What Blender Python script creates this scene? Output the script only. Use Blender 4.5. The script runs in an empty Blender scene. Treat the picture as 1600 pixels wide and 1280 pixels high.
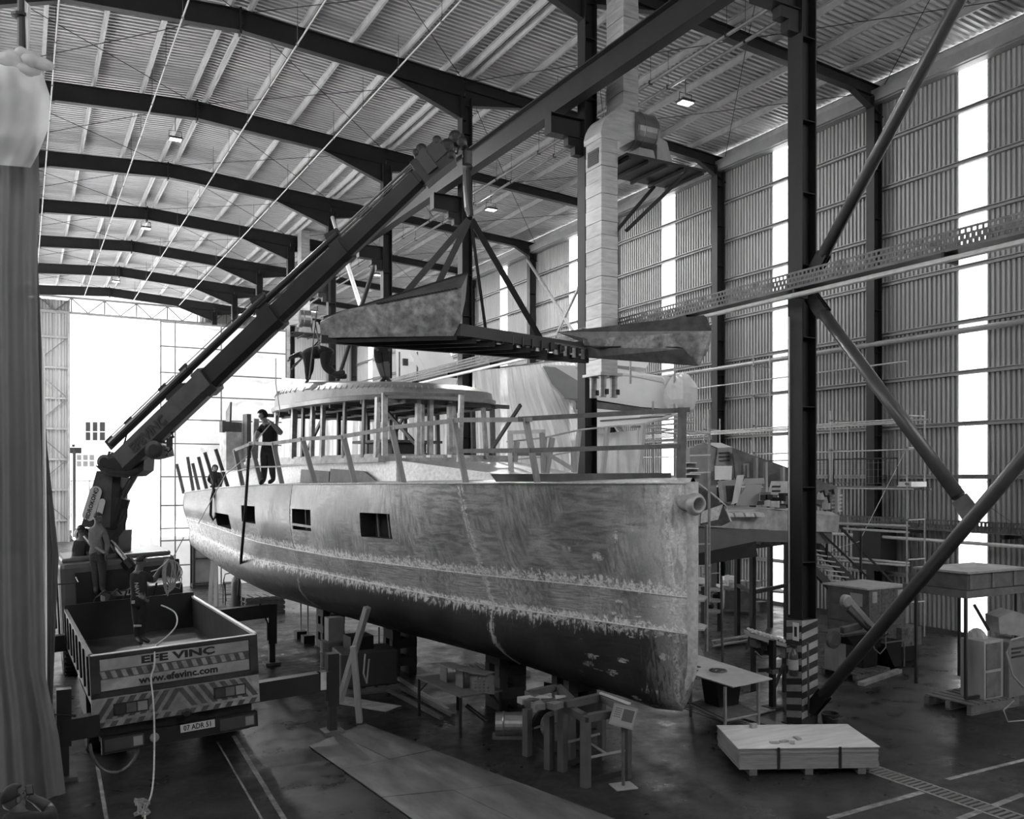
import bpy, bmesh, math, random
from mathutils import Vector, Matrix, noise as mnoise
R = math.radians
rnd = random.Random(7)
sc = bpy.context.scene
C = sc.collection

# ---------------------------------------------------------------- camera, sky, exposure
PHI, F, HC, HOR = 0.5043, 1391.0, 4.5, 745.0      # yaw, focal length in pixels, eye height, horizon row
cs, sn = math.cos(PHI), math.sin(PHI)
cam_d = bpy.data.cameras.new('camera')
cam_d.sensor_width = 36.0
cam_d.lens = F / 1600 * 36.0
cam_d.shift_y = (HOR - 640) / 1600
cam_d.clip_end = 500
cam = bpy.data.objects.new('camera', cam_d)
cam.location = (0, 0, HC)
cam.rotation_euler = (R(90), 0, -PHI)
C.objects.link(cam)
sc.camera = cam
sc.view_settings.view_transform = 'Standard'
sc.view_settings.look = 'None'
sc.view_settings.gamma = 1
sc.view_settings.use_curve_mapping = False
sc.view_settings.exposure = -0.06
w = bpy.data.worlds.new('sky')
sc.world = w
w.use_nodes = True
w.node_tree.nodes['Background'].inputs[0].default_value = (1, 1, 1, 1)
w.node_tree.nodes['Background'].inputs[1].default_value = 6.0
sun_d = bpy.data.lights.new('sun', 'SUN')
sun_d.energy = 30
sun_d.angle = R(1)
sun = bpy.data.objects.new('sun', sun_d)
sun.rotation_euler = Vector((0.45, -0.55, -0.8)).to_track_quat('-Z', 'Y').to_euler()
sun.location = (-40, 30, 60)
C.objects.link(sun)
sc.cycles.max_bounces = 7
sc.cycles.diffuse_bounces = 4
sc.cycles.glossy_bounces = 3
sc.cycles.transmission_bounces = 4
sc.cycles.transparent_max_bounces = 12
sc.cycles.use_denoising = True
sc.cycles.sample_clamp_indirect = 6.0


def ray(px):                                       # world direction (per metre of depth) of an image column
    cx = (px - 800) / F
    return cx * cs + sn, -cx * sn + cs


def P(px, py, D=None, z=None, X=None, Y=None):     # a measured pixel as a point in the hall
    rx, ry = ray(px)
    if z is not None:
        D = (HC - z) * F / (py - HOR)
    elif X is not None:
        D = X / rx
    elif Y is not None:
        D = Y / ry
    return Vector((rx * D, ry * D, HC + (HOR - py) * D / F))


# ---------------------------------------------------------------- materials (all greys: the photograph is black and white)
MATS = {}


def mat(name, v=0.5, rough=0.6, metal=0.0, var=0.15, scale=3.0, bump=0.0, stretch=(1, 1, 1), spec=0.5, dirt=0.0, wave=None, coat=0.0, rvar=0.0):
    if name in MATS:
        return MATS[name]
    m = bpy.data.materials.new(name)
    m.use_nodes = True
    nt = m.node_tree
    b = nt.nodes['Principled BSDF']
    b.inputs['Roughness'].default_value = rough
    b.inputs['Metallic'].default_value = metal
    b.inputs['Specular IOR Level'].default_value = spec
    b.inputs['Coat Weight'].default_value = coat
    tc = nt.nodes.new('ShaderNodeTexCoord')
    mp = nt.nodes.new('ShaderNodeMapping')
    mp.inputs['Scale'].default_value = stretch
    nt.links.new(tc.outputs['Object'], mp.inputs[0])
    n = nt.nodes.new('ShaderNodeTexNoise')
    n.inputs['Scale'].default_value = scale
    n.inputs['Detail'].default_value = 6
    n.inputs['Roughness'].default_value = 0.62
    nt.links.new(mp.outputs[0], n.inputs['Vector'])
    r = nt.nodes.new('ShaderNodeValToRGB')
    lo, hi = max(0, v * (1 - var)), min(1, v * (1 + var))
    r.color_ramp.elements[0].position = 0.3
    r.color_ramp.elements[1].position = 0.7
    r.color_ramp.elements[0].color = (lo, lo, lo, 1)
    r.color_ramp.elements[1].color = (hi, hi, hi, 1)
    nt.links.new(n.outputs['Fac'], r.inputs[0])
    out = r.outputs[0]
    if dirt > 0:
        n2 = nt.nodes.new('ShaderNodeTexNoise')
        n2.inputs['Scale'].default_value = scale * 0.21
        n2.inputs['Detail'].default_value = 8
        n2.inputs['Distortion'].default_value = 1.2
        nt.links.new(mp.outputs[0], n2.inputs['Vector'])
        r2 = nt.nodes.new('ShaderNodeValToRGB')
        r2.color_ramp.elements[0].position = 0.4
        r2.color_ramp.elements[1].position = 0.62
        d = 1 - dirt
        r2.color_ramp.elements[0].color = (d, d, d, 1)
        nt.links.new(n2.outputs['Fac'], r2.inputs[0])
        mx = nt.nodes.new('ShaderNodeMix')
        mx.data_type = 'RGBA'
        mx.blend_type = 'MULTIPLY'
        mx.inputs[0].default_value = 1
        nt.links.new(out, mx.inputs[6])
        nt.links.new(r2.outputs[0], mx.inputs[7])
        out = mx.outputs[2]
    nt.links.new(out, b.inputs['Base Color'])
    if rvar > 0:
        n3 = nt.nodes.new('ShaderNodeTexNoise')
        n3.inputs['Scale'].default_value = scale * 1.7
        n3.inputs['Detail'].default_value = 9
        n3.inputs['Roughness'].default_value = 0.7
        nt.links.new(mp.outputs[0], n3.inputs['Vector'])
        mr = nt.nodes.new('ShaderNodeMapRange')
        mr.inputs[1].default_value = 0.35
        mr.inputs[2].default_value = 0.65
        mr.inputs[3].default_value = rough - rvar
        mr.inputs[4].default_value = rough + rvar
        nt.links.new(n3.outputs['Fac'], mr.inputs[0])
        nt.links.new(mr.outputs[0], b.inputs['Roughness'])
    if bump > 0:
        bp = nt.nodes.new('ShaderNodeBump')
        bp.inputs['Strength'].default_value = bump
        bp.inputs['Distance'].default_value = 0.02
        nt.links.new(n.outputs['Fac'], bp.inputs['Height'])
        nt.links.new(bp.outputs[0], b.inputs['Normal'])
    MATS[name] = m
    return m


def mat_plastic(name, v=0.85, trans=0.5, clear=0.15, rough=0.35, scale=1.2):
    if name in MATS:
        return MATS[name]
    m = bpy.data.materials.new(name)
    m.use_nodes = True
    nt = m.node_tree
    nt.nodes.remove(nt.nodes['Principled BSDF'])
    out = nt.nodes['Material Output']
    d = nt.nodes.new('ShaderNodeBsdfPrincipled')
    d.inputs['Base Color'].default_value = (v, v, v, 1)
    d.inputs['Roughness'].default_value = rough
    t = nt.nodes.new('ShaderNodeBsdfTranslucent')
    t.inputs[0].default_value = (v, v, v, 1)
    c = nt.nodes.new('ShaderNodeBsdfTransparent')
    c.inputs[0].default_value = (v, v, v, 1)
    m1 = nt.nodes.new('ShaderNodeMixShader')
    m1.inputs[0].default_value = trans
    nt.links.new(d.outputs[0], m1.inputs[1])
    nt.links.new(t.outputs[0], m1.inputs[2])
    m2 = nt.nodes.new('ShaderNodeMixShader')
    tc = nt.nodes.new('ShaderNodeTexCoord')
    n = nt.nodes.new('ShaderNodeTexNoise')
    n.inputs['Scale'].default_value = scale
    n.inputs['Detail'].default_value = 5
    nt.links.new(tc.outputs['Object'], n.inputs['Vector'])
    mr = nt.nodes.new('ShaderNodeMapRange')
    mr.inputs[1].default_value = 0.3
    mr.inputs[2].default_value = 0.7
    mr.inputs[3].default_value = max(0, clear - 0.12)
    mr.inputs[4].default_value = min(1, clear + 0.12)
    nt.links.new(n.outputs['Fac'], mr.inputs[0])
    nt.links.new(mr.outputs[0], m2.inputs[0])
    nt.links.new(m1.outputs[0], m2.inputs[1])
    nt.links.new(c.outputs[0], m2.inputs[2])
    nt.links.new(m2.outputs[0], out.inputs[0])
    MATS[name] = m
    return m


def mat_emit(name, v):
    if name in MATS:
        return MATS[name]
    m = bpy.data.materials.new(name)
    m.use_nodes = True
    b = m.node_tree.nodes['Principled BSDF']
    b.inputs['Base Color'].default_value = (.02, .02, .02, 1)
    b.inputs['Emission Color'].default_value = (1, 1, 1, 1)
    b.inputs['Emission Strength'].default_value = v
    MATS[name] = m
    return m


STEEL = mat('painted dark steel', 0.018, 0.5, 0, 0.2, 2.0, spec=0.25)
STEEL2 = mat('worn grey steel', 0.14, 0.5, 0.2, 0.3, 4.0, dirt=0.3)
PIPE = mat('grey painted pipe', 0.2, 0.4, 0.2, 0.2, 3.0)
GALV = mat('galvanised steel', 0.32, 0.5, 0.2, 0.2, 8.0)
GALVL = mat('light galvanised steel', 0.6, 0.45, 0.3, 0.15, 8.0)
ROOF = mat('roof sheet', 0.40, 0.4, 0.1, 0.2, 0.8, stretch=(1, 3, 1))
WALL = mat('wall sheet', 0.27, 0.5, 0.1, 0.1, 0.7, stretch=(1, 3, 0.3))
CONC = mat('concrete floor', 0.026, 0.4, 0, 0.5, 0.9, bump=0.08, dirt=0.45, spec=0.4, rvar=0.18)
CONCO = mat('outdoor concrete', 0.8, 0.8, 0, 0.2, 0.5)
ALU = mat('raw aluminium plate', 0.42, 0.38, 0.35, 0.35, 6.0, bump=0.05, dirt=0.25)
ALUL = mat('bright sanded aluminium', 0.62, 0.42, 0.3, 0.25, 14.0, bump=0.06)
DUCT = mat('shiny duct sheet', 0.4, 0.3, 0.35, 0.25, 2.0, stretch=(1, 1, 6), bump=0.15)
WOOD = mat('raw timber', 0.30, 0.7, 0, 0.3, 4.0, stretch=(1, 1, 0.15))
WOODL = mat('pale timber', 0.5, 0.7, 0, 0.2, 4.0, stretch=(1, 1, 0.2))
WOODD = mat('dark timber', 0.13, 0.8, 0, 0.3, 5.0)
PLY = mat('plywood sheet', 0.15, 0.5, 0, 0.5, 3.2, stretch=(1, 0.35, 1), dirt=0.3)
BLACK = mat('black paint', 0.02, 0.45, 0, 0.3, 4.0)
RUBBER = mat('black rubber', 0.018, 0.8, 0, 0.3, 8.0)
WHITE = mat('white paint', 0.75, 0.5, 0, 0.06, 2.0)
WHITED = mat('dirty white paint', 0.5, 0.55, 0, 0.25, 5.0, dirt=0.35)
GREY = mat('mid grey paint', 0.25, 0.5, 0, 0.2, 3.0)
ROPE = mat('pale rope', 0.6, 0.9, 0, 0.2, 30.0)
SHINE = mat('chrome rod', 0.7, 0.15, 1.0, 0.05, 3.0)
TRUCKM = mat('crane paint', 0.02, 0.4, 0, 0.3, 2.0, spec=0.4)
TRUCKG = mat('truck grey paint', 0.045, 0.5, 0, 0.4, 4.0, dirt=0.4)
PLASTIC = mat_plastic('hanging plastic sheet', 0.8, 0.45, 0.14)
CURT = mat_plastic('dusty plastic curtain', 0.16, 0.45, 0.06, 0.5)
STRIP = mat_plastic('translucent strip', 0.9, 0.7, 0.2)


# ---------------------------------------------------------------- mesh helpers
class MB:
    def __init__(s):
        s.v, s.f, s.m = [], [], []
        s.cur = 0

    def add(s, vs, fs):
        o = len(s.v)
        s.v += [tuple(v) for v in vs]
        s.f += [tuple(i + o for i in f) for f in fs]
        s.m += [s.cur] * len(fs)
        return s

    def box(s, c, d, rot=None):
        c = Vector(c)
        hx, hy, hz = d[0] / 2, d[1] / 2, d[2] / 2
        vs = []
        for z in (-hz, hz):
            for x, y in ((-hx, -hy), (hx, -hy), (hx, hy), (-hx, hy)):
                p = Vector((x, y, z))
                if rot is not None:
                    p = rot @ p
                vs.append(c + p)
        return s.add(vs, [(3, 2, 1, 0), (4, 5, 6, 7), (0, 1, 5, 4), (1, 2, 6, 5), (2, 3, 7, 6), (3, 0, 4, 7)])

    def box2(s, a, b):
        return s.box([(a[i] + b[i]) / 2 for i in range(3)], [abs(b[i] - a[i]) for i in range(3)])

    def bar(s, a, b, w, h, up=(0, 0, 1)):          # rectangular bar, w across, h along up
        a, b = Vector(a), Vector(b)
        d = (b - a)
        L = d.length
        d.normalize()
        up = Vector(up)
        sd = d.cross(up)
        if sd.length < 1e-4:
            sd = d.cross(Vector((1, 0, 0)))
        sd.normalize()
        u = sd.cross(d)
        vs = []
        for p in (a, b):
            for i, j in ((-1, -1), (1, -1), (1, 1), (-1, 1)):
                vs.append(p + sd * (w / 2 * i) + u * (h / 2 * j))
        return s.add(vs, [(3, 2, 1, 0), (4, 5, 6, 7), (0, 1, 5, 4), (1, 2, 6, 5), (2, 3, 7, 6), (3, 0, 4, 7)])

    def ibeam(s, a, b, h, w, up=(0, 0, 1), tf=0.018, tw=0.012):
        a, b = Vector(a), Vector(b)
        d = (b - a).normalized()
        sd = d.cross(Vector(up)).normalized()
        u = sd.cross(d)
        s.bar(a + u * (h / 2 - tf / 2), b + u * (h / 2 - tf / 2), w, tf, u)
        s.bar(a - u * (h / 2 - tf / 2), b - u * (h / 2 - tf / 2), w, tf, u)
        s.bar(a, b, tw, h - 2 * tf, u)
        return s

    def tube(s, pts, r, seg=8, closed=False, cap=True):
        pts = [Vector(p) for p in pts]
        n = len(pts)
        rs = r if isinstance(r, (list, tuple)) else [r] * n
        vs, fs = [], []
        ref = None
        for i, p in enumerate(pts):
            a = pts[i - 1] if i > 0 or closed else p
            b = pts[(i + 1) % n] if i < n - 1 or closed else p
            d = (b - a)
            if d.length < 1e-9:
                d = Vector((0, 0, 1))
            d.normalize()
            if ref is None:
                ref = Vector((0, 0, 1)) if abs(d.z) < 0.9 else Vector((1, 0, 0))
            x = d.cross(ref)
            if x.length < 1e-5:
                x = d.cross(Vector((0.3, 1, 0.2)))
            x.normalize()
            y = d.cross(x).normalized()
            ref = -y if False else ref
            for k in range(seg):
                t = 2 * math.pi * k / seg
                vs.append(p + (x * math.cos(t) + y * math.sin(t)) * rs[i])
        m = n if closed else n - 1
        for i in range(m):
            j = (i + 1) % n
            for k in range(seg):
                k2 = (k + 1) % seg
                fs.append((i * seg + k, i * seg + k2, j * seg + k2, j * seg + k))
        if cap and not closed:
            fs.append(tuple(range(seg))[::-1])
            fs.append(tuple((n - 1) * seg + k for k in range(seg)))
        return s.add(vs, fs)

    def prism(s, poly, ext):                        # polygon (3d points) extruded by a vector
        poly = [Vector(p) for p in poly]
        e = Vector(ext)
        n = len(poly)
        vs = poly + [p + e for p in poly]
        fs = [tuple(range(n))[::-1], tuple(range(n, 2 * n))] + [(i, (i + 1) % n, (i + 1) % n + n, i + n) for i in range(n)]
        return s.add(vs, fs)

    def grid(s, rows):                              # rows of points -> quads
        nr, nc = len(rows), len(rows[0])
        vs = [p for r_ in rows for p in r_]
        fs = [(i * nc + j, i * nc + j + 1, (i + 1) * nc + j + 1, (i + 1) * nc + j) for i in range(nr - 1) for j in range(nc - 1)]
        return s.add(vs, fs)

    def lathe(s, c, prof, seg=16, axis='Z', cap=True):     # prof: (r, h)
        c = Vector(c)
        vs, fs = [], []
        for r_, h in prof:
            for k in range(seg):
                t = 2 * math.pi * k / seg
                x, y = r_ * math.cos(t), r_ * math.sin(t)
                q = {'Z': (x, y, h), 'X': (h, x, y), 'Y': (x, h, y)}[axis]
                vs.append(c + Vector(q))
        n = len(prof)
        for i in range(n - 1):
            for k in range(seg):
                k2 = (k + 1) % seg
                fs.append((i * seg + k, i * seg + k2, (i + 1) * seg + k2, (i + 1) * seg + k))
        if cap:
            fs.append(tuple(range(seg))[::-1])
            fs.append(tuple((n - 1) * seg + k for k in range(seg)))
        return s.add(vs, fs)

    def mesh(s, name, mats, smooth=False):
        me = bpy.data.meshes.new(name)
        me.from_pydata(s.v, [], s.f)
        for m_ in (mats if isinstance(mats, (list, tuple)) else [mats]):
            me.materials.append(m_)
        me.polygons.foreach_set('material_index', s.m)
        if smooth:
            me.polygons.foreach_set('use_smooth', [True] * len(me.polygons))
        bm = bmesh.new()
        bm.from_mesh(me)
        bmesh.ops.recalc_face_normals(bm, faces=bm.faces)
        bm.to_mesh(me)
        bm.free()
        return me

    def build(s, name, mats, parent=None, smooth=False, bevel=0, local=False, **kw):
        o = bpy.data.objects.new(name, s.mesh(name, mats, smooth))
        C.objects.link(o)
        if local:
            o.parent = parent
        elif parent is not None:
            put(o, parent)
        if bevel:
            bv = o.modifiers.new('bevel', 'BEVEL')
            bv.width = bevel
            bv.segments = 2
            bv.limit_method = 'ANGLE'
        tag(o, **kw)
        return o


ORIG = {}


def put(o, parent):                                 # parent while keeping world coordinates of the mesh
    o.parent = parent
    base = parent
    inv = Vector((0, 0, 0))
    m = Matrix.Identity(4)
    chain = []
    while base is not None:
        chain.append(base)
        base = base.parent
    for b in reversed(chain):
        m = m @ (Matrix.LocRotScale(b.location, b.rotation_euler, b.scale))
    o.matrix_local = m.inverted() @ Matrix.LocRotScale(o.location, o.rotation_euler, o.scale)


def tag(o, label=None, cat=None, group=None, kind=None):
    if label:
        o['label'] = label
    if cat:
        o['category'] = cat
    if group:
        o['group'] = group
    if kind:
        o['kind'] = kind
    return o


def thing(name, label, cat, loc=(0, 0, 0), group=None, kind=None, rotz=0):
    o = bpy.data.objects.new(name, None)
    o.empty_display_size = 0.2
    C.objects.link(o)
    o.location = loc
    o.rotation_euler = (0, 0, rotz)
    return tag(o, label, cat, group, kind)


def copy_tree(o, parent=None, mats=None):
    c = o.copy()
    C.objects.link(c)
    if parent is not None:
        c.parent = parent
    for ch in list(o.children):
        copy_tree(ch, c)
    return c


def text(body, size, mat_, parent, origin, xdir, updir, name='lettering', bold=0.0, label=None, align='CENTER', sx=1.0):
    cu = bpy.data.curves.new(name, 'FONT')
    cu.body = body
    cu.size = size
    cu.align_x = align
    cu.align_y = 'CENTER'
    cu.extrude = 0.002
    cu.offset = bold
    cu.resolution_u = 2
    cu.materials.append(mat_)
    tmp = bpy.data.objects.new('tmp', cu)
    C.objects.link(tmp)
    dg = bpy.context.evaluated_depsgraph_get()
    dg.update()
    me = bpy.data.meshes.new_from_object(tmp.evaluated_get(dg))
    bpy.data.objects.remove(tmp)
    if not me.materials:
        me.materials.append(mat_)
    o = bpy.data.objects.new(name, me)
    C.objects.link(o)
    x = Vector(xdir).normalized()
    y = Vector(updir)
    y = (y - x * y.dot(x)).normalized()
    z = x.cross(y)
    m = Matrix((x * sx, y, z)).transposed().to_4x4()
    m.translation = Vector(origin)
    par = m
    o.matrix_world = par
    loc, rot, scl = m.decompose()
    o.location, o.rotation_euler, o.scale = loc, rot.to_euler(), scl
    if parent is not None:
        put(o, parent)
    if label:
        o['label'] = label
    return o


# ================================================================ THE HALL
Y0, BAY, XI, XW = 11.606, 7.0, 12.42, 23.3          # first frame, bay, inner column row, right wall
XR = 5.4                                            # ridge
XL = 2 * XR - XI                                    # left column row (behind the curtain)


def roof_z(X):
    return 17.85 - 0.062 * abs(X - XR)


YG = 68.8                                           # far gable

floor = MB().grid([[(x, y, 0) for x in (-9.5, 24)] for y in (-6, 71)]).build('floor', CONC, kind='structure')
tag(floor, 'worn grey concrete hall floor with scuffs')
yard = MB().add([(-9.5, -60, -0.02), (-9.5, 71, -0.02), (24, 71, -0.02), (120, 71, -0.02), (120, 260, -0.02), (-120, 260, -0.02), (-120, 71, -0.02), (-120, -60, -0.02)], [(0, 1, 6, 7), (1, 2, 3, 4, 5, 6)]).build('ground', CONCO, kind='structure')

# ceiling: corrugated sheets laid in the slope, ribs across the hall
ceiling = thing('ceiling', None, None, (XR, 30, 17.8), kind='structure')


def rib_sheet(length, width, pitch, depth, axis_len, axis_w, axis_n, nseg=1):
    m = MB()
    n = int(round(width / pitch))
    prof = []
    for i in range(n):
        u = i * pitch
        prof += [(u, 0), (u + pitch * 0.38, 0), (u + pitch * 0.5, depth), (u + pitch * 0.88, depth)]
    prof += [(n * pitch, 0), (n * pitch + 0.04, 0.001)]
    rows = []
    for k in range(nseg + 1):
        rows.append([axis_len * (length * k / nseg) + axis_w * u + axis_n * d for u, d in prof])
    m.grid(rows)
    return m


for sd in (-1, 1):
    xe = -8.6 if sd < 0 else XW + 0.25
    L = abs(xe - XR)
    al = Vector((sd, 0, -0.062))
    me = None
    for k in range(76):
        if me is None:
            me = rib_sheet(L, 1.0, 0.2, 0.06, al, Vector((0, 1, 0)), Vector((0, 0, 1))).mesh('roof_sheet', ROOF)
        o = bpy.data.objects.new('roof_sheet', me)
        C.objects.link(o)
        o.location = (XR, -6 + k * 1.0, roof_z(XR) + (0.004 if k % 2 else 0))
        put(o, ceiling)

# purlins
PX = [XR - 0.28 - 1.5 * i for i in range(9)] + [XR + 0.28 + 1.5 * i for i in range(5)] + [12.3, 12.62] + [14.1 + 1.52 * i for i in range(7)]
for X in PX:
    z = roof_z(X) - 0.13
    light = X < XI + 1  # left nave purlins paler, light from below put into their colour
    m = MB()
    m.box2((X - 0.012, -6, z - 0.09), (X + 0.012, 70, z + 0.1))
    m.box2((X - 0.012, -6, z - 0.1), (X + 0.055, 70, z - 0.085))
    m.box2((X - 0.055, -6, z + 0.085), (X + 0.012, 70, z + 0.1))
    m.build('purlin', mat('lit purlin tone', 0.42, 0.5, 0.1) if light else mat('grey purlin', 0.3, 0.5, 0.2), ceiling)

# roof bracing rods, one cross per bay and slope
for n in range(-1, 8):
    ya, yb = Y0 + BAY * n, Y0 + BAY * (n + 1)
    for xa, xb in ((XL, XR), (XR, XI), (XI, 17.8), (17.8, XW)):
        m = MB()
        for q in ((xa, xb), (xb, xa)):
            m.tube([(q[0], ya, roof_z(q[0]) - 0.33), (q[1], yb, roof_z(q[1]) - 0.33)], 0.012, 5)
        m.build('bracing_rods', STEEL, ceiling)

# frames
ORD = {-1: 'just out of view', 0: 'nearest', 1: 'second nearest', 2: 'third nearest', 3: 'fourth nearest', 4: 'fifth nearest', 5: 'sixth nearest',
       6: 'seventh nearest', 7: 'eighth nearest', 8: 'farthest'}
for n in range(-1, 9):
    Y = Y0 + BAY * n
    if n >= 0:
        rf = thing('roof_rafter', 'dark steel roof rafter, %s of the arched row' % ('topmost in view and' if n == 0 else ORD[n]), 'rafter', (XR, Y, roof_z(XR) - 0.3), 'dark rafters across the hall')
        for xa, xb, h in ((-8.5, XL, 0.5), (XL, XR, 0.6), (XR, XI, 0.6), (XI, XW, 0.36)):
            za, zb = roof_z(xa) - 0.24 - h / 2, roof_z(xb) - 0.24 - h / 2
            m = MB().ibeam((xa, Y, za), (xb, Y, zb), h, 0.24)
            m.build('rafter_beam', STEEL, rf)
        # haunches
        for xc, s_, L, d, h in ((XL, 1, 2.6, 0.75, 0.6), (XI, -1, 2.6, 0.75, 0.6), (XI, 1, 2.2, 0.5, 0.36), (XW, -1, 1.3, 0.55, 0.36)):
            z1 = roof_z(xc) - 0.24 - h
            z2 = roof_z(xc + s_ * L) - 0.24 - h
            m = MB()
            m.prism([(xc, Y - 0.006, z1), (xc, Y - 0.006, z1 - d), (xc + s_ * L, Y - 0.006, z2)], (0, 0.012, 0))
            m.bar((xc, Y, z1 - d), (xc + s_ * L, Y, z2 - 0.01), 0.22, 0.016)
            m.build('haunch', STEEL, rf)
        m = MB()
        m.box((XR, Y, roof_z(XR) - 0.56), (0.05, 0.26, 0.74))
        for i in range(5):
            m.box((XR + 0.04, Y - 0.13, roof_z(XR) - 0.3 - i * 0.13), (0.07, 0.03, 0.03))
        m.build('ridge_splice', STEEL, rf)


def column(n, X, wd, dp, ztop, label, group, brk=None, stripes=False):
    Y = Y0 + BAY * n
    t = thing('steel_column', label, 'column', (X, Y, 0), group)
    m = MB()
    m.box2((X - dp / 2, Y - wd / 2, 0.02), (X - dp / 2 + 0.02, Y + wd / 2, ztop))
    m.box2((X + dp / 2 - 0.02, Y - wd / 2, 0.02), (X + dp / 2, Y + wd / 2, ztop))
    m.box2((X - dp / 2 + 0.02, Y - 0.008, 0.02), (X + dp / 2 - 0.02, Y + 0.008, ztop))
    m.build('column_shaft', STEEL, t)
    for z in (1.5, 2.95, 4.3, 5.75, 7.0, 8.3, 9.6, 10.9, 12.4, 13.9, 15.4):
        if z < ztop:
            for s_ in (-1, 1):
                MB().box2((X - dp / 2 + 0.02, Y + s_ * 0.008, z), (X + dp / 2 - 0.02, Y + s_ * (wd / 2 - 0.005), z + 0.015)).build('stiffener', STEEL, t)
    MB().box((X, Y, 0.015), (dp + 0.16, wd + 0.16, 0.03)).build('base_plate', STEEL, t)
    if brk:
        zb = brk
        m = MB()
        x0 = X - dp / 2
        m.ibeam((x0, Y, zb - 0.3), (x0 - 0.95, Y, zb - 0.3), 0.5, 0.3)
        m.box2((x0 - 0.97, Y - 0.15, zb - 0.55), (x0 - 0.95, Y + 0.15, zb - 0.05))
        m.box2((x0 - 0.45, Y - 0.1, zb - 0.75), (x0, Y + 0.1, zb - 0.55))
        m.box2((x0 - 0.25, Y - 0.1, zb - 0.95), (x0, Y + 0.1, zb - 0.75))
        m.build('crane_bracket', STEEL, t)
    return t


cols = {}
for n in range(0, 9):
    cols[n] = column(n, XI, 0.34, 0.36, roof_z(XI) - 0.84,
                     ['thick dark steel column with striped foot and fire extinguisher', 'dark steel column directly behind the silver duct',
                      'dark steel column beside the crane hook and slings', 'dark steel column fourth nearest, where the crane rail ends',
                      'dark steel column fifth nearest, behind the crane boom', 'dark steel column sixth nearest, beside the far silver duct',
                      'dark steel column seventh nearest in the middle row', 'dark steel column eighth nearest in the middle row',
                      'farthest small dark column of the middle row'][n], 'columns of the middle row', brk=13.42 if n <= 4 else None)
for n in range(1, 9):
    column(n, XW - 0.3, 0.3, 0.36, roof_z(XW) - 0.6,
           'dark steel column standing against the right wall, %s' % ['', 'nearest', 'second nearest', 'third, hidden partly by the silver duct', 'fourth nearest', 'fifth nearest', 'sixth nearest', 'seventh nearest', 'in the far corner'][n], 'columns of the right wall')
for n in range(3, 9):
    column(n, XL, 0.34, 0.36, roof_z(XL) - 0.84, 'dark steel column of the left row beyond the plastic curtain', 'columns of the left row')

# right wall: ribbed sheets with translucent ones between, girts, gutter beam
wall = thing('wall_right', None, None, (XW, 30, 0), kind='structure')
SW = 0.89
me_s = rib_sheet(16.55, SW, SW / 6, 0.05, Vector((0, 0, 1)), Vector((0, 1, 0)), Vector((1, 0, 0))).mesh('wall_sheet', WALL)
me_t = rib_sheet(15.9, SW, SW / 6, 0.05, Vector((0, 0, 1)), Vector((0, 1, 0)), Vector((1, 0, 0))).mesh('translucent_sheet', STRIP)
TR = {0, 8, 15, 23, 31, 39, 47, 55, -8}
for k in range(-10, 61):
    tr = k in TR
    o = bpy.data.objects.new('translucent_sheet' if tr else 'wall_sheet', me_t if tr else me_s)
    C.objects.link(o)
    o.location = (XW + (0.006 if k % 2 else 0), 15.1 + k * SW, 0)
    put(o, wall)
    if tr:
        o['label'] = 'tall glowing translucent sheet'
for z in (14.82, 13.35, 11.88, 10.4, 8.85, 7.43, 5.99, 4.5, 3.05, 1.55):
    m = MB()
    for dz in (-0.05, 0.05):
        m.box2((XW - 0.13, 6, z + dz - 0.012), (XW - 0.01, YG, z + dz + 0.012))
    m.box2((XW - 0.03, 6, z - 0.05), (XW - 0.01, YG, z + 0.05))
    m.build('girt', mat('grey girt', 0.22, 0.5, 0.2), wall)
m = MB()
m.box2((XW - 0.45, 4, 16.0), (XW - 0.33, YG, 16.35))
m.box2((XW - 0.33, 4, 15.98), (XW - 0.02, YG, 16.02))
m.build('eaves_beam', mat('grey girt', 0.22), wall)
MB().box2((XW - 0.12, 6, 0), (XW - 0.02, YG, 0.12)).build('kerb', CONC, wall)

pp = MB().tube([(XW - 0.42, 6, 8.55), (XW - 0.42, YG, 8.55)], 0.085, 10).build('wall_pipe', PIPE)
tag(pp, 'long grey pipe running along the right wall at mid height', 'pipe')
for n, (a, b) in enumerate([((4, 15.6), (3, 8.6)), ((4, 8.6), (3, 15.6)), ((4, 8.2), (3, 0.6)), ((4, 0.6), (3, 8.2))]):
    o = MB().tube([(XW - 0.5, Y0 + BAY * a[0], a[1]), (XW - 0.5, Y0 + BAY * b[0], b[1])], 0.075, 8).build('brace_tube', PIPE)
    tag(o, ['light brace tube sloping down high on the right wall', 'dark brace tube rising high on the right wall',
            'brace tube sloping down low on the right wall', 'brace tube rising low on the right wall'][n], 'brace', 'brace tubes on the right wall')

# far gable with the great door opening
gab = thing('wall_far', None, None, (7, YG, 0), kind='structure')
DX0, DX1, DZ = 2.95, 11.6, 15.85
gm = {}


def gable_sheet(x, z0, z1, mt, nm):
    key = (round(z1 - z0, 1), nm)
    if key not in gm:
        gm[key] = rib_sheet(z1 - z0, 1.0, 0.2, 0.04, Vector((0, 0, 1)), Vector((1, 0, 0)), Vector((0, 1, 0))).mesh(nm, mt)
    o = bpy.data.objects.new(nm, gm[key])
    C.objects.link(o)
    o.location = (x, YG, z0)
    put(o, gab)


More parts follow.
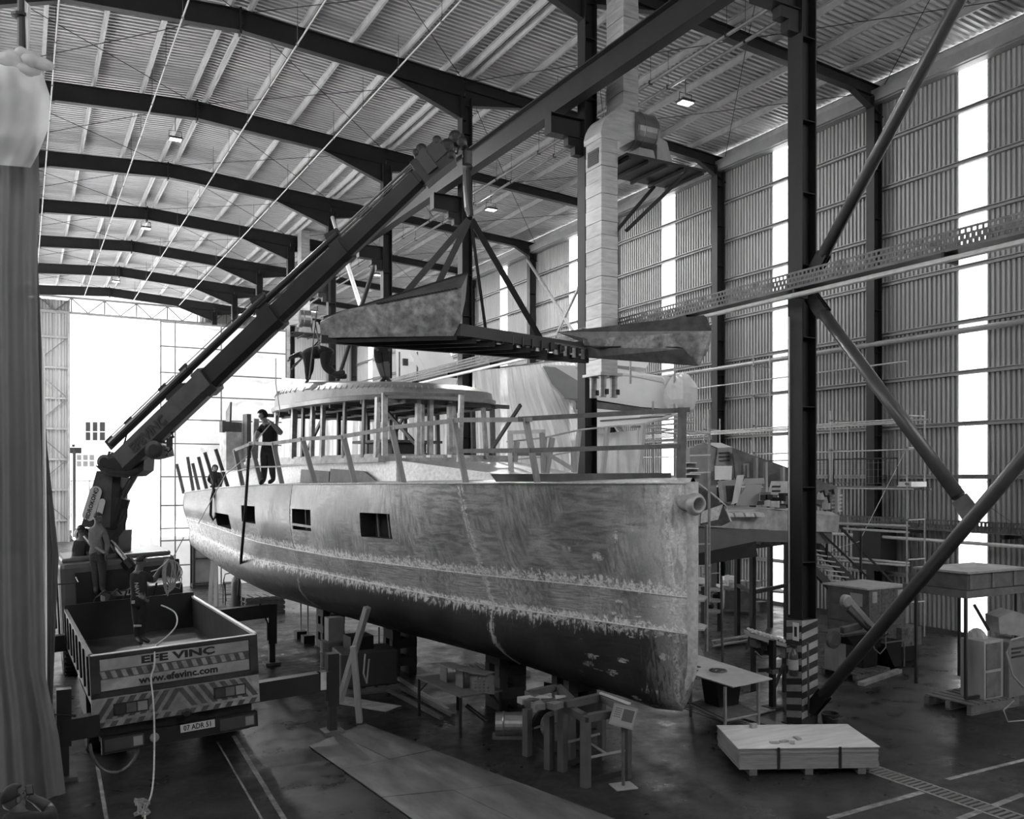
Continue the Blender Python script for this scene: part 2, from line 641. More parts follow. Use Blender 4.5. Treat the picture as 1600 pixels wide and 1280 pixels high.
for x in [-8.6 + i for i in range(11)] + [1.95] + [11.6 + i for i in range(12)]:
    gable_sheet(x, 0, 16.7, WALL, 'wall_sheet')
for i in range(9):
    gable_sheet(2.95 + i, DZ, 17.0, STRIP, 'translucent_sheet')
m = MB()
for z in [1.5 + 2.1 * i for i in range(7)]:
    m = MB().box2((-8.5, YG - 0.2, z - 0.07), (DX0, YG - 0.05, z + 0.07))
    m.build('girt', GREY, gab)
for i in range(6):
    z = 1.5 + 2.1 * i
    a, b = ((0.6, z), (DX0 - 0.1, z + 2.1)) if i % 2 else ((DX0 - 0.1, z), (0.6, z + 2.1))
    MB().bar((a[0], YG - 0.25, a[1]), (b[0], YG - 0.25, b[1]), 0.06, 0.06).build('diagonal_brace', STEEL2, gab)
MB().box2((DX0 - 0.12, YG - 0.3, 0), (DX0, YG, DZ)).build('door_jamb', GREY, gab)
MB().box2((DX1, YG - 0.3, 0), (DX1 + 0.12, YG, DZ)).build('door_jamb', GREY, gab)
tr = thing('door_truss', 'long lattice truss over the bright far doorway', 'truss', (7, YG - 0.12, 15.9))
yt = YG - 0.12
MB().box2((0.5, yt - 0.1, 15.75), (15.5, yt + 0.1, 15.92)).build('bottom_chord', GREY, tr)
MB().box2((0.5, yt - 0.1, 16.82), (15.5, yt + 0.1, 16.95)).build('top_chord', GREY, tr)
for i in range(14):
    x = 1.0 + i * 1.04
    if i % 2 == 0:
        MB().bar((x, yt, 15.9), (x, yt, 16.85), 0.08, 0.08).build('truss_post', STEEL2, tr)
        MB().bar((x, yt, 16.85), (x + 1.04, yt, 15.9), 0.07, 0.07).build('truss_web', STEEL2, tr)
    else:
        MB().bar((x, yt, 15.9), (x + 1.04, yt, 16.85), 0.07, 0.07).build('truss_web', STEEL2, tr)

# unseen rest of the hall: left wall and near gable, gaps shaped to let daylight in
wl = thing('wall_left', None, None, (-8.6, 30, 0), kind='structure')
MB().box2((-8.75, -6, 0), (-8.6, 22, 12.3)).build('wall_panel', WALL, wl)
MB().box2((-8.75, -6, 15.5), (-8.6, 22, 17.2)).build('wall_panel', WALL, wl)
MB().box2((-8.75, 22, 0), (-8.6, 33, 5.0)).build('wall_panel', WALL, wl)
MB().box2((-8.75, 22, 11.5), (-8.6, 46, 17.2)).build('wall_panel', WALL, wl)
for n in range(2, 9):
    MB().box2((-8.8, Y0 + BAY * n - .3, 0), (-8.55, Y0 + BAY * n + .3, 11.5)).build('wall_panel', WALL, wl)
wn = thing('wall_near', None, None, (8, -6, 0), kind='structure')
MB().box2((-8.75, -6.15, 0), (XW + 0.3, -6, 10)).build('wall_panel', WALL, wn)
MB().box2((-8.75, -6.15, 8.5), (8.5, -6, 17.8)).build('wall_panel', WALL, wn)
MB().box2((XW, -6, 0), (XW + 0.1, 6.2, 16.5)).build('wall_panel', WALL, wall)


# ================================================================ rails, pipes, ducts, braces, lamps
cr = thing('crane_rail', 'heavy dark crane rail beam running along the column brackets', 'beam', (11.6, 20, 13.8))
MB().ibeam((11.6, 5.5, 13.78), (11.6, 32.9, 13.78), 0.66, 0.3, tf=0.03).build('rail_beam', STEEL, cr)
MB().box2((11.57, 5.5, 14.11), (11.63, 32.9, 14.16)).build('rail_head', STEEL2, cr)

for i, X in enumerate((0.85, 3.72, 6.75, 9.75)):
    t = thing('overhead_pipe', 'thin pale pipe hung under the roof, %s from the left' % ('first', 'second', 'third', 'fourth')[i], 'pipe', (X, 30, 16.55), 'thin pale roof pipes')
    MB().tube([(X, 4, 16.55), (X, 66, 16.55)], 0.024, 8).build('pipe_run', mat('pale pipe paint', .4, .5), t)
    for k in range(20):
        y = 6 + k * 3.1
        MB().tube([(X, y, 16.55), (X, y, roof_z(X) - 0.05)], 0.008, 4).build('hanger', STEEL2, t)
        MB().box((X, y, 16.55), (0.07, 0.05, 0.07)).build('clip', STEEL2, t)
for i, (X, z) in enumerate(((16.1, 16.0), (16.75, 16.0), (14.9, 16.25))):
    t = thing('sprinkler_pipe', ('grey pipe pair under the right roof, left one', 'grey pipe pair under the right roof, right one', 'thin dark pipe under the right roof near the middle row')[i], 'pipe', (X, 30, z), 'grey pipes under the right roof')
    MB().tube([(X, 6, z), (X, 66, z)], 0.05 if i < 2 else 0.03, 8).build('pipe_run', STEEL2, t)
    for k in range(18):
        y = 8 + k * 3.2
        MB().tube([(X, y, z), (X, y, roof_z(X) - 0.05)], 0.008, 4).build('hanger', STEEL, t)
        MB().box((X, y, z), (0.12, 0.05, 0.12)).build('clip', STEEL, t)


def flood(px, py, z, label, lit, sc_=1.0):
    p = P(px, py, z=z)
    t = thing('floodlight', label, 'lamp', p, 'hanging floodlights')
    s = sc_
    MB().box(p + Vector((0, 0, 0.04)), (0.5 * s, 0.36 * s, 0.07 * s)).build('lamp_housing', BLACK, t, bevel=0.02)
    g = MB()
    for i in range(2):
        for j in range(4):
            g.box(p + Vector(((-0.17 + 0.115 * j) * s, (-0.08 + 0.16 * i) * s, -0.01)), (0.09 * s, 0.12 * s, 0.03))
    g.build('lamp_lens', mat_emit('lit lens', 3.0) if lit else WHITE, t)
    zr = roof_z(p.x) + 0.02
    MB().tube([p + Vector((-0.24 * s, 0, 0.05)), p + Vector((-0.24 * s, 0, 0.3)), p + Vector((0.24 * s, 0, 0.3)), p + Vector((0.24 * s, 0, 0.05))], 0.014, 5).build('bracket', BLACK, t)
    MB().tube([p + Vector((0, 0, 0.3)), (p.x, p.y, zr)], 0.014, 5).build('hanger', BLACK, t)
    ld = bpy.data.lights.new('floodlight_lamp', 'AREA')
    ld.shape = 'RECTANGLE'
    ld.size, ld.size_y = 0.45 * s, 0.3 * s
    ld.energy = 260 if p.y < 30 else 1700
    lo = bpy.data.objects.new('floodlight_lamp', ld)
    lo.location = p + Vector((0, 0, -0.04))
    C.objects.link(lo)
    put(lo, t)


flood(1071, 161, 16.2, 'lit black floodlight nearest, under the right roof', True)
flood(767, 328, 16.2, 'lit black floodlight left of the crane slings', True)
flood(274, 218, 16.6, 'white floodlight hanging under the ridge, nearest one', True, 0.9)
flood(228, 357, 16.6, 'small white floodlight under the ridge, middle one', True, 0.9)
flood(181, 440, 16.6, 'tiny floodlight under the ridge, farthest one', True, 0.9)
flood(591, 430, 16.2, 'small floodlight far under the right roof between columns', True)
flood(491, 487, 16.2, 'farthest small floodlight under the right roof', True)

# cable tray in front of the middle row, with bright pipe under it
ct = thing('cable_tray', 'perforated cable tray crossing in front of the striped column', 'tray', (12.0, 20, 7.9))
YT0, YT1 = 5.0, 40.0
ZT = 7.82
MB().box2((11.93, YT0, ZT - 0.01), (12.22, YT1, ZT)).build('tray_floor', STEEL2, ct)
for X in (11.93, 12.22):
    m = MB()
    for zz in (0.0, 0.085, 0.17, 0.255):
        m.box2((X - 0.004, YT0, ZT + zz), (X + 0.004, YT1, ZT + zz + 0.035))
    k = 0
    y = YT0
    while y < YT1:
        for r_ in range(3):
            o_ = 0.045 if r_ % 2 else 0
            m.box2((X - 0.004, y + o_, ZT + 0.03 + 0.085 * r_), (X + 0.004, y + o_ + 0.035, ZT + 0.09 + 0.085 * r_))
        y += 0.09
    m.build('perforated_side', STEEL2, ct, kind='stuff')
for k in range(12):
    y = YT0 + 0.5 + k * 2.9
    MB().box2((11.9, y, ZT - 0.16), (12.24, y + 0.05, ZT - 0.01)).build('tray_bracket', STEEL, ct)
o = MB().tube([(11.88, YT0, 7.68), (11.88, YT1, 7.68)], 0.045, 10).build('tray_pipe', GALVL)
tag(o, 'bright pipe running along under the perforated cable tray', 'pipe')

# the same kind of tray low on the right wall
ct = thing('cable_tray', 'low perforated tray running along the right wall', 'tray', (22.6, 20, 3.1))
for X in (22.45, 22.75):
    m = MB()
    for zz in (0.0, 0.13, 0.26):
        m.box2((X - 0.004, 8, 3.0 + zz), (X + 0.004, 32, 3.03 + zz))
    y = 8
    while y < 32:
        m.box2((X - 0.004, y, 3.02), (X + 0.004, y + 0.05, 3.28))
        y += 0.11
    m.build('perforated_side', STEEL2, ct, kind='stuff')
MB().box2((22.45, 8, 2.98), (22.75, 32, 2.99)).build('tray_floor', STEEL2, ct)
for k in range(9):
    MB().box2((22.42, 8.3 + 2.9 * k, 2.86), (XW - 0.13, 8.36 + 2.9 * k, 2.97)).build('tray_bracket', STEEL, ct)
o = MB().tube([(22.3, 8, 2.72), (22.3, 32, 2.72)], 0.05, 10).build('wall_pipe', GALVL)
tag(o, 'bright pipe under the low tray by the right wall', 'pipe')

# big diagonal tubes of the first bay
Ya, Yb = Y0, Y0 - BAY
mid = Vector((XI, (Ya + Yb) / 2 + 0.15, 4.0))


def dia(a, b, r, label, gus=()):
    t = thing('brace_tube', label, 'brace', a, 'thick diagonal braces of the first bay')
    a, b = Vector(a), Vector(b)
    d = (b - a).normalized()
    MB().tube([a + d * 0.45, b - d * 0.3], r, 16).build('brace_pipe', PIPE2, t, smooth=True)
    for k in range(3):
        MB().bar(a + Vector((-.06 + .06 * k, 0, 0)), a + d * 0.5 + Vector((-.06 + .06 * k, 0, 0)), 0.015, 0.24).build('end_plate', STEEL, t)
    return t


PIPE2 = mat('dark painted tube', 0.07, 0.35, 0.1, 0.2, 3.0, spec=0.5)
bt = dia((XI, Ya - 0.2, 7.75), P(1516, 800, X=XI), 0.105, 'thick tube brace sloping down right from the cable tray to a gusset')
m = MB()
m.prism([P(x_, y_, X=XI - .02) for x_, y_ in ((1487, 786), (1509, 771), (1530, 797), (1509, 822))], (0.03, 0, 0))
m.build('gusset_plate', STEEL2, bt)
dia((XI, Ya - 0.2, 0.3), (XI, Yb + 0.2, 7.9), 0.105, 'thick tube brace rising right from the foot of the striped column')
dia((XI, Ya - 0.2, 8.05), (XI, Yb + 0.2, 16.4), 0.105, 'thick tube brace rising right from the cable tray to the roof')
for n, (a, b, mt) in enumerate([((4, 16.3), (3, 8.2), GALVL), ((4, 8.2), (3, 14.0), STEEL), ((4, 7.8), (3, 0.6), GALVL), ((4, 0.6), (3, 7.8), STEEL)]):
    o = MB().tube([(XI + 0.02 * n, Y0 + BAY * a[0] - 0.2, a[1]), (XI + 0.02 * n, Y0 + BAY * b[0] + 0.2, b[1])], 0.09, 10).build('brace_tube', mt)
    tag(o, ['pale brace tube sloping down behind the crane boom', 'dark brace tube rising behind the crane boom to the rail bracket',
            'pale brace tube behind the men on the boat roof', 'dark brace tube rising behind the men on the boat roof'][n], 'brace', 'brace tubes behind the boat')


# ventilation ducts standing at the columns
def duct(n, label):
    y0 = Y0 + BAY * n - 2.1
    t = thing('ventilation_duct', label, 'duct', (12.3, y0, 6.8), 'ventilation ducts')
    xa, xb, ya, yb = 11.4, 11.84, y0, y0 + 0.62
    # lower run: sheet sections, each a little proud at its joint
    z = 6.85
    k = 0
    while z < 12.1:
        h = 0.31
        e = 0.006 * (k % 2)
        MB().box2((xa - e, ya - e, z), (xb + e, yb + e, z + h - 0.01)).build('duct_section', DUCT, t)
        z += h
        k += 1
    # elbow turning right
    rows = []
    for i in range(9):
        a = R(90) * i / 8
        rows.append((a,))
    m = MB()
    cx_, cz_ = 12.0, z
    for side, r_ in (('o', 0.62), ('i', 0.12)):
        pass
    prof = []
    for i in range(11):
        a = math.pi - (math.pi / 2) * i / 10
        prof.append((cx_ + 0.62 * math.cos(a), cz_ + 0.72 * math.sin(a)))
    outer = prof
    inner = [(cx_ + 0.3, cz_ + 0.72 - 0.47), (cx_ - 0.12, cz_ + 0.2), (cx_ - 0.12, cz_)]
    poly = [(x_, ya, z_) for x_, z_ in outer] + [(cx_ + 0.35, ya, cz_ + 0.72), (cx_ + 0.35, ya, cz_ + 0.12), (cx_ - 0.12, ya, cz_ + 0.0)]
    poly[0] = (xa, ya, z)
    m.prism(poly, (0, 0.7, 0))
    m.build('duct_elbow', DUCT, t)
    f = thing('fan_drum', None, None, (12.5, y0 + 0.31, z + 0.42))
    put(f, t)
    MB().lathe((12.33, y0 + 0.31, z + 0.42), [(0.2, 0), (0.44, 0.0), (0.46, 0.03), (0.44, 0.06), (0.44, 0.2), (0.46, 0.22), (0.44, 0.25), (0.44, 0.55), (0.46, 0.58), (0.44, 0.62), (0.3, 0.64)], 24, 'X').build('drum_shell', mat('dark duct sheet', 0.2, 0.35, 0.7, 0.2), f)
    MB().prism([(12.4, y0 + 0.05, z - 0.35), (13.0, y0 + 0.05, z - 0.35), (12.9, y0 + 0.05, z - 0.02), (12.5, y0 + 0.05, z - 0.02)], (0, 0.6, 0)).build('fan_foot', GREY, t)
    MB().prism([(13.0, y0 + 0.05, z - 0.35), (13.5, y0 + 0.05, z - 0.35), (13.3, y0 + 0.05, z + 0.25), (13.0, y0 + 0.05, z + 0.35)], (0, 0.6, 0)).build('fan_outlet', GREY, t)
    m = MB()
    m.box2((11.88, y0 - 0.3, z - 0.42), (14.2, y0 + 1.1, z - 0.36))
    for i in range(5):
        m.box2((11.95 + 0.53 * i, y0 - 0.3, z - 0.5), (12.0 + 0.53 * i, y0 + 1.1, z - 0.42))
    m.build('fan_platform', STEEL, t)
    MB().bar((13.7, y0 - 0.25, z - 0.45), (11.9, y0 - 0.25, z - 2.1), 0.07, 0.07).build('platform_strut', STEEL, t)
    MB().bar((13.7, y0 + 1.05, z - 0.45), (12.2, y0 + 1.05, z - 2.1), 0.07, 0.07).build('platform_strut', STEEL, t)
    # upper run to the roof
    k = 0
    zz = z + 0.75
    ya, yb = y0 + 0.9, y0 + 1.6
    MB().box2((12.68, ya, z + 0.4), (13.1, yb, zz)).build('duct_section', DUCT, t)
    while zz < roof_z(12.7) - 0.25:
        e = 0.005 * (k % 2)
        h = min(0.3, roof_z(12.7) - 0.15 - zz)
        MB().box2((12.66 - e, ya - e, zz), (13.1 + e, yb + e, zz + h - 0.01)).build('duct_section', DUCT, t)
        zz += h
        k += 1
    ya, yb = y0, y0 + 0.62
    # grille and outlets at the foot
    g = MB()
    for i in range(6):
        g.box2((xa - 0.02, ya + 0.12, z - 0.52 + 0.05 * i), (xa - 0.005, yb - 0.1, z - 0.5 + 0.05 * i))
    g.box2((xa - 0.012, ya + 0.1, z - 0.55), (xa - 0.006, yb - 0.08, z - 0.2))
    g.build('louvre_grille', BLACK, t)
    MB().box2((xa - 0.06, ya - 0.06, 6.78), (xb + 0.1, yb + 0.06, 6.84)).build('base_flange', DUCT, t)
    for px_, py_ in ((0.12, 0.5), (0.12, 0.12), (0.42, 0.12)):
        q = MB().lathe((xa + px_, ya + py_, 6.3), [(0.085, 0), (0.085, 0.45), (0.1, 0.45), (0.1, 0.5)], 14).build('outlet_pipe', DUCT, t, smooth=False)
        MB().box((xa + px_ + 0.05, ya + py_ - 0.09, 6.42), (0.07, 0.05, 0.12)).build('valve_handle', BLACK, q)


duct(1, 'tall shiny square ventilation duct with elbow and round fan, nearest')
duct(5, 'small far silver duct half hidden behind the crane boom')

# scaffold along the right wall
sx0, sx1 = 21.5, 22.25
scf = thing('wall_scaffold', 'slender tube scaffold with guard mesh along the right wall', 'scaffold', (22, 22, 0))


def vtube(x, y, z0, z1, nm='upright', r=0.024, mt=None, par=None):
    MB().tube([(x, y, z0), (x, y, z1)], r, 6).build(nm, mt or GALV, par or scf)


yy = [P(1417, 745, X=sx0).y, P(1298, 745, X=sx0).y, P(1177, 745, X=sx0).y, P(1100, 745, X=sx0).y, 36.5]
for i, y in enumerate(yy):
    top = (6.35, 6.5, 8.6, 6.6, 6.4)[i]
    vtube(sx0, y, 0, top)
    vtube(sx1, y, 0, top if i != 0 else 6.35)
    for z in (1.0, 2.2, 3.3, 4.3, 5.3, 6.2, 7.2, 8.2):
        if z < top:
            MB().tube([(sx0, y, z), (sx1, y, z)], 0.02, 6).build('transom', GALV, scf)
            MB().box((sx0, y, z), (0.07, 0.07, 0.05)).build('coupler', STEEL2, scf)
for z in (6.1, 6.0, 5.25, 4.15):
    for X in ((sx0, sx1) if z in (6.1, 4.15) else (sx0,)):
        MB().tube([(X, yy[0] - 0.2, z), (X, 36.5, z)], 0.024, 6).build('ledger', GALV, scf)
MB().tube([(sx0, yy[0], 7.7), (sx0, 36, 7.7)], 0.024, 6).build('ledger', GALV, scf)
for i in range(4):
    for j in range(3):
        MB().box2((sx0 + 0.03 + 0.24 * j, yy[i] + 0.05, 4.18), (sx0 + 0.25 + 0.24 * j, yy[i + 1] - 0.05, 4.22)).build('deck_plank', STEEL2, scf)
m = MB()
y = yy[0] + 0.3
while y < yy[1]:
    m.box2((sx0 - 0.004, y, 4.3), (sx0 + 0.004, y + 0.008, 4.98))
    y += 0.16
for z in (4.3, 4.5, 4.7, 4.9):
    m.box2((sx0 - 0.004, yy[0] + 0.3, z), (sx0 + 0.004, yy[1] + 3, z + 0.008))
m.build('guard_mesh', STEEL2, scf, kind='stuff')
m = MB()
m.tube([(sx0, yy[0] + 0.3, 4.25), (sx0, yy[0] + 0.3, 5.02), (sx0, yy[1] - 0.1, 5.02), (sx0, yy[1] - 0.1, 4.25)], 0.02, 6)
m.build('guard_frame', STEEL, scf)
m = MB()
m.tube([(sx0, yy[1] + 0.1, 4.25), (sx0, yy[1] + 0.1, 5.02), (sx0, yy[1] + 3, 5.02), (sx0, yy[1] + 3, 4.25)], 0.02, 6)
m.build('guard_frame', STEEL, scf)
MB().box2((sx0 + 0.05, yy[0] - 0.1, 4.22), (sx1 - 0.05, yy[0] + 0.35, 4.36)).build('stacked_boards', WHITE, scf)
MB().tube([(sx0, yy[0], 5.3), (sx0, yy[0] + 1.6, 2.6), (sx0, yy[0] + 2.6, 2.3)], 0.01, 5).build('drooping_cable', ROPE, scf)


# ================================================================ THE YACHT HULL
HO, HA, HB = Vector((9.19, 10.8, 0)), Vector((-.148, .989, 0)), Vector((-.989, -.148, 0))
HA.normalize()
HB = Vector((-HA.y, HA.x, 0))


def H(u, b, z=0.0):                                 # along the boat from the stem, to port, up
    p = HO + HA * u + HB * b
    return Vector((p.x, p.y, z))


def lerp_tab(t, x):
    if x <= t[0][0]:
        return t[0][1]
    for (x0, y0), (x1, y1) in zip(t, t[1:]):
        if x <= x1:
            return y0 + (y1 - y0) * (x - x0) / (x1 - x0)
    return t[-1][1]


def smooth(x):
    x = max(0, min(1, x))
    return x * x * (3 - 2 * x)


def pix(p):
    D = p[0] * sn + p[1] * cs
    return 800 + F * (p[0] * cs - p[1] * sn) / D, HOR - (p[2] - HC) * F / D, D


LH = 17.9
B0T = [(0, .07), (.25, .42), (.5, .72), (1, 1.13), (1.5, 1.45), (2, 1.7), (3, 2.05), (4, 2.28), (6, 2.5), (8, 2.57), (12, 2.52), (14, 2.46), (16, 2.36), (17.9, 2.24)]


def B0(u):
    return lerp_tab(B0T, u)


def BK(k, u):
    s = smooth(u / 7)
    return B0(u) * (1, .55 + .43 * s, .42 + .52 * s, .2 + .4 * s, 0)[k] if k else B0(u)


TRK = [[(285, 770), (345, 762), (415, 757), (600, 755.5), (1083, 755)],
       [(280, 806), (330, 822), (402, 847), (465, 860), (530, 872), (732, 897), (935, 917), (1078, 935)],
       [(285, 826), (330, 845), (390, 872), (475, 890), (580, 912), (719, 939), (867, 961), (1078, 992)],
       [(285, 828), (312, 848), (340, 873), (380, 907), (430, 931), (530, 961), (641, 992), (719, 1012), (817, 1039), (911, 1072), (1010, 1097), (1083, 1100)]]


def HZ(k, u):
    p = H(u, BK(k, u))
    x, _, D = pix(p)
    if k == 4:
        z = HZ(3, u) - .14
    else:
        z = HC - (lerp_tab(TRK[k], x) - HOR) * D / F
    if k == 3:
        z = max(z, 1.35 - 2.2 * u) if u < .25 else z
    return z


def hull_pt(u, v, side=1):
    k = min(3, int(v))
    t = v - k
    b = BK(k, u) * (1 - t) + BK(k + 1, u) * t
    z = HZ(k, u) * (1 - t) + HZ(k + 1, u) * t
    if k == 2:
        s = math.sin(math.pi * t)
        b += .13 * B0(u) * s * smooth(u / 3)
        z -= .06 * s * smooth(u / 2)
    if k == 0:
        b += .035 * B0(u) * math.sin(math.pi * t)
    return H(u, b * side, z)


def hull_u(px, v):                                  # station whose port side shows at image column px
    lo, hi = 0.0, 19.0
    for _ in range(40):
        m_ = (lo + hi) / 2
        if pix(hull_pt(m_, v))[0] > px:
            lo = m_
        else:
            hi = m_
    return lo


def hull_mat(name, base, bright, var, dark_bottom=False):
    m = bpy.data.materials.new(name)
    m.use_nodes = True
    nt = m.node_tree
    N, Lk = nt.nodes.new, nt.links.new
    b = nt.nodes['Principled BSDF']
    b.inputs['Metallic'].default_value = 0.15
    uv = N('ShaderNodeUVMap')
    uv.uv_map = 'girth'
    sp = N('ShaderNodeSeparateXYZ')
    Lk(uv.outputs[0], sp.inputs[0])
    tc = N('ShaderNodeTexCoord')

    def noise(scale, detail=6, dist=0.0, vec=None):
        n = N('ShaderNodeTexNoise')
        n.inputs['Scale'].default_value = scale
        n.inputs['Detail'].default_value = detail
        n.inputs['Distortion'].default_value = dist
        Lk(vec or tc.outputs['Object'], n.inputs['Vector'])
        return n.outputs['Fac']

    def mth(op, a, c=None, e=None):
        n = N('ShaderNodeMath')
        n.operation = op
        for i, q in enumerate((a, c, e)):
            if q is None:
                continue
            if isinstance(q, (int, float)):
                n.inputs[i].default_value = q
            else:
                Lk(q, n.inputs[i])
        return n.outputs[0]

    def ramp(x, a, c, lo=0.0, hi=1.0):
        n = N('ShaderNodeMapRange')
        n.interpolation_type = 'SMOOTHSTEP'
        for i, q in ((0, x), (1, a), (2, c), (3, lo), (4, hi)):
            if isinstance(q, (int, float)):
                n.inputs[i].default_value = q
            else:
                Lk(q, n.inputs[i])
        return n.outputs[0]
    def uvn(su, sv, scale, dist):
        q = N('ShaderNodeMapping')
        q.inputs['Scale'].default_value = (su, sv, 1)
        Lk(uv.outputs[0], q.inputs[0])
        return noise(scale, 7, dist, q.outputs[0])
    dirn = ramp(noise(1.1, 3, 1.0), .42, .58)
    h_, v_ = uvn(1.0, 7.0, 3.0, .9), uvn(6.0, 1.6, 3.0, .9)
    sw_ = N('ShaderNodeMix')
    sw_.data_type = 'FLOAT'
    Lk(dirn, sw_.inputs[0])
    Lk(h_, sw_.inputs[2])
    Lk(v_, sw_.inputs[3])
    swirl = sw_.outputs[0]
    big = noise(0.9, 4, .6)
    fine = noise(38, 3, .4)
    mp = N('ShaderNodeMapping')
    mp.inputs['Scale'].default_value = (9, 9, 2.2)
    Lk(tc.outputs['Object'], mp.inputs[0])
    drip = noise(2.2, 5, .3, mp.outputs[0])
    val = mth('ADD', mth('MULTIPLY', ramp(swirl, .3, .7), var * base * 2), base * (1 - var))
    val = mth('MULTIPLY', val, ramp(big, .35, .65, .72, 1.25))
    val = mth('MULTIPLY', val, ramp(fine, .25, .75, .88, 1.12))
    U, V = sp.outputs[0], sp.outputs[1]
    masks = []
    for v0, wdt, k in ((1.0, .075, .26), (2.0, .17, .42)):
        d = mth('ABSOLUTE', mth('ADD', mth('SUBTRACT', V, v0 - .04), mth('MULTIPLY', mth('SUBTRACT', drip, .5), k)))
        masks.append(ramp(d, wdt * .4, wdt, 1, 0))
    for u0, k in [(q_, .25) for q_ in SEAMU]:
        d = mth('ABSOLUTE', mth('ADD', mth('SUBTRACT', U, u0), mth('MULTIPLY', mth('SUBTRACT', swirl, .5), k)))
        masks.append(ramp(d, .02, .07, .75, 0))
    # sanded stem, brighter stern quarter, patches near the bow
    masks.append(mth('MULTIPLY', ramp(mth('ADD', U, mth('MULTIPLY', mth('SUBTRACT', drip, .5), 6)), 12.0, 17.5, 0, .7), ramp(V, .8, 1.3)))
    vo = N('ShaderNodeTexVoronoi')
    vo.inputs['Scale'].default_value = 2.6
    mp2 = N('ShaderNodeMapping')
    mp2.inputs['Scale'].default_value = (1.0, 1.8, 1)
    Lk(uv.outputs[0], mp2.inputs[0])
    Lk(mp2.outputs[0], vo.inputs['Vector'])
    patch = mth('MULTIPLY', ramp(mth('ADD', vo.outputs['Distance'], mth('MULTIPLY', mth('SUBTRACT', swirl, .5), .9)), .14, .24, 1, 0), ramp(U, 1.3, 2.0, 1, 0))
    patch = mth('MULTIPLY', patch, ramp(V, .35, .5))
    masks.append(mth('MULTIPLY', patch, .8))
    mk = masks[0]
    for q in masks[1:]:
        mk = mth('MAXIMUM', mk, q)
    brt = mth('MULTIPLY', ramp(noise(22, 6, 1.5), .3, .7, .75, 1.15), bright)
    mk = mth('MULTIPLY', mk, ramp(noise(12, 6, 1.0), .4, .54, .15, 1))
    stem = ramp(mth('ADD', U, mth('MULTIPLY', mth('SUBTRACT', v_, .5), 1.4)), .2, .75, .62, 0)
    stem = mth('MULTIPLY', stem, ramp(v_, .35, .62, .45, 1))
    mk = mth('MAXIMUM', mk, stem)
    mx = N('ShaderNodeMix')
    mx.data_type = 'FLOAT'
    Lk(mk, mx.inputs[0])
    Lk(val, mx.inputs[2])
    Lk(brt, mx.inputs[3])
    Lk(mx.outputs[0], b.inputs['Base Color'])
    rg = ramp(swirl, .3, .7, .3, .52)
    Lk(rg, b.inputs['Roughness'])
    bp = N('ShaderNodeBump')
    bp.inputs['Strength'].default_value = .12
    bp.inputs['Distance'].default_value = .02
    Lk(mk, bp.inputs['Height'])
    Lk(bp.outputs[0], b.inputs['Normal'])
    return m


SEAMU = [hull_u(1040, 0), hull_u(718, 0), hull_u(457, 0)]
HT = hull_mat('swirled aluminium topside', .34, .98, .35)
HT2 = hull_mat('darker swirled aluminium topside', .17, .75, .6)
HM = hull_mat('scuffed aluminium strake', .34, .98, .4)
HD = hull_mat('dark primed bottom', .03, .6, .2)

boat = thing('yacht_hull', 'unfinished metal yacht hull propped up in the middle of the hall', 'boat', H(8, 0, 0.5))
us = [0, .12, .25, .4, .6, .8, 1, 1.3, 1.6, 2] + [2.5 + .5 * i for i in range(30)]
us = [u for u in us if u < LH] + [LH]
WINS = [(337, 359, .6, .92), (377, 398, .37, .68), (456, 485, .37, .68), (562, 610, .37, .68)]
win_u = []
for a_, b_, v0, v1 in WINS:
    win_u.append((hull_u(b_, (v0 + v1) / 2), hull_u(a_, (v0 + v1) / 2), v0, v1))
cuts = sorted(set([round(u, 3) for u in us] + [round(q, 3) for w_ in win_u for q in w_[:2]] + [round(q, 3) for q in SEAMU]))
# drop regular stations that fall very close to a cut
cuts2 = []
hard = set([round(q, 3) for w_ in win_u for q in w_[:2]] + [round(q, 3) for q in SEAMU] + [0, round(LH, 3)])
for u in cuts:
    if u in hard or all(abs(u - h_) > .12 for h_ in hard) or u < 1:
        cuts2.append(u)
cuts = cuts2
VR = [[0, .2, .37, .6, .68, .92, 1], [1, 1.33, 1.66, 2], [2, 2.2, 2.4, 2.6, 2.8, 3, 3.5, 4]]


def plate(u0, u1, vs, mt, name, side=1, holes=True, label=None):
    cu = [u for u in cuts if u0 - 1e-4 <= u <= u1 + 1e-4]
    me = bpy.data.meshes.new(name)
    V_, Fc, UV = [], [], []
    for u in cu:
        for v in vs:
            p = hull_pt(u, v, side)
            V_.append(p)
            UV.append((u, v))
    nv = len(vs)
    for i in range(len(cu) - 1):
        for j in range(nv - 1):
            um, vm = (cu[i] + cu[i + 1]) / 2, (vs[j] + vs[j + 1]) / 2
            if holes and side == 1 and any(a - 1e-3 < um < b + 1e-3 and c < vm < d for a, b, c, d in win_u):
                continue
            Fc.append((i * nv + j, i * nv + j + 1, (i + 1) * nv + j + 1, (i + 1) * nv + j) if side == 1 else
                      ((i + 1) * nv + j, (i + 1) * nv + j + 1, i * nv + j + 1, i * nv + j))
    me.from_pydata(V_, [], Fc)
    me.materials.append(mt)
    ul = me.uv_layers.new(name='girth')
    for lp in me.loops:
        ul.data[lp.index].uv = UV[lp.vertex_index]
    me.polygons.foreach_set('use_smooth', [True] * len(me.polygons))
    o = bpy.data.objects.new(name, me)
    C.objects.link(o)
    put(o, boat)
    if label:
        o['label'] = label
    return o


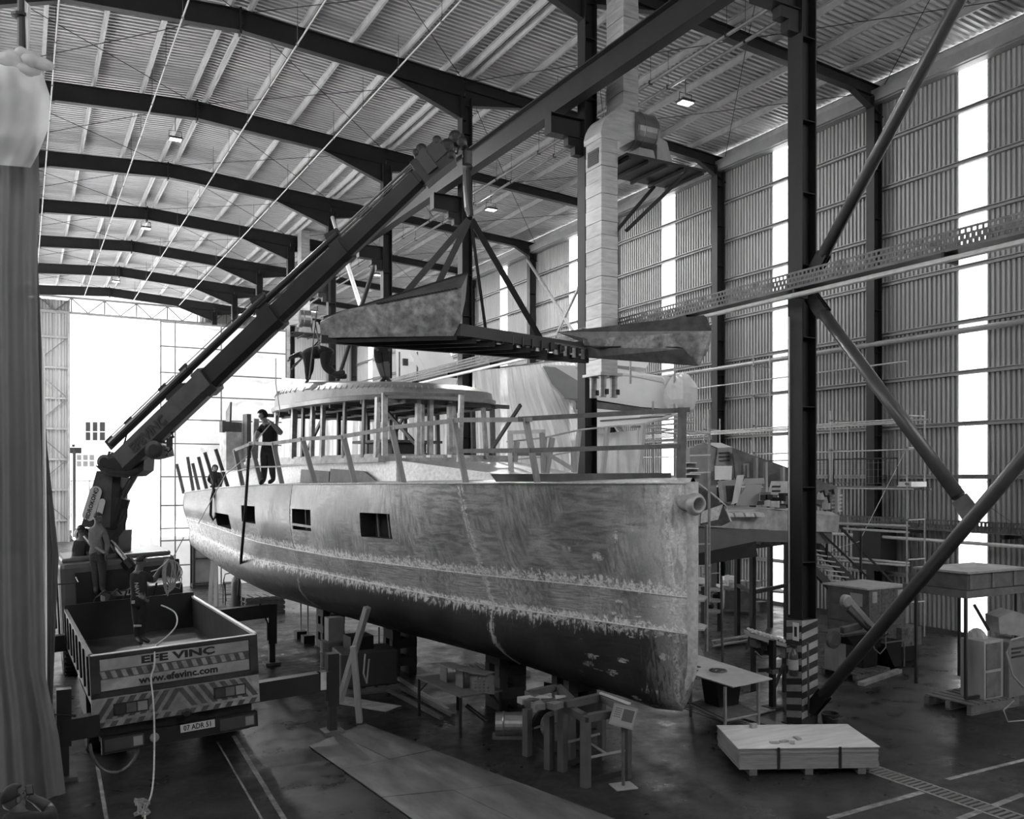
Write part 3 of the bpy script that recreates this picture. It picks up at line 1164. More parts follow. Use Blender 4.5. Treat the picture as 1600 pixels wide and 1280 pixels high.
segs = [0] + [round(q, 3) for q in SEAMU] + [round(LH, 3)]
for i in range(4):
    plate(segs[i], segs[i + 1], VR[0], HT2 if i == 3 else HT, 'topside_plate')
    plate(segs[i], segs[i + 1], VR[1], HM, 'strake_plate')
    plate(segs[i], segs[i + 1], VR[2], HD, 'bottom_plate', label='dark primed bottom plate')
plate(0, LH, VR[0], HT, 'topside_plate', -1)
plate(0, LH, VR[1], HM, 'strake_plate', -1)
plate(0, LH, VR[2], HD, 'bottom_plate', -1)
# weld beads standing proud along the seams
for v in (1, 2):
    MB().tube([hull_pt(u, v) + HB * .004 for u in cuts], 0.011, 5).build('weld_bead', ALUL, boat)
for u in SEAMU[1:]:
    MB().tube([hull_pt(u, v / 10) + HB * .004 for v in range(0, 39)], 0.008, 5).build('weld_bead', ALUL, boat)
MB().tube([hull_pt(LH - .01, v / 10) for v in range(0, 31)], 0.012, 5).build('weld_bead', ALUL, boat)
# transom
m = MB()
tp = [hull_pt(LH, v) for v in (0, 1, 2, 2.5, 3, 4)]
ts = [hull_pt(LH, v, -1) for v in (3, 2.5, 2, 1, 0)]
m.add(tp + ts, [tuple(range(11))])
m.build('transom', HT, boat)
# stem bar
sp_ = [H(-.02, 0, 4.42), H(-.04, 0, 3.4), H(-.05, 0, 2.4), H(-.05, 0, 1.7), H(-.02, 0, 1.4), H(.08, 0, 1.17), H(.28, 0, 1.0), H(.6, 0, .86), H(1.2, 0, .78)]
m = MB()
rows = []
for i, p in enumerate(sp_):
    wd_ = (.13, .1, .085, .07, .06, .06, .06, .05, .04)[i]
    n_ = HA if i < 5 else (HA + Vector((0, 0, 1))) * .7
    rows.append([p + HB * wd_ + HA * .1, p + HB * wd_ * .8, p - HA * .03 if i < 5 else p - Vector((0, 0, .03)), p - HB * wd_ * .8, p - HB * wd_ + HA * .1])
m.grid(rows)
m.build('stem_bar', ALUL, boat, smooth=True)
# hawse pipe
hp = P(1081, 787, D=13.72)
dr = (Vector((-sn, -cs, 0)) + Vector((cs, -sn, 0)) * .5 - Vector((0, 0, .08))).normalized()
m = MB()
pts = []
ax = Vector((0, 0, 1)).cross(dr).normalized()
ay = dr.cross(ax)
prof = [(0.15, -.2), (0.155, 0.02), (0.2, .05), (0.205, .1), (0.16, .17), (0.125, .18), (0.11, .12), (0.1, -.25)]
vs, fs = [], []
for r_, h_ in prof:
    for k in range(24):
        t = 2 * math.pi * k / 24
        vs.append(hp + dr * h_ + ax * (r_ * .86 * math.cos(t)) + ay * (r_ * .86 * math.sin(t)))
for i in range(len(prof) - 1):
    for k in range(24):
        fs.append((i * 24 + k, i * 24 + (k + 1) % 24, (i + 1) * 24 + (k + 1) % 24, (i + 1) * 24 + k))
fs.append(tuple((len(prof) - 1) * 24 + k for k in range(24)))
m.add(vs, fs)
m.build('hawse_pipe', mat('cast pipe', .45, .45, .3, .2, 9), boat, smooth=True)
# port lights: recessed dark boxes behind the openings, with frame strips
for i, (a_, b_, c_, d_) in enumerate(win_u):
    q = [hull_pt(a_, c_), hull_pt(b_, c_), hull_pt(b_, d_), hull_pt(a_, d_)]
    inn = [p - HB * .32 for p in q]
    m = MB()
    for k in range(4):
        m.add([q[k] - HB * .02, q[(k + 1) % 4] - HB * .02, inn[(k + 1) % 4], inn[k]], [(0, 1, 2, 3)])
    m.add(inn, [(0, 1, 2, 3)])
    wo = m.build('window_recess', mat('dark hold', .03, .8), boat)
    for f_ in ((.35, .7) if i in (2, 3) else ()):
        p0 = q[0].lerp(q[1], f_) - HB * .2
        p1 = q[3].lerp(q[2], f_) - HB * .2
        MB().bar(p0, p1, .05, .03).build('frame_rib', STEEL2, wo)
    if i == 2:
        MB().bar(q[3].lerp(q[0], .2) - HB * .02, q[2].lerp(q[1], .25) + HB * .01, .04, .05).build('cross_strut', WOODL, wo)
# deck
m = MB()
rows = []
for u in cuts:
    rows.append([H(u, B0(u) * t, HZ(0, u) + .09 * (1 - t * t) - .005) for t in (1, .6, .2, -.2, -.6, -1)])
m.grid(rows)
m.build('deck', ALUL, boat, label='bright deck plating')
# sheer strake lip
MB().tube([H(u, B0(u) + .01, HZ(0, u)) for u in cuts], .018, 6).build('sheer_lip', ALUL, boat)
# raised trunk and wheelhouse coaming
zd = 4.36


def trunk(u0, u1, b0, b1, z0, z1a, z1b, name, mt, inset=.06, lab=None):
    m = MB()
    pts = [(u0, b0), (u0, -b0), (u1, -b1), (u1, b1)]
    lo = [H(u, b, z0) for u, b in pts]
    hi = [H(u + (inset if u == u0 else 0), b * (1 - inset / 2), z1a if u == u0 else z1b) for u, b in pts]
    m.add(lo + hi, [(3, 2, 1, 0), (4, 5, 6, 7), (0, 1, 5, 4), (1, 2, 6, 5), (2, 3, 7, 6), (3, 0, 4, 7)])
    return m.build(name, mt, boat, label=lab)


trunk(3.2, 6.4, .9, 1.55, 4.3, 4.5, 4.82, 'foredeck_slope', ALUL)
trunk(6.4, 16.2, 1.62, 1.62, 4.2, 4.82, 4.84, 'cabin_trunk', ALUL)
tk = MB()
for u0, u1 in ((7.0, 9.3), (9.35, 10.9)):
    tk.box((0, 0, 0), (0, 0, 0))
    q = [H(u0, 1.66, 4.36), H(u1, 1.66, 4.36), H(u1, 1.635, 4.68), H(u0 + (.7 if u0 == 7 else 0), 1.635, 4.62)]
    tk.prism(q, HB * .02)
tk.build('dark_side_panel', mat('dark painted side', .12, .5, 0, .3, 5, dirt=.3), boat, label='dark painted panel of cabin side')
trunk(6.9, 14.2, 1.75, 1.8, 4.8, 4.98, 4.98, 'wheelhouse_coaming', ALU)
for u, b_, s_ in ((5.2, .9, .5), (5.6, 1.2, .35), (6.2, 1.35, .45)):
    MB().box(H(u, b_, 4.9), (s_, .12, .05), Matrix.Rotation(.3, 3, 'Z')).build('loose_plate', ALUL, boat)

# wheelhouse pillars
for px_, wd_, z0_, z1_ in ((458, .13, 4.95, 6.2), (472, .06, 4.95, 6.2), (487, .09, 4.95, 6.2), (503, .09, 4.95, 6.2), (537, .06, 4.9, 6.2), (567, .05, 4.9, 6.2), (588, .09, 4.9, 6.2),
                           (652, .09, 4.9, 6.2), (672, .1, 4.9, 6.2), (702, .09, 4.9, 6.2), (398, .14, 4.9, 6.1), (430, .08, 4.95, 6.2), (380, .1, 4.9, 6.1)):
    lo_, hi_ = 0., 19.
    for _ in range(40):
        md = (lo_ + hi_) / 2
        if pix(H(md, 1.7, 5.5))[0] > px_:
            lo_ = md
        else:
            hi_ = md
    bb_ = 1.7
    if px_ > 600:
        lo_, bb_ = 6.95, min((abs(pix(H(6.95, q_ / 50, 5.5))[0] - px_), q_ / 50) for q_ in range(-90, 90))[1]
    MB().bar(H(lo_, bb_, z0_), H(lo_, bb_ * .98, z1_ - .05), wd_, .1, HA).build('wheelhouse_pillar', ALU if wd_ > .07 else STEEL2, boat)
for u in (7.6, 8.4, 9.2, 10, 10.8, 11.6, 12.4, 13.2):
    MB().bar(H(u, -1.7, 4.9), H(u, -1.66, 6.2), .1, .08, HA).build('wheelhouse_pillar', STEEL2, boat)
for b_ in (-1.0, -.2, .6):
    MB().bar(H(7.0 + .1 * b_, b_, 4.9), H(7.05, b_, 6.2), .08, .08, HA).build('wheelhouse_pillar', ALU, boat)
    MB().bar(H(10.6, b_ + .2, 4.9), H(10.6, b_ + .2, 6.2), .08, .08, HA).build('wheelhouse_pillar', STEEL2, boat)
for a_, b_ in (((7.2, .4, 4.95), (9.0, .5, 6.15)), ((11.8, 1.2, 4.95), (10.4, 1.2, 6.15)), ((12.2, -1.3, 4.95), (11.0, -1.3, 6.15)), ((6.3, -1.5, 6.1), (7.6, -1.5, 4.95))):
    MB().bar(H(*a_), H(*b_), .05, .08).build('diagonal_prop', STEEL2, boat)
MB().box(H(8.8, .2, 5.3), (1.6, 1.4, .06), Matrix.Rotation(.15, 3, 'Z')).build('console_shelf', STEEL2, boat)
MB().box(H(8.8, .2, 5.1), (.9, 1.1, .35), Matrix.Rotation(.15, 3, 'Z')).build('console_block', BLACK, boat)
# two tall flat frames standing at the wheelhouse side
MB().bar(P(601, 712, D=17.9), P(601, 614, D=17.9), .12, .05, HA).build('outer_frame_post', ALU, boat)
MB().bar(P(718, 722, D=17.2), P(721, 617, D=17.2), .1, .06, HA).build('outer_frame_post', ALU, boat)
MB().bar(P(598, 615, D=17.9), P(724, 618, D=17.2), .05, .06).build('outer_frame_head', STEEL2, boat)
# roof brim
UC, UA = 10.0, 3.5


def brim(th, inset, z):
    c_, s_ = math.cos(th), math.sin(th)
    e = .72
    u = UC + (UA - inset) * math.copysign(abs(c_) ** e, c_)
    b = (2.1 - inset) * math.copysign(abs(s_) ** e, s_)
    if b < 0:
        b *= .93
    return H(u, b, z(u))


SG = 64
th_ = [2 * math.pi * i / SG for i in range(SG)]
top = lambda u: 6.48 + .32 * smooth((u - 6) / 6)
rowsd = [lambda t: brim(t, .5, lambda u: 6.16), lambda t: brim(t, .02, lambda u: 6.13), lambda t: brim(t, 0, lambda u: 6.22), lambda t: brim(t, .07, lambda u: 6.24),
         lambda t: brim(t, .1, lambda u: 6.24 + (top(u) - 6.24) * .55), lambda t: brim(t, .32, lambda u: top(u) - .03), lambda t: brim(t, .55, lambda u: top(u) + .02)]
m = MB()
m.grid([[f_(t) for t in th_ + [th_[0]]] for f_ in rowsd])
m.build('roof_brim', hull_mat('seamed roof plating', .26, .42, .5), boat)
m = MB()
m.add([brim(t, .55, lambda u: top(u) + .02) for t in th_] , [tuple(range(SG))])
m.build('roof_top', mat('roof top plate', .3, .45, .2, .3, 5), boat)
m = MB()
m.add([brim(t, .5, lambda u: 6.16) for t in th_], [tuple(range(SG))])
m.build('roof_underside', STEEL2, boat)
for i in range(9):
    u = 7.0 + i * .75
    MB().bar(H(u, 1.7, 6.1), H(u, -1.7, 6.1), .05, .09).build('roof_beam', STEEL2, boat)
for b_ in (-1.2, 0, 1.2):
    MB().bar(H(6.8, b_, 6.06), H(13.1, b_, 6.06), .05, .07).build('roof_beam', STEEL2, boat)
for k in range(46):                                 # stitch marks of weld on the brim
    t = math.pi * (.03 + .94 * k / 46)
    p = brim(t, .09, lambda u: 6.24 + (top(u) - 6.24) * .5)
    q = brim(t, .16, lambda u: 6.24 + (top(u) - 6.24) * .72)
    MB().bar(p + HB * .01, q + HB * .01, .025, .02).build('weld_stitch', ALUL, boat)
# aft mast block
MB().box(H(14.9, 1.9, 5.2), (.5, .5, 1.05), Matrix.Rotation(.15, 3, 'Z')).build('filled_mast_block', mat('stained filler', .85, .6, 0, .3, 6, dirt=.3), boat, label='white filled block')
MB().box(H(14.9, 1.9, 5.86), (.75, .12, .3), Matrix.Rotation(.5, 3, 'Z')).build('mast_plate', STEEL2, boat)
MB().prism([H(15.1, 1.95, 5.95), H(14.8, 1.95, 5.95), H(14.75, 1.95, 6.55), H(15.1, 1.95, 6.3)], HB * .05).build('mast_plate', STEEL2, boat)
MB().box(H(14.3, 1.7, 5.6), (.12, .3, 1.2), Matrix.Rotation(.15, 3, 'Z')).build('mast_plate', STEEL2, boat)

# rail posts
POSTS = [((821, 652), (836, 755)), ((709, 654), (724, 755)), ((611, 666), (627, 755)), ((536, 680), (551, 755)), ((472, 684), (489, 755)), ((427, 691), (437, 756)),
         ((392, 691), (405, 757)), ((367, 702), (376, 757)), ((337, 702), (353, 759)), ((320, 707), (334, 758)), ((310, 714), (320, 761)), ((301, 724), (308, 770)), ((293, 714), (299, 769)), ((276, 725), (284, 768))]
tops = []
rail = thing('deck_rail', 'makeshift timber rail with leaning posts along the yacht deck', 'rail', H(6, 2.4, 4.35))
for i, (tp_, bs_) in enumerate(POSTS):
    u = hull_u(bs_[0], 0)
    p0 = H(u, B0(u) - .06, HZ(0, u) - .02)
    _, _, D = pix(p0)
    p1 = P(tp_[0], tp_[1], D=D - .25)
    tops.append(p1)
    MB().bar(p0, p1, .1 if i < 8 else .085, .05, HA).build('rail_post', WOOD if i < 8 else WOODD, rail)
bp_ = H(.25, 0, 4.4)
bt_ = P(1066, 637, D=pix(bp_)[2])
MB().bar(bp_, bt_, .11, .09, HA).build('rail_post', WOODD, rail)
for a_, b_ in zip([bt_] + tops[:8], tops[:8]):
    a2, b2 = a_ - Vector((0, 0, .04)), b_ - Vector((0, 0, .04))
    d_ = (b2 - a2).normalized() * .12
    MB().bar(a2 - d_, b2 + d_ + Vector((0, 0, .015)), .035, .075).build('rail_board', WOOD if a_ is not bt_ else WOODD, rail)
mids = [P(1066, 697, D=pix(bp_)[2]), P(829, 704, D=12.9), tops[1] * .5 + hull_pt(hull_u(724, 0), 0) * .5]
for a_, b_ in zip(mids, mids[1:]):
    MB().bar(a_, b_, .03, .07).build('rail_board', WOODD, rail)
lo_pts = [tops[i] * .42 + hull_pt(hull_u(POSTS[i][1][0], 0), 0) * .58 for i in range(4, 9)]
MB().tube(lo_pts, .018, 6).build('rail_rope', ROPE, rail)
sb = [((950, 667), (941, 737)), ((1006, 662), (996, 737)), ((905, 672), (898, 738)), ((851, 684), (848, 738))]
st = []
for tp_, bs_ in sb:
    best = min((abs(pix(H(u_ / 20, -B0(u_ / 20) + .06, 4.4))[0] - bs_[0]), u_ / 20) for u_ in range(0, 200))[1]
    p0 = H(best, -B0(best) + .06, 4.38)
    D = pix(p0)[2]
    p1 = P(tp_[0], tp_[1], D=D + .15)
    st.append(p1)
    MB().bar(p0, p1, .09, .07, HA).build('rail_post', WOODL, rail)
st = sorted(st, key=lambda p: -pix(p)[0])
MB().tube([bt_ - Vector((0, 0, .08))] + st + [H(8, -2.4, 5.35)], .022, 6).build('rail_rope', WOODL, rail)
MB().tube([bt_ - Vector((0, 0, .55))] + [p - Vector((0, 0, .45)) for p in st] + [H(8, -2.4, 4.9)], .018, 6).build('rail_rope', WOODL, rail)

# plank and trestle frame on the foredeck
tb = MB().prism([P(769, 741, D=14.6), P(1049, 739, D=14.35), P(1049, 753, D=14.35), P(778, 753, D=14.6)], HA * .05).build('toe_board', STEEL2)
tag(tb, 'long dark plate lying on edge along the foredeck', 'plate')
fr = thing('sawhorse', 'pale wooden frame standing on the foredeck by the plastic sheet', 'trestle', H(5, -1.2, 4.45))
D_ = 17.2
for a_, b_ in (((797, 678), (799, 740)), ((847, 676), (850, 740)), ((863, 684), (854, 740)), ((808, 690), (804, 722)), ((896, 700), (897, 738))):
    MB().bar(P(*a_, D=D_), P(*b_, D=D_), .09, .07, HA).build('frame_post', WOODL if a_[0] in (797,) else WOOD, fr)
MB().bar(P(793, 676, D=D_), P(852, 674, D=D_), .05, .07).build('frame_top', WOODL, fr)
MB().bar(P(850, 706, D=D_), P(898, 735, D=D_), .05, .08).build('frame_diagonal', WOOD, fr)
MB().bar(P(795, 710, D=D_), P(850, 710, D=D_), .04, .06).build('frame_bar', STEEL2, fr)

# stands under the hull
for i, (u, b_, lab) in enumerate(((2.8, 0, 'timber block stack under the bow keel'), (4.6, .2, 'timber block stack under the keel behind the work table'), (8.5, .3, 'timber block stack under the middle of the keel'), (12.3, .2, 'timber block stack under the stern keel'))):
    t = thing('keel_block', lab, 'block', H(u, b_, 0), 'timber blocks under the keel')
    zt = hull_pt(u, 3.9).z - .03
    n_ = max(2, int(zt / .2))
    for k in range(n_):
        d_ = (.6, .18, zt / n_ - .005) if k % 2 else (.18, .6, zt / n_ - .005)
        for s_ in (-.2, .2):
            MB().box(H(u, b_, zt / n_ * (k + .5)) + Vector((0, s_, 0) if k % 2 else (s_, 0, 0)), d_).build('timber', mat('black timber', .05, .85), t)
pr = thing('prop_stand', 'leaning box-section prop stand under the near side of the hull', 'stand', P(565, 1130, z=0))
p0 = P(562, 1133, z=0)
p1 = P(552, 1010, D=pix(p0)[2])
MB().bar(p0 + Vector((0, 0, .04)), p1, .13, .1).build('prop_leg', WOOD, pr)
MB().box(p0 + Vector((0, 0, .025)), (.2, .18, .05)).build('foot', BLACK, pr)
q0 = P(530, 1098, z=0)
q1 = P(574, 949, D=17.3)
MB().bar(q0, q1, .12, .1).build('prop_leg', WOOD, pr)
for i, (a_, b_, lb) in enumerate([((327, 955), (333, 872), 'narrow timber shore behind the truck bed'), ((338, 948), (337, 876), 'second timber shore behind the truck bed')]):
    g = P(a_[0], a_[1], z=0)
    o = MB().bar(g, P(b_[0], b_[1], D=g.x * sn + g.y * cs), .12, .12).build('shore_post', WOOD)
    tag(o, lb, 'post', 'timber shores under the stern')

# ================================================================ SUSPENDED FLYBRIDGE SECTION
fly = thing('flybridge_section', 'folded metal flybridge section hanging from the crane slings', 'boat section', P(735, 520, D=17.5))
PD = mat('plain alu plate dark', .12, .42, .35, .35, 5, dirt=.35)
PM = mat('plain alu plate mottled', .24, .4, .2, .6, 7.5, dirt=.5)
A, B, Cc = P(501, 528, D=16.4), P(709, 525, D=16.4), P(918, 561, D=18.8)
up = Vector((0, 0, 1))
# port coaming
A1 = P(500, 503, D=16.4)
TR_ = P(721, 449, D=16.4)
m = MB()
m.prism([A, B, P(720, 501, D=16.4), TR_, P(540, 484, D=16.4), A1], Vector((sn, cs, 0)) * .03)
m.build('side_coaming', PM, fly, label='mottled side plate')
top_l, top_r = P(506, 497, D=16.95), P(731, 427, D=17.1)
m = MB()
m.add([A1, P(540, 484, D=16.4), TR_, top_r, top_l], [(0, 1, 2, 3, 4)])
m.add([p + Vector((.0, .02, -.02)) for p in (A1, P(540, 484, D=16.4), TR_, top_r, top_l)], [(4, 3, 2, 1, 0)])
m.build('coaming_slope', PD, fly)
MB().bar(top_l, top_r, .05, .05).build('coaming_rim', STEEL, fly)
m = MB()
m.add([TR_, top_r, P(727, 470, D=17.25), P(720, 501, D=16.4)], [(0, 1, 2, 3)])
m.build('end_gusset', PD, fly)
# stitched weld
for k in range(24):
    f_ = .28 + .7 * k / 24
    p = A1.lerp(TR_, 0) if False else P(540 + (721 - 540) * f_, 484 + (449 - 484) * f_, D=16.38)
    MB().box(p, (.06, .02, .025), Matrix.Rotation(-PHI, 3, 'Z')).build('weld_stitch', STEEL, fly)
# floor slab with its toothed edge
m = MB()
m.prism([A + up * .02, B + up * .02 + Vector((.15, 0, 0)), Cc + up * .1], up * .22)
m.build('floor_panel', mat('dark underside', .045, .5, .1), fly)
for k in range(7):
    f0, f1 = k / 7, 0
    a_ = A.lerp(Cc, .04 + .13 * k)
    b_ = B.lerp(Cc, .02 + .13 * k)
    MB().bar(a_ - up * .03, b_ - up * .03 + Vector((0, 0, .02)), .06, .1).build('floor_beam', STEEL, fly)
MB().bar(A - up * .02, Cc - up * .02, .12, .14).build('edge_beam', STEEL, fly)
E1, E2 = P(722, 510, D=16.7), P(917, 546, D=18.75)
MB().bar(E1, E2, .06, .04).build('edge_beam', STEEL2, fly)
for k in range(13):
    p = E1.lerp(E2, (k + .5) / 13)
    MB().bar(p, p - up * .22, .03, .09).build('edge_tooth', ALU, fly)
    MB().bar(p - up * .02 + Vector((.05, .05, 0)), p - up * .2 + Vector((.05, .05, 0)), .3, .02).build('edge_web', BLACK, fly)
# starboard wing
D1, D2 = 18.7, 17.3
W = [P(905, 512, D=D1 + .3), P(1103, 492, D=D2 + .3), P(1112, 517, D=D2), P(1108, 545, D=D2), P(1092, 572, D=D2 - .1), P(918, 557, D=D1 - .1), P(918, 540, D=D1)]
m = MB()
kink_l, kink_r = P(918, 530, D=D1), P(1112, 517, D=D2)
m.add([P(870, 519, D=D1 + .4), P(1103, 492, D=D2 + .3), kink_r, kink_l, P(905, 533, D=D1 + .05)], [(0, 1, 2, 3, 4)])
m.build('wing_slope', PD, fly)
m = MB()
m.prism([kink_l, kink_r, P(1108, 545, D=D2), P(1092, 572, D=D2), P(918, 559, D=D1)], Vector((sn, cs, 0)) * .03)
m.build('wing_plate', PM, fly, label='mottled wing plate')
m = MB()
m.add([P(917, 540, D=D1 - .02), P(1010, 534, D=D1 + .2), P(1068, 543, D=D2 + .1), P(1000, 540, D=D1 - .5), P(930, 543, D=D1 - .4)], [(0, 1, 2, 3, 4)])
m.build('wing_shelf', PD, fly)
m = MB()
m.prism([P(918, 543, D=D1 - .06), P(1068, 545, D=D2 - .12), P(1092, 572, D=D2 - .06), P(918, 559, D=D1 - .06)], Vector((sn, cs, 0)) * .02)
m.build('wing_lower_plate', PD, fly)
for px_ in (913, 1027):
    MB().bar(P(px_, 514 if px_ < 1000 else 503, D=D1 + .2), P(px_ + 4, 541, D=D1 - .05), .12, .03).build('wing_rib', PM, fly)
hook = P(735, 336, D=17.3)
anch = [P(628, 453, D=17.5), P(682, 437, D=17.3), P(760, 512, D=18.0), P(845, 519, D=18.9)]
for i, q in enumerate(anch):
    o = MB().bar(hook - up * .05 + (q - hook).normalized() * .05, q - up * .15, .12 if i != 2 else .06, .02, Vector((sn, cs, 0))).build('lifting_sling', BLACK)
    tag(o, ('far left dark lifting sling under the hook', 'second dark lifting sling from the left', 'thin lifting sling right of the column', 'far right long dark lifting sling')[i], 'sling', 'lifting slings')


# ================================================================ THE CRANE TRUCK
TRK_O, TYAW, TROLL = Vector((.98, 14.83, -.047)), .0231, .0446
truck = thing('crane_truck', 'dark flatbed crane truck on outriggers with its boom over the yacht', 'truck', TRK_O)
truck.rotation_euler = (Matrix.Rotation(TYAW, 3, 'Z') @ Matrix.Rotation(-TROLL, 3, 'Y')).to_euler()
TM = Matrix.LocRotScale(TRK_O, truck.rotation_euler, None)


def Tw(x, y, z):
    return TM @ Vector((x, y, z))


def tb_(m, name, mt, par=None, **kw):               # part of the truck in truck coordinates
    if par is None:
        return m.build(name, mt, truck, local=True, **kw)
    return m.build(name, mt, par, local=True, **kw)


STR_W = mat('reflective white stripe', .3, .5, 0, .3, 9, dirt=.4)
STR_D = mat('reflective dark stripe', .07, .5, 0, .3, 9)
PANW = mat('dirty white panel', .42, .5, 0, .2, 5, dirt=.4)
W_ = 2.5
tb_(MB().box2((0, 0, 1.1), (W_, 5.3, 1.2)), 'bed_floor', mat('scratched bed floor', .16, .3, .5, .6, 3, dirt=.6))
for s_, x in ((0, 0), (1, W_ - .04)):
    sb_ = tb_(MB().box2((x, 0, 1.2), (x + .04, 5.3, 1.84)), 'side_board', TRUCKG)
    for k in range(8):
        tb_(MB().box2((x - .03 if s_ == 0 else x + .04, .1 + k * .7, 1.22), (x if s_ == 0 else x + .07, .16 + k * .7, 1.82)), 'board_rib', TRUCKM, sb_)
    tb_(MB().box2((x - .01, 0, 1.83), (x + .05, 5.3, 1.87)), 'board_rim', GALVL if s_ else STEEL2, sb_)
tb_(MB().box2((0, 5.26, 1.2), (W_, 5.3, 1.95)), 'head_board', TRUCKM)
tg = tb_(MB().box2((0.02, -.04, 1.22), (W_ - .02, 0, 1.84)), 'tailgate', TRUCKG)
m = MB().box2((0, -.07, 1.79), (W_, 0, 1.85))
m.box2((0, -.07, 1.2), (W_, 0, 1.27))
m.box2((0, -.07, 1.2), (.13, 0, 1.8))
m.box2((W_ - .13, -.07, 1.2), (W_, 0, 1.8))
tb_(m, 'tailgate_frame', TRUCKG, tg)
tb_(MB().box2((.02, -.075, 1.845), (W_ - .02, .01, 1.856)), 'tailgate_rim', GALVL, tg)
tb_(MB().box2((.14, -.05, 1.29), (W_ - .14, -.04, 1.46)), 'white_panel', PANW, tg)
tb_(MB().box2((.14, -.05, 1.6), (W_ - .14, -.04, 1.77)), 'white_panel', PANW, tg)
tb_(MB().box2((.14, -.05, 1.46), (W_ - .14, -.045, 1.6)), 'stripe_band', STR_D, tg)
for k in range(15):
    x = .17 + k * .147
    tb_(MB().prism([(x, -.05, 1.475), (x + .07, -.05, 1.475), (x + .03, -.05, 1.585), (x - .04, -.05, 1.585)], (0, -.004, 0)), 'stripe', STR_W, tg)
LT = mat('black lettering', .015, .6, 0, .1)
xd = TM.to_3x3() @ Vector((1, 0, 0))
zd_ = TM.to_3x3() @ Vector((0, 0, 1))
text('EFE VINÇ', .155, LT, tg, Tw(1.27, -.056, 1.685), xd, zd_, bold=.006, sx=1.75)
text('www.efevinc.com', .15, LT, tg, Tw(1.27, -.056, 1.375), xd, zd_, bold=.005, sx=1.1)
# striped rear skirt with lamps
sk = tb_(MB().box2((0, -.06, .74), (W_, .02, 1.19)), 'rear_skirt', STR_W)
for k in range(7):
    x = .02 + k * .16
    for sgn, xo in ((1, x), (-1, W_ - x)):
        tb_(MB().prism([(xo, -.062, .86), (xo + .09 * sgn, -.062, .86), (xo + .3 * sgn, -.062, 1.17), (xo + .21 * sgn, -.062, 1.17)], (0, -.003, 0)), 'stripe', STR_D, sk)
for k in range(13):
    x = .04 + k * .19
    tb_(MB().prism([(x, -.062, .745), (x + .09, -.062, .745), (x + .14, -.062, .82), (x + .05, -.062, .82)], (0, -.003, 0)), 'stripe', STR_D, sk)
for x in (.3, 1.78):
    lp = tb_(MB().box2((x, -.08, .9), (x + .5, -.06, 1.08)), 'lamp_recess', BLACK, sk)
    for q in range(3):
        lq = MB().box2((x + .02 + .16 * q, -.085, .92), (x + .16 + .16 * q, -.08, 1.06))
        tb_(lq, 'lamp_lens', (TRUCKG, STEEL2, GREY)[q], sk)
# chassis, bumper, plate, wheels
tb_(MB().box2((.75, .1, .62), (1.0, 9, .95)), 'chassis_rail', BLACK)
tb_(MB().box2((1.55, .1, .62), (1.8, 9, .95)), 'chassis_rail', BLACK)
tb_(MB().box2((.1, .1, .5), (W_ - .1, .16, .9)), 'rear_frame', BLACK)
bm_ = tb_(MB().box2((.1, -.2, .38), (2.42, -.08, .62)), 'bumper', TRUCKM)
for x in (.14, 1.82):
    tb_(MB().box2((x, -.215, .41), (x + .55, -.2, .59)), 'lamp_cluster', mat('dark lamp glass', .06, .3), bm_)
    tb_(MB().box2((x + .4, -.218, .43), (x + .53, -.215, .57)), 'lamp_lens', GREY, bm_)
tb_(MB().lathe((.84, -.2, .5), [(.07, 0), (.07, -.03), (.05, -.04)], 14, 'Y'), 'round_reflector', GREY, bm_)
pl = tb_(MB().box2((1.22, -.225, .5), (1.74, -.215, .62)), 'number_plate', mat('plate white', .55, .5), bm_)
text('07 ADR 51', .115, LT, pl, Tw(1.48, -.228, .56), xd, zd_, bold=.002, sx=.82)
tb_(MB().lathe((1.35, .05, .75), [(.08, 0), (.08, -.12), (.05, -.14)], 12, 'Y'), 'tow_coupling', BLACK)
tb_(MB().tube([(.1, -.1, .37), (2.3, -.1, .37)], .03, 8), 'bumper_tube', GREY)


def wheel(x, y):
    wt = tb_(MB().lathe((x, y, .48), [(.2, -.14), (.44, -.15), (.5, -.1), (.5, .1), (.44, .15), (.2, .14)], 28, 'X'), 'wheel', RUBBER)
    tb_(MB().lathe((x, y, .48), [(.05, -.16), (.22, -.12), (.24, .12), (.1, .14)], 16, 'X'), 'wheel_rim', STEEL2, wt)
    m = MB()
    for k in range(28):
        t = 2 * math.pi * k / 28
        m.box((x, y + .5 * math.cos(t), .48 + .5 * math.sin(t)), (.27, .05, .03), Matrix.Rotation(t - math.pi / 2, 3, 'X'))
    tb_(m, 'tread', RUBBER, wt)


for y in (1.6, 7.9):
    for x in ((.2, 2.3) if y > 5 else (.16, .48, 2.02, 2.34)):
        wheel(x, y)
tb_(MB().box2((.0, .95, .6), (.3, 2.3, 1.05)), 'mudguard', BLACK)
tb_(MB().box2((2.2, .95, .8), (2.5, 2.3, 1.05)), 'mudguard', BLACK)
hs = [(-.2, .4, .9), (-.3, .3, .45), (.1, -.1, .1), (.55, -.2, .12), (.6, -.1, .5)]
tb_(MB().tube([(.3 - .35 * math.cos(a_), -.12, .55 - .5 * math.sin(a_)) for a_ in [math.pi * k / 12 for k in range(13)]], .025, 8), 'hanging_hose', STEEL2)
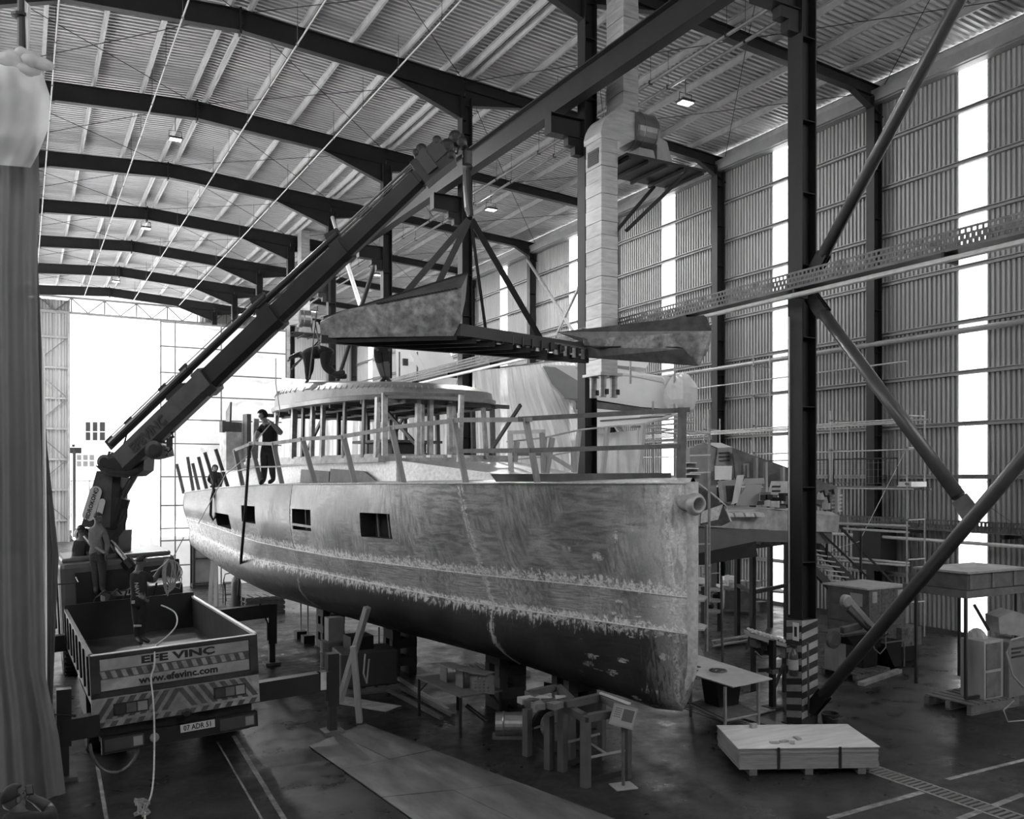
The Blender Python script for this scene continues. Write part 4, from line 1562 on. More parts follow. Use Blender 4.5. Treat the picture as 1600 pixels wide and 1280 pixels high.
# cab
cb = tb_(MB().box2((.02, 7.15, .75), (W_ - .02, 9.2, 2.62)), 'cab', mat('dark cab paint', .09, .35, 0, .2), bevel=.12)
tb_(MB().box2((.35, 7.1, 1.55), (2.15, 7.14, 2.4)), 'rear_window', mat('dark glass', .03, .1), cb)
tb_(MB().box2((.1, 7.3, 2.6), (W_ - .1, 9.0, 2.72)), 'cab_roof', mat('cab roof paint', .1, .4), cb, bevel=.05)
for x, s_ in ((-.25, -1), (2.75, 1)):
    mo = tb_(MB().box2((x - .1, 8.9, 1.75), (x + .1, 9.0, 2.35)), 'side_mirror', BLACK, cb, bevel=.02)
    tb_(MB().tube([(x, 8.95, 2.35), (x - .2 * s_, 8.95, 2.5), (x - .3 * s_, 8.95, 2.5)], .015, 6), 'mirror_arm', BLACK, mo)
# crane pedestal and its operator platform
tb_(MB().box2((.2, 5.45, .8), (2.3, 6.9, 1.25)), 'crane_subframe', TRUCKM)
tb_(MB().lathe((1.25, 6.2, 1.25), [(.5, 0), (.5, .12), (.42, .16), (.42, .55), (.5, .6), (.5, .72)], 24), 'slew_pedestal', TRUCKM)
for k in range(6):
    tb_(MB().box((.35 + .38 * k, 5.6, 1.5 + .06 * (k % 2)), (.2, .3, .4)), 'valve_block', TRUCKG if k % 2 else BLACK)
for k in range(5):
    tb_(MB().tube([(.5 + .3 * k, 5.7, 1.7), (.6 + .3 * k, 5.5, 2.0 + .05 * k), (.8 + .25 * k, 5.8, 2.1), (1.1 + .1 * k, 6.1, 1.9)], .02, 6), 'hydraulic_hose', RUBBER)
tb_(MB().prism([(.1, 5.42, 1.35), (.9, 5.42, 1.3), (1.2, 5.42, 1.9), (1.08, 5.42, 1.9), (.85, 5.42, 1.5), (.1, 5.42, 1.5)], (0, .25, 0)), 'step_bracket', TRUCKG)
tb_(MB().tube([(-.1, 5.5, 1.3), (-.1, 5.5, 2.75), (-.1, 6.6, 2.75), (-.1, 6.6, 1.3)], .02, 6), 'guard_rail', BLACK)
tb_(MB().tube([(-.3, 5.6, 2.35), (.3, 5.6, 2.35), (.3, 6.2, 2.4)], .015, 6), 'guard_rail', BLACK)
tb_(MB().box2((1.6, 5.6, 1.25), (2.35, 6.8, 2.15)), 'oil_tank', TRUCKM, bevel=.06)
# column
DC = 20.6


def Q(px, py, D=DC):
    return P(px, py, D=D)


face = Vector((sn, cs, 0))
col = thing('crane_column', None, None, Q(160, 830))
put(col, truck)
m = MB()
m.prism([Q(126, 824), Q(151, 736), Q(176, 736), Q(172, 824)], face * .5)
m.build('column_box', TRUCKG, col, label='lit column face')  # lit face painted in a lighter grey than the shaded side box
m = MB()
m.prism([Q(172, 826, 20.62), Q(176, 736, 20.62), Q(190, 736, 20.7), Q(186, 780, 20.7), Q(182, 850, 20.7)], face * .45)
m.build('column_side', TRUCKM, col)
m = MB()
m.prism([Q(118, 826), Q(186, 830), Q(184, 875), Q(120, 880)], face * .7)
m.build('column_foot', TRUCKM, col)
MB().lathe(Q(128, 835, 20.5), [(.12, -.1), (.16, 0), (.16, .25), (.1, .3)], 16, 'Y').build('slew_motor', BLACK, col)
m = MB()
pq = [Q(140, 797, 20.56), Q(150, 764, 20.56)]
ov = []
c0, c1 = Q(138, 806, 20.57), Q(150, 768, 20.57)
dv = (c1 - c0).normalized()
dn = dv.cross(face).normalized()
for i in range(16):
    t = math.pi * i / 15
    ov.append(c1 + dv * .12 * math.sin(t) + dn * .14 * math.cos(t))
for i in range(16):
    t = math.pi + math.pi * i / 15
    ov.append(c0 + dv * .12 * math.sin(t) + dn * .14 * math.cos(t))
m.prism(ov, -face * .01)
pq_ = m.build('name_plaque', mat('pale plaque', .4, .5), col, label='pale oval name plaque')
text('HIDROKON', .13, LT, pq_, c0.lerp(c1, .38) - face * .015, dv, dn, bold=.004)
MB().tube([c1 + dv * .03 + dn * .05 * math.cos(t) - face * .016 + dv * .05 * math.sin(t) for t in [2 * math.pi * k / 14 for k in range(14)]], .008, 5, closed=True).build('round_emblem', LT, pq_)
MB().bar(c1 + dv * .0 + dn * .03 - face * .016, c1 + dv * .06 - dn * .03 - face * .016, .015, .01).build('round_emblem', LT, pq_)
c2, c3 = Q(156, 800, 20.56), Q(160, 784, 20.56)
ov = []
for i in range(12):
    t = math.pi * i / 11
    ov.append(c3 + dv * .07 * math.sin(t) + dn * .07 * math.cos(t))
for i in range(12):
    t = math.pi + math.pi * i / 11
    ov.append(c2 + dv * .07 * math.sin(t) + dn * .07 * math.cos(t))
MB().prism(ov, -face * .01).build('small_plaque', mat('pale plaque', .4, .5), col)
# head of the column: pivot drum, knuckle, luffing cylinder
kn = thing('boom_knuckle', None, None, Q(190, 725))
put(kn, truck)


def drum(px, py, r, L, D=DC, nm='pivot_drum', mt=None, par=None, off=-.1):
    c = Q(px, py, D) + face * off
    ax_ = Vector((cs, -sn, 0))
    m = MB()
    vs, fs = [], []
    for rr, h in ((r * .6, -.02), (r, 0), (r, L), (r * .6, L + .02)):
        for k in range(24):
            t = 2 * math.pi * k / 24
            vs.append(c + ax_ * rr * math.cos(t) + Vector((0, 0, rr * math.sin(t))) + face * h)
    for i in range(3):
        for k in range(24):
            fs.append((i * 24 + k, i * 24 + (k + 1) % 24, (i + 1) * 24 + (k + 1) % 24, (i + 1) * 24 + k))
    fs += [tuple(range(24)), tuple(range(72, 96))]
    m.add(vs, fs)
    return m.build(nm, mt or TRUCKM, par or kn)


drum(181, 727, .28, .7)
drum(166, 722, .17, .7)
for k in range(5):
    MB().tube([Q(150 + k * 2, 728 + 2 * k, 20.4), Q(170, 735 + 2 * k, 20.35), Q(198, 738 + 2 * k, 20.35), Q(215, 733 + k, 20.4)], .016, 6).build('hydraulic_hose', RUBBER, kn)
MB().prism([Q(180, 742), Q(186, 712), Q(203, 700), Q(226, 706), Q(224, 735), Q(212, 744), Q(195, 745)], face * .6).build('knuckle_plate', TRUCKM, kn)
MB().tube([Q(211, 742, 20.85), Q(188, 782, 20.85)], .075, 12).build('cylinder_rod', mat('oily rod', .25, .25, .8), kn)
MB().tube([Q(190, 778, 20.85), Q(174, 832, 20.85)], .2, 14).build('cylinder_barrel', TRUCKM, kn)
MB().tube([Q(172, 846, 20.3), Q(199, 880, 20.3)], .07, 10).build('lower_rod', SHINE, kn)
MB().tube([Q(196, 876, 20.3), Q(206, 888, 20.3)], .14, 10).build('lower_barrel', TRUCKM, kn)
MB().tube([Q(131, 838, 20.2), Q(142, 852, 20.2)], .05, 10).build('lower_rod', SHINE, kn)
for k in range(6):
    MB().tube([Q(190 - k, 800 + 4 * k, 20.5), Q(199, 792 + 3 * k, 20.45), Q(194, 812 + 3 * k, 20.4), Q(182, 828 + 3 * k, 20.4), Q(174, 842 + 2 * k, 20.4)], .012, 5).build('hydraulic_hose', RUBBER, kn)
MB().tube([Q(169, 714, 20.6), Q(171, 706, 20.6), Q(176, 708, 20.6), Q(177, 714, 20.6)], .03, 8).build('lifting_eye', BLACK, kn)
# telescopic boom
boom = thing('telescopic_boom', None, None, Q(195, 722))
put(boom, truck)
BA, BB = P(193, 724, D=20.7), P(700, 238, D=17.5)
BD = (BB - BA).normalized()
BN = BD.cross(face).normalized()
if BN.z < 0:
    BN = -BN
BL = (BB - BA).length


def bp(t, n=0.0, s=0.0):
    return BA + BD * (BL * t) + BN * n - BD.cross(BN) * s


def bt_at(px):
    lo, hi = -.1, 1.1
    for _ in range(40):
        md = (lo + hi) / 2
        if pix(bp(md))[0] < px:
            lo = md
        else:
            hi = md
    return lo


t1, t2, t3, t4 = bt_at(327), bt_at(432), bt_at(540), bt_at(655)
BG = mat('boom outer paint', .07, .4, 0, .25, 3)


def bsec(ta, tb, w0, h0, nm, mt, n=0.0, lab=None):
    # six-sided boom profile
    m = MB()
    sd = BD.cross(BN)
    prof = [(-.5, .5), (.5, .5), (.5, -.25), (.28, -.5), (-.28, -.5), (-.5, -.25)]
    a, b = bp(ta, n), bp(tb, n)
    vs = [a + sd * (x * w0) + BN * (y * h0) for x, y in prof] + [b + sd * (x * w0) + BN * (y * h0) for x, y in prof]
    m.add(vs, [(0, 1, 2, 3, 4, 5), (11, 10, 9, 8, 7, 6)] + [(i, i + 6, (i + 1) % 6 + 6, (i + 1) % 6) for i in range(6)])
    return m.build(nm, mt, boom, label=lab)


outer = bsec(0, t1, .42, .52, 'boom_section', BG)
bsec(t1 - .015, t1 + .01, .5, .6, 'boom_collar', BG)
bsec(t1, t2, .38, .47, 'boom_section', TRUCKM)
bsec(t2 - .012, t2 + .008, .44, .53, 'boom_collar', TRUCKM)
bsec(t2, t3, .34, .42, 'boom_section', TRUCKM)
bsec(t3 - .01, t3 + .006, .4, .47, 'boom_collar', TRUCKM)
bsec(t3, t4, .3, .37, 'boom_section', TRUCKM)
bsec(t4, 1.0, .26, .32, 'boom_section', TRUCKM)
text('EFEVINÇ', .3, mat('boom lettering', .012, .6), boom, bp((bt_at(207) + bt_at(270)) / 2, .02, 0) - face * .235, BD, BN, bold=.012, sx=1.05)
# extension cylinders lying on top
e0, e1 = bt_at(205), bt_at(432)
MB().tube([bp(e0 - .02, .52), bp(t1 - .02, .5)], .1, 12).build('extension_cylinder', TRUCKM, boom)
MB().tube([bp(t1 - .03, .5), bp(e1 + .01, .47)], .085, 12).build('extension_cylinder', TRUCKM, boom)
MB().tube([bp(e1 - .02, .42), bp(t3 + .01, .36)], .075, 12).build('extension_cylinder', TRUCKM, boom)
for k, (n_, r_) in enumerate(((.38, .03), (.31, .022), (.25, .02))):
    MB().tube([bp(e1, n_ + .06), bp(t3, n_), bp(.985, n_ - .06)], r_, 8).build('extension_rod', STEEL2 if k else SHINE, boom)
MB().tube([bp(e0 - .03, .66), bp(t1 - .06, .64)], .012, 5).build('hose_guide', BLACK, boom)
MB().tube([bp(t1 - .04, .64), bp(e1, .6)], .01, 5).build('hose_guide', BLACK, boom)
for tt, n_ in ((e0 - .02, .52), (e0 + .05, .52), (t1 - .1, .52), (t1 - .03, .51), (e1 - .01, .46)):
    MB().bar(bp(tt, n_ - .1), bp(tt, n_ + .15), .04, .24, BD).build('cylinder_clamp', TRUCKM, boom)
MB().bar(bp(t1 - .09, .2), bp(t1 - .07, .5), .1, .5, BD).build('cylinder_clamp', TRUCKM, boom)
MB().bar(bp(e1 - .02, .1), bp(e1 - .005, .62), .1, .34, BD).build('cylinder_clamp', TRUCKM, boom)
MB().bar(bp(t3 - .01, .1), bp(t3, .5), .1, .3, BD).build('cylinder_clamp', TRUCKM, boom)
for k in range(3):
    MB().tube([bp(e0 + .03, .45), bp(e0 + .01 * k, .3 + .05 * k), bp(e0 - .03 + .01 * k, .2), bp(e0 - .06, .05)], .018, 6).build('hydraulic_hose', RUBBER, boom)
# winch and its small hook under the boom
wn_ = drum(246, 703, .2, .5, 20.2, 'winch_drum', BLACK, boom, -.2)
MB().prism([Q(222, 700, 20.3), Q(258, 690, 20.3), Q(262, 712, 20.3), Q(238, 718, 20.3), Q(228, 712, 20.3)], face * .4).build('winch_frame', BLACK, boom)
MB().tube([Q(262, 674, 20.2), Q(269, 676, 20.2), Q(271, 682, 20.2), Q(265, 685, 20.2)], .04, 8).build('hook_eye', BLACK, boom)
MB().box(Q(265, 692, 20.2), (.12, .12, .2)).build('chain_hook', BLACK, boom)
MB().tube([Q(265, 695, 20.2), Q(268, 702, 20.2), Q(263, 706, 20.2), Q(260, 702, 20.2)], .025, 8).build('chain_hook', BLACK, boom)
# boom head
hd = thing('boom_head', None, None, P(690, 240, D=17.5))
put(hd, boom)
for a_, b_, w_h in (((655, 275), (700, 238), (.42, .5)), ((672, 252), (694, 232), (.5, .34)), ((664, 262), (678, 250), (.55, .45))):
    MB().bar(P(*a_, D=17.5), P(*b_, D=17.45), w_h[0], w_h[1], BN).build('head_block', TRUCKM if w_h[0] < .5 else BLACK, hd)
for px_, py_, r_ in ((660, 238, .11), (700, 232, .13), (712, 218, .12), (722, 226, .1), (706, 246, .08), (684, 224, .09), (652, 243, .07)):
    c = P(px_, py_, D=17.4)
    m = MB()
    ax_ = Vector((cs, -sn, 0))
    vs, fs = [], []
    for rr, h in ((r_ * .5, -.2), (r_, -.18), (r_, .18), (r_ * .5, .2)):
        for k in range(16):
            t = 2 * math.pi * k / 16
            vs.append(c + ax_ * rr * math.cos(t) + Vector((0, 0, rr * math.sin(t))) + face * h)
    for i in range(3):
        for k in range(16):
            fs.append((i * 16 + k, i * 16 + (k + 1) % 16, (i + 1) * 16 + (k + 1) % 16, (i + 1) * 16 + k))
    fs += [tuple(range(16)), tuple(range(48, 64))]
    m.add(vs, fs)
    m.build('sheave', BLACK, hd)
MB().prism([P(700, 214, D=17.4), P(724, 208, D=17.4), P(730, 224, D=17.4), P(735, 236, D=17.4), P(726, 238, D=17.4), P(712, 228, D=17.4), P(702, 232, D=17.4)], face * .2).build('head_arm', BLACK, hd)
MB().tube([P(692, 222, D=17.3), P(704, 236, D=17.3), P(714, 240, D=17.3), P(718, 226, D=17.3)], .02, 6).build('hydraulic_hose', RUBBER, hd)
MB().tube([P(650, 236, D=17.3), P(655, 230, D=17.3), P(664, 232, D=17.3), P(670, 240, D=17.3)], .03, 6).build('hydraulic_hose', RUBBER, hd)
hk = thing('hook_block', 'black crane hook block with shiny wrapped strop hanging from the boom head', 'hook', P(730, 250, D=17.35))
m = MB()
m.box(P(730, 247, D=17.35), (.16, .16, .3))
m.build('block_body', BLACK, hk, bevel=.03)
MB().tube([P(730, 236, D=17.35), P(730, 244, D=17.35)], .05, 10).build('swivel', STEEL2, hk)
MB().tube([P(731, 254, D=17.35), P(737, 262, D=17.35), P(734, 270, D=17.35), P(727, 268, D=17.35)], .035, 8).build('hook', BLACK, hk)
MB().tube([P(726, 262, D=17.35), P(726.5, 290, D=17.32), P(730, 325, D=17.3), P(734, 337, D=17.3)], [.04, .045, .06, .05], 8).build('strop', mat('glossy strop', .25, .2, .4), hk)
MB().tube([P(732, 262, D=17.35), P(733, 290, D=17.32), P(735, 325, D=17.3), P(736, 337, D=17.3)], [.04, .045, .05, .05], 8).build('strop', BLACK, hk)
# outriggers
def outrigger(x0, x1, y, zb, ztop, nm_, lbl=None, hb=.32, w_leg=.2):
    og = thing('outrigger', None, None, Tw(x1, y, 0))
    put(og, truck)
    MB().bar(Tw(x0, y, zb), Tw(x1, y, zb), .22, hb, zd_).build('outrigger_beam', TRUCKM, og)
    g = Tw(x1, y, 0)
    g.z = 0
    MB().box2((g.x - w_leg / 2, g.y - w_leg / 2, .5), (g.x + w_leg / 2, g.y + w_leg / 2, ztop)).build('jack_leg', TRUCKM, og)
    MB().box2((g.x - w_leg / 2 + .03, g.y - w_leg / 2 + .03, .05), (g.x + w_leg / 2 - .03, g.y + w_leg / 2 - .03, .55)).build('jack_ram', BLACK, og)
    MB().box((g.x, g.y, .03), (.36, .36, .06)).build('jack_foot', STEEL2, og)
    MB().tube([Tw(x1 - .25 if x1 > 1 else x1 + .2, y - .1, zb + .2), g + Vector((-.12, -.1, 1.0)), g + Vector((-.12, -.1, .6))], .02, 6).build('jack_hose', RUBBER, og)
    return og


outrigger(2.4, 3.82, .3, .82, 1.4, 'a')
MB().box(Tw(3.66, .17, .84), (.1, .02, .3)).build('reflector_strip', WHITED, truck)
outrigger(2.3, 4.45, 6.55, 1.15, 1.45, 'b')
outrigger(.1, -.42, .0, .8, 1.35, 'c')
outrigger(.2, -.5, 5.3, 1.2, 1.3, 'd')


# ================================================================ PEOPLE
SKIN = mat('skin', .28, .55, 0, .08, 6)
SKIND = mat('skin in shade', .1, .55, 0, .08, 6)  # darker copy of the skin tone, shade put into the colour
CLB = mat('black cloth', .02, .9, 0, .3, 20)
CLD = mat('dark cloth', .04, .9, 0, .3, 20)
CLG = mat('grey shirt cloth', .13, .9, 0, .2, 20)
CLL = mat('pale cloth', .4, .9, 0, .15, 20)
SHOE = mat('dark shoe', .03, .6, 0, .2, 20)
HAIR = mat('dark hair', .015, .7, 0, .4, 60, bump=.4)


def skin_mesh(verts, edges, radii, lv=2):
    me = bpy.data.meshes.new('tmp')
    me.from_pydata([tuple(v) for v in verts], edges, [])
    o = bpy.data.objects.new('tmp', me)
    C.objects.link(o)
    md = o.modifiers.new('skin', 'SKIN')
    md.use_smooth_shade = True
    if not me.skin_vertices:
        return None
    for i, s in enumerate(me.skin_vertices[0].data):
        r = radii[i]
        s.radius = (r, r) if not isinstance(r, tuple) else r
        s.use_root = (i == 0)
    sb = o.modifiers.new('sub', 'SUBSURF')
    sb.levels = lv
    sb.render_levels = lv
    dg = bpy.context.evaluated_depsgraph_get()
    dg.update()
    r_ = bpy.data.meshes.new_from_object(o.evaluated_get(dg))
    bpy.data.objects.remove(o)
    return r_


def person(label, J, look=(0, -1, 0), shirt=CLB, trous=CLD, skin=SKIN, shoes=SHOE, cap=None, hair=HAIR, sleeves='short', shorts=False, group=None, k=1.0, curl=.6, cat='person'):
    """J: world points for head, neck, chest, pelvis, sh/el/wr (l, r), hip, kn, an, toe (l, r)."""
    names, V_, Rr, E_ = [], [], [], []

    def add(n, p, r, par=None):
        names.append(n)
        V_.append(Vector(p))
        g = 1.12 if n in ('pelvis', 'waist', 'chest') else 1.28
        Rr.append(r * k * g if not isinstance(r, tuple) else (r[0] * k * g, r[1] * k * g))
        if par is not None:
            E_.append((names.index(par), len(names) - 1))
    look = Vector(look).normalized()
    add('pelvis', J['pelvis'], .145)
    waist = Vector(J['pelvis']).lerp(Vector(J['chest']), .5)
    add('waist', waist, .13, 'pelvis')
    add('chest', J['chest'], .155, 'waist')
    add('neck', J['neck'], .062, 'chest')
    hd_ = Vector(J['head'])
    upv = (hd_ - Vector(J['neck'])).normalized()
    add('head', hd_ + upv * .02 * k, .055, 'neck')
    for s in 'lr':
        if 'sh' + s in J:
            add('sh' + s, J['sh' + s], .078, 'chest')
            add('el' + s, J['el' + s], .05, 'sh' + s)
            add('fo' + s, Vector(J['el' + s]).lerp(Vector(J['wr' + s]), .35), .048, 'el' + s)
            add('wr' + s, J['wr' + s], .03, 'fo' + s)
            d = (Vector(J['wr' + s]) - Vector(J['el' + s])).normalized()
            add('pa' + s, Vector(J['wr' + s]) + d * .07 * k, (.042, .022), 'wr' + s)
        add('hip' + s, J['hip' + s], .105, 'pelvis')
        add('th' + s, Vector(J['hip' + s]).lerp(Vector(J['kn' + s]), .45), .092, 'hip' + s)
        add('kn' + s, J['kn' + s], .064, 'th' + s)
        add('ca' + s, Vector(J['kn' + s]).lerp(Vector(J['an' + s]), .35), .066, 'kn' + s)
        add('an' + s, J['an' + s], .045, 'ca' + s)
        an, to = Vector(J['an' + s]), Vector(J['toe' + s])
        fd = (to - an)
        fd.normalize()
        add('toe' + s, to, (.046, .036), 'an' + s)
        add('toetip' + s, to + fd * .07 * k, (.044, .03), 'toe' + s)
    body = skin_mesh(V_, E_, Rr)
    bm = bmesh.new()
    bm.from_mesh(body)
    seg = []
    for a, b in E_:
        rr0 = [r[0] if isinstance(r, tuple) else r for r in (Rr[a], Rr[b])]
        seg.append((V_[a], V_[b], names[a], names[b], rr0[0], rr0[1]))
    mats = [skin, shirt, trous, shoes]

    def kind(p):
        best, bn, bt = 9, None, 0
        for a, b, na, nb, ra, rb in seg:
            ab = b - a
            t = max(0, min(1, (p - a).dot(ab) / max(ab.length_squared, 1e-9)))
            d = (p - a - ab * t).length - (ra + (rb - ra) * t)
            if d < best:
                best, bn, bt = d, (na, nb), t
        n = bn[1]
        if n == 'head' or (n == 'neck' and bt > .75):
            return 0
        if n[:2] == 'pa':
            return 0
        if n[:2] in ('fo', 'wr'):
            return 1 if sleeves == 'long' else 0
        if n[:2] == 'el':
            return 1 if sleeves == 'long' or bt < .62 else 0
        if n[:3] == 'toe':
            return 3
        if n[:2] in ('ca', 'an'):
            if n[:2] == 'an' and bt > .72:
                return 3
            return 0 if shorts else 2
        if n[:3] == 'hip' or n[:2] in ('th', 'kn'):
            if n[:2] == 'kn' and shorts and bt > .6:
                return 0
            return 2
        if n == 'waist' and bt < .25:
            return 2
        return 1
    for f in bm.faces:
        f.material_index = kind(f.calc_center_median())
        f.smooth = True
    # face: nose, ears
    side = look.cross(upv).normalized()
    base = hd_ + look * .095 * k

    def blob(c, r, dd, mi):
        res = bmesh.ops.create_icosphere(bm, subdivisions=2, radius=1.0)
        rot = Matrix((side, look, upv)).transposed()
        for v in res['verts']:
            q = Vector((v.co.x * r[0], v.co.y * r[1], v.co.z * r[2])) * k
            v.co = c + rot @ q
        for v in res['verts']:
            for f in v.link_faces:
                f.material_index = mi
                f.smooth = True
    blob(hd_ + upv * .035 * k - look * .01 * k, (.08, .098, .105), 0, 0)
    blob(hd_ - upv * .035 * k + look * .022 * k, (.06, .072, .085), 0, 0)
    blob(base + upv * .0 * k, (.014, .024, .026), 0, 0)
    for s in (-1, 1):
        blob(hd_ + side * .083 * k * s + upv * .005 * k, (.012, .022, .032), 0, 0)
    bm.to_mesh(body)
    bm.free()
    for m_ in mats:
        body.materials.append(m_)
    root = thing('person', label, cat, (Vector(J['pelvis']).x, Vector(J['pelvis']).y, min(Vector(J['toel']).z, Vector(J['toer']).z) - .03), group)
    o = bpy.data.objects.new('body', body)
    C.objects.link(o)
    put(o, root)
    # eyes and mouth
    for s in (-1, 1):
        c = hd_ + look * .08 * k + side * .034 * k * s + upv * .03 * k
        MB().box(c, (.022 * k, .022 * k, .012 * k)).build('eye', BLACK, root)
    MB().box(hd_ + look * .087 * k - upv * .055 * k, (.03 * k, .02 * k, .008 * k)).build('mouth', BLACK, root)
    # hands: fingers
    for s in 'lr':
        if 'wr' + s not in J:
            continue
        wr, el = Vector(J['wr' + s]), Vector(J['el' + s])
        d = (wr - el).normalized()
        w_ = d.cross(look)
        if w_.length < .2:
            w_ = d.cross(Vector((0, 0, 1)))
        w_.normalize()
        n_ = w_.cross(d).normalized()
        vv, ee, rr = [], [], []
        pal = wr + d * .06 * k
        vv.append(pal)
        rr.append(.02 * k)
        for f in range(4):
            L = (.072, .082, .078, .06)[f] * k
            b0 = pal + w_ * (.027 - .018 * f) * k + d * .03 * k
            c1 = b0 + d * L * .45 + n_ * L * .15 * curl
            c2 = c1 + (d * (1 - curl) + n_ * curl) * L * .35
            c3 = c2 + (d * (1 - 1.7 * curl) + n_ * curl) * L * .25
            i0 = len(vv)
            vv += [b0, c1, c2, c3]
            rr += [.0095 * k, .009 * k, .0085 * k, .007 * k]
            ee += [(0, i0), (i0, i0 + 1), (i0 + 1, i0 + 2), (i0 + 2, i0 + 3)]
        b0 = pal + w_ * .035 * k - d * .01 * k
        i0 = len(vv)
        vv += [b0, b0 + (w_ * .5 + d * .7 + n_ * .4) * .035 * k, b0 + (w_ * .4 + d + n_ * .8) * .055 * k]
        rr += [.012 * k, .01 * k, .008 * k]
        ee += [(0, i0), (i0, i0 + 1), (i0 + 1, i0 + 2)]
        hm = skin_mesh(vv, ee, rr, 1)
        if hm:
            hm.materials.append(skin)
            ho = bpy.data.objects.new('hand', hm)
            C.objects.link(ho)
            put(ho, root)
    # hair or hood
    bm = bmesh.new()
    bmesh.ops.create_icosphere(bm, subdivisions=3, radius=1.0)
    rot = Matrix((side, look, upv)).transposed()
    cut = -.15 if cap != 'hood' else -.75
    dl = [v for v in bm.verts if (v.co.y > .35 and v.co.z < .35) or v.co.z < cut]
    bmesh.ops.delete(bm, geom=dl, context='VERTS')
    for v in bm.verts:
        rr_ = (.094, .112, .118) if cap != 'hood' else (.108, .125, .13)
        v.co = hd_ + upv * .035 * k + rot @ Vector((v.co.x * rr_[0], v.co.y * rr_[1], v.co.z * rr_[2])) * k
    hm = bpy.data.meshes.new('hair')
    bm.to_mesh(hm)
    bm.free()
    hm.materials.append(shirt if cap == 'hood' else (BLACK if cap else hair))
    for p_ in hm.polygons:
        p_.use_smooth = True
    ho = bpy.data.objects.new('hood' if cap == 'hood' else ('cap' if cap else 'hair'), hm)
    C.objects.link(ho)
    sd = ho.modifiers.new('thickness', 'SOLIDIFY')
    sd.thickness = .012
    put(ho, root)
    if cap == 'cap':
        m = MB()
        c = hd_ + upv * .05 * k + look * .1 * k
        m.prism([c + side * .07 * k, c + side * .06 * k + look * .08 * k, c - side * .06 * k + look * .08 * k, c - side * .07 * k], upv * .008)
        m.build('cap_peak', BLACK, root)
    return root


def jp(D, **kw):                                    # joints measured in the photograph: name=(px, py, depth offset)
    return {n: P(v[0], v[1], D=D + (v[2] if len(v) > 2 else 0)) for n, v in kw.items()}


toward = Vector((-sn, -cs, 0))
right = Vector((cs, -sn, 0))
# man on the side deck pulling a rope
person('bearded man in dark hooded shirt standing on deck pulling a rope', jp(21.3, head=(411, 650, -.02), neck=(415, 662), chest=(421, 674), pelvis=(419, 705),
       shl=(430, 668), ell=(440, 678, -.15), wrl=(424, 661, -.3), shr=(409, 668), elr=(401, 680, -.1), wrr=(400, 687, -.25), hipl=(424, 708), knl=(425, 731), anl=(427, 750), toel=(422, 753, -.15),
       hipr=(414, 708), knr=(413, 731), anr=(412, 751), toer=(408, 754, -.15)), look=toward * .6 - right * .8 + Vector((0, 0, -.3)), cap='hood', shirt=CLB, trous=CLD)
# man crouching on the wheelhouse roof
person('man in black bending low with hands on the wheelhouse roof', jp(21.4, head=(466, 555, 0), neck=(474, 554), chest=(486, 550), pelvis=(509, 548),
       shl=(480, 556, -.15), ell=(481, 574, -.15), wrl=(480, 588, -.15), shr=(484, 556, .15), elr=(486, 574, .15), wrr=(483, 588, .15),
       hipl=(510, 551, -.1), knl=(508, 573, -.1), anl=(524, 585, -.1), toel=(534, 583, -.1), hipr=(512, 551, .12), knr=(512, 576, .12), anr=(527, 588, .12), toer=(537, 588, .12)),
       look=-right * .8 + Vector((0, 0, -.6)), shirt=CLB, trous=CLB, sleeves='long', cap='cap', skin=BLACK, k=1.3)  # skin set to black, the shade of a silhouette painted in
# standing man, mostly hidden by the hanging section
person('man in dark shorts standing on the wheelhouse roof, hidden above the thighs', jp(20.9, head=(600, 494), neck=(600, 507), chest=(599, 520), pelvis=(596, 546),
       shl=(610, 514), ell=(614, 530), wrl=(610, 542, -.1), shr=(587, 514), elr=(584, 530), wrr=(588, 542, -.1), hipl=(603, 549), knl=(604, 572), anl=(606, 592), toel=(609, 596, -.12),
       hipr=(590, 549), knr=(594, 573), anr=(600, 592), toer=(596, 597, -.12)), look=toward + right * .2, shirt=CLB, trous=CLB, shorts=True, skin=SKIND)
# crouching figure at the stern
person('dark figure crouching behind the stern rail posts', jp(25.0, head=(336, 733), neck=(336, 738), chest=(337, 743), pelvis=(340, 753), shl=(330, 742), ell=(326, 750), wrl=(331, 756),
       shr=(343, 742), elr=(347, 750), wrr=(343, 757), hipl=(337, 755), knl=(331, 749, -.2), anl=(334, 759, -.1), toel=(331, 760, -.2), hipr=(343, 755), knr=(345, 749, -.2), anr=(344, 759, -.1), toer=(342, 760, -.2)),
       look=toward, shirt=CLB, trous=CLB, sleeves='long', k=.8, cap='hood')
# rigger on the truck bed
rg = person('man in black work clothes on the truck bed coiling pale rope', jp(17.3, head=(220, 879), neck=(217, 892), chest=(216, 908), pelvis=(219, 945),
       shl=(208, 902), ell=(209, 925), wrl=(224, 935, -.15), shr=(227, 900), elr=(240, 908, .2), wrr=(248, 893, .3), hipl=(215, 948), knl=(215, 975), anl=(215, 998), toel=(219, 1003, -.1),
       hipr=(223, 948), knr=(222, 974), anr=(221, 996), toer=(229, 1001, -.02)), look=-toward * .5 + right * .8, shirt=CLB, trous=CLB, skin=SKIND)
text('NAVY', .11, CLL, rg, P(214, 922, D=17.08), Vector((.1, 0, -1)), right, bold=.002)
MB().box(P(208, 941, D=17.1), (.06, .02, .06)).build('square_badge', CLL, rg)
MB().box(P(215, 978, D=17.2), (.13, .1, .03)).build('reflective_band', CLL, rg)
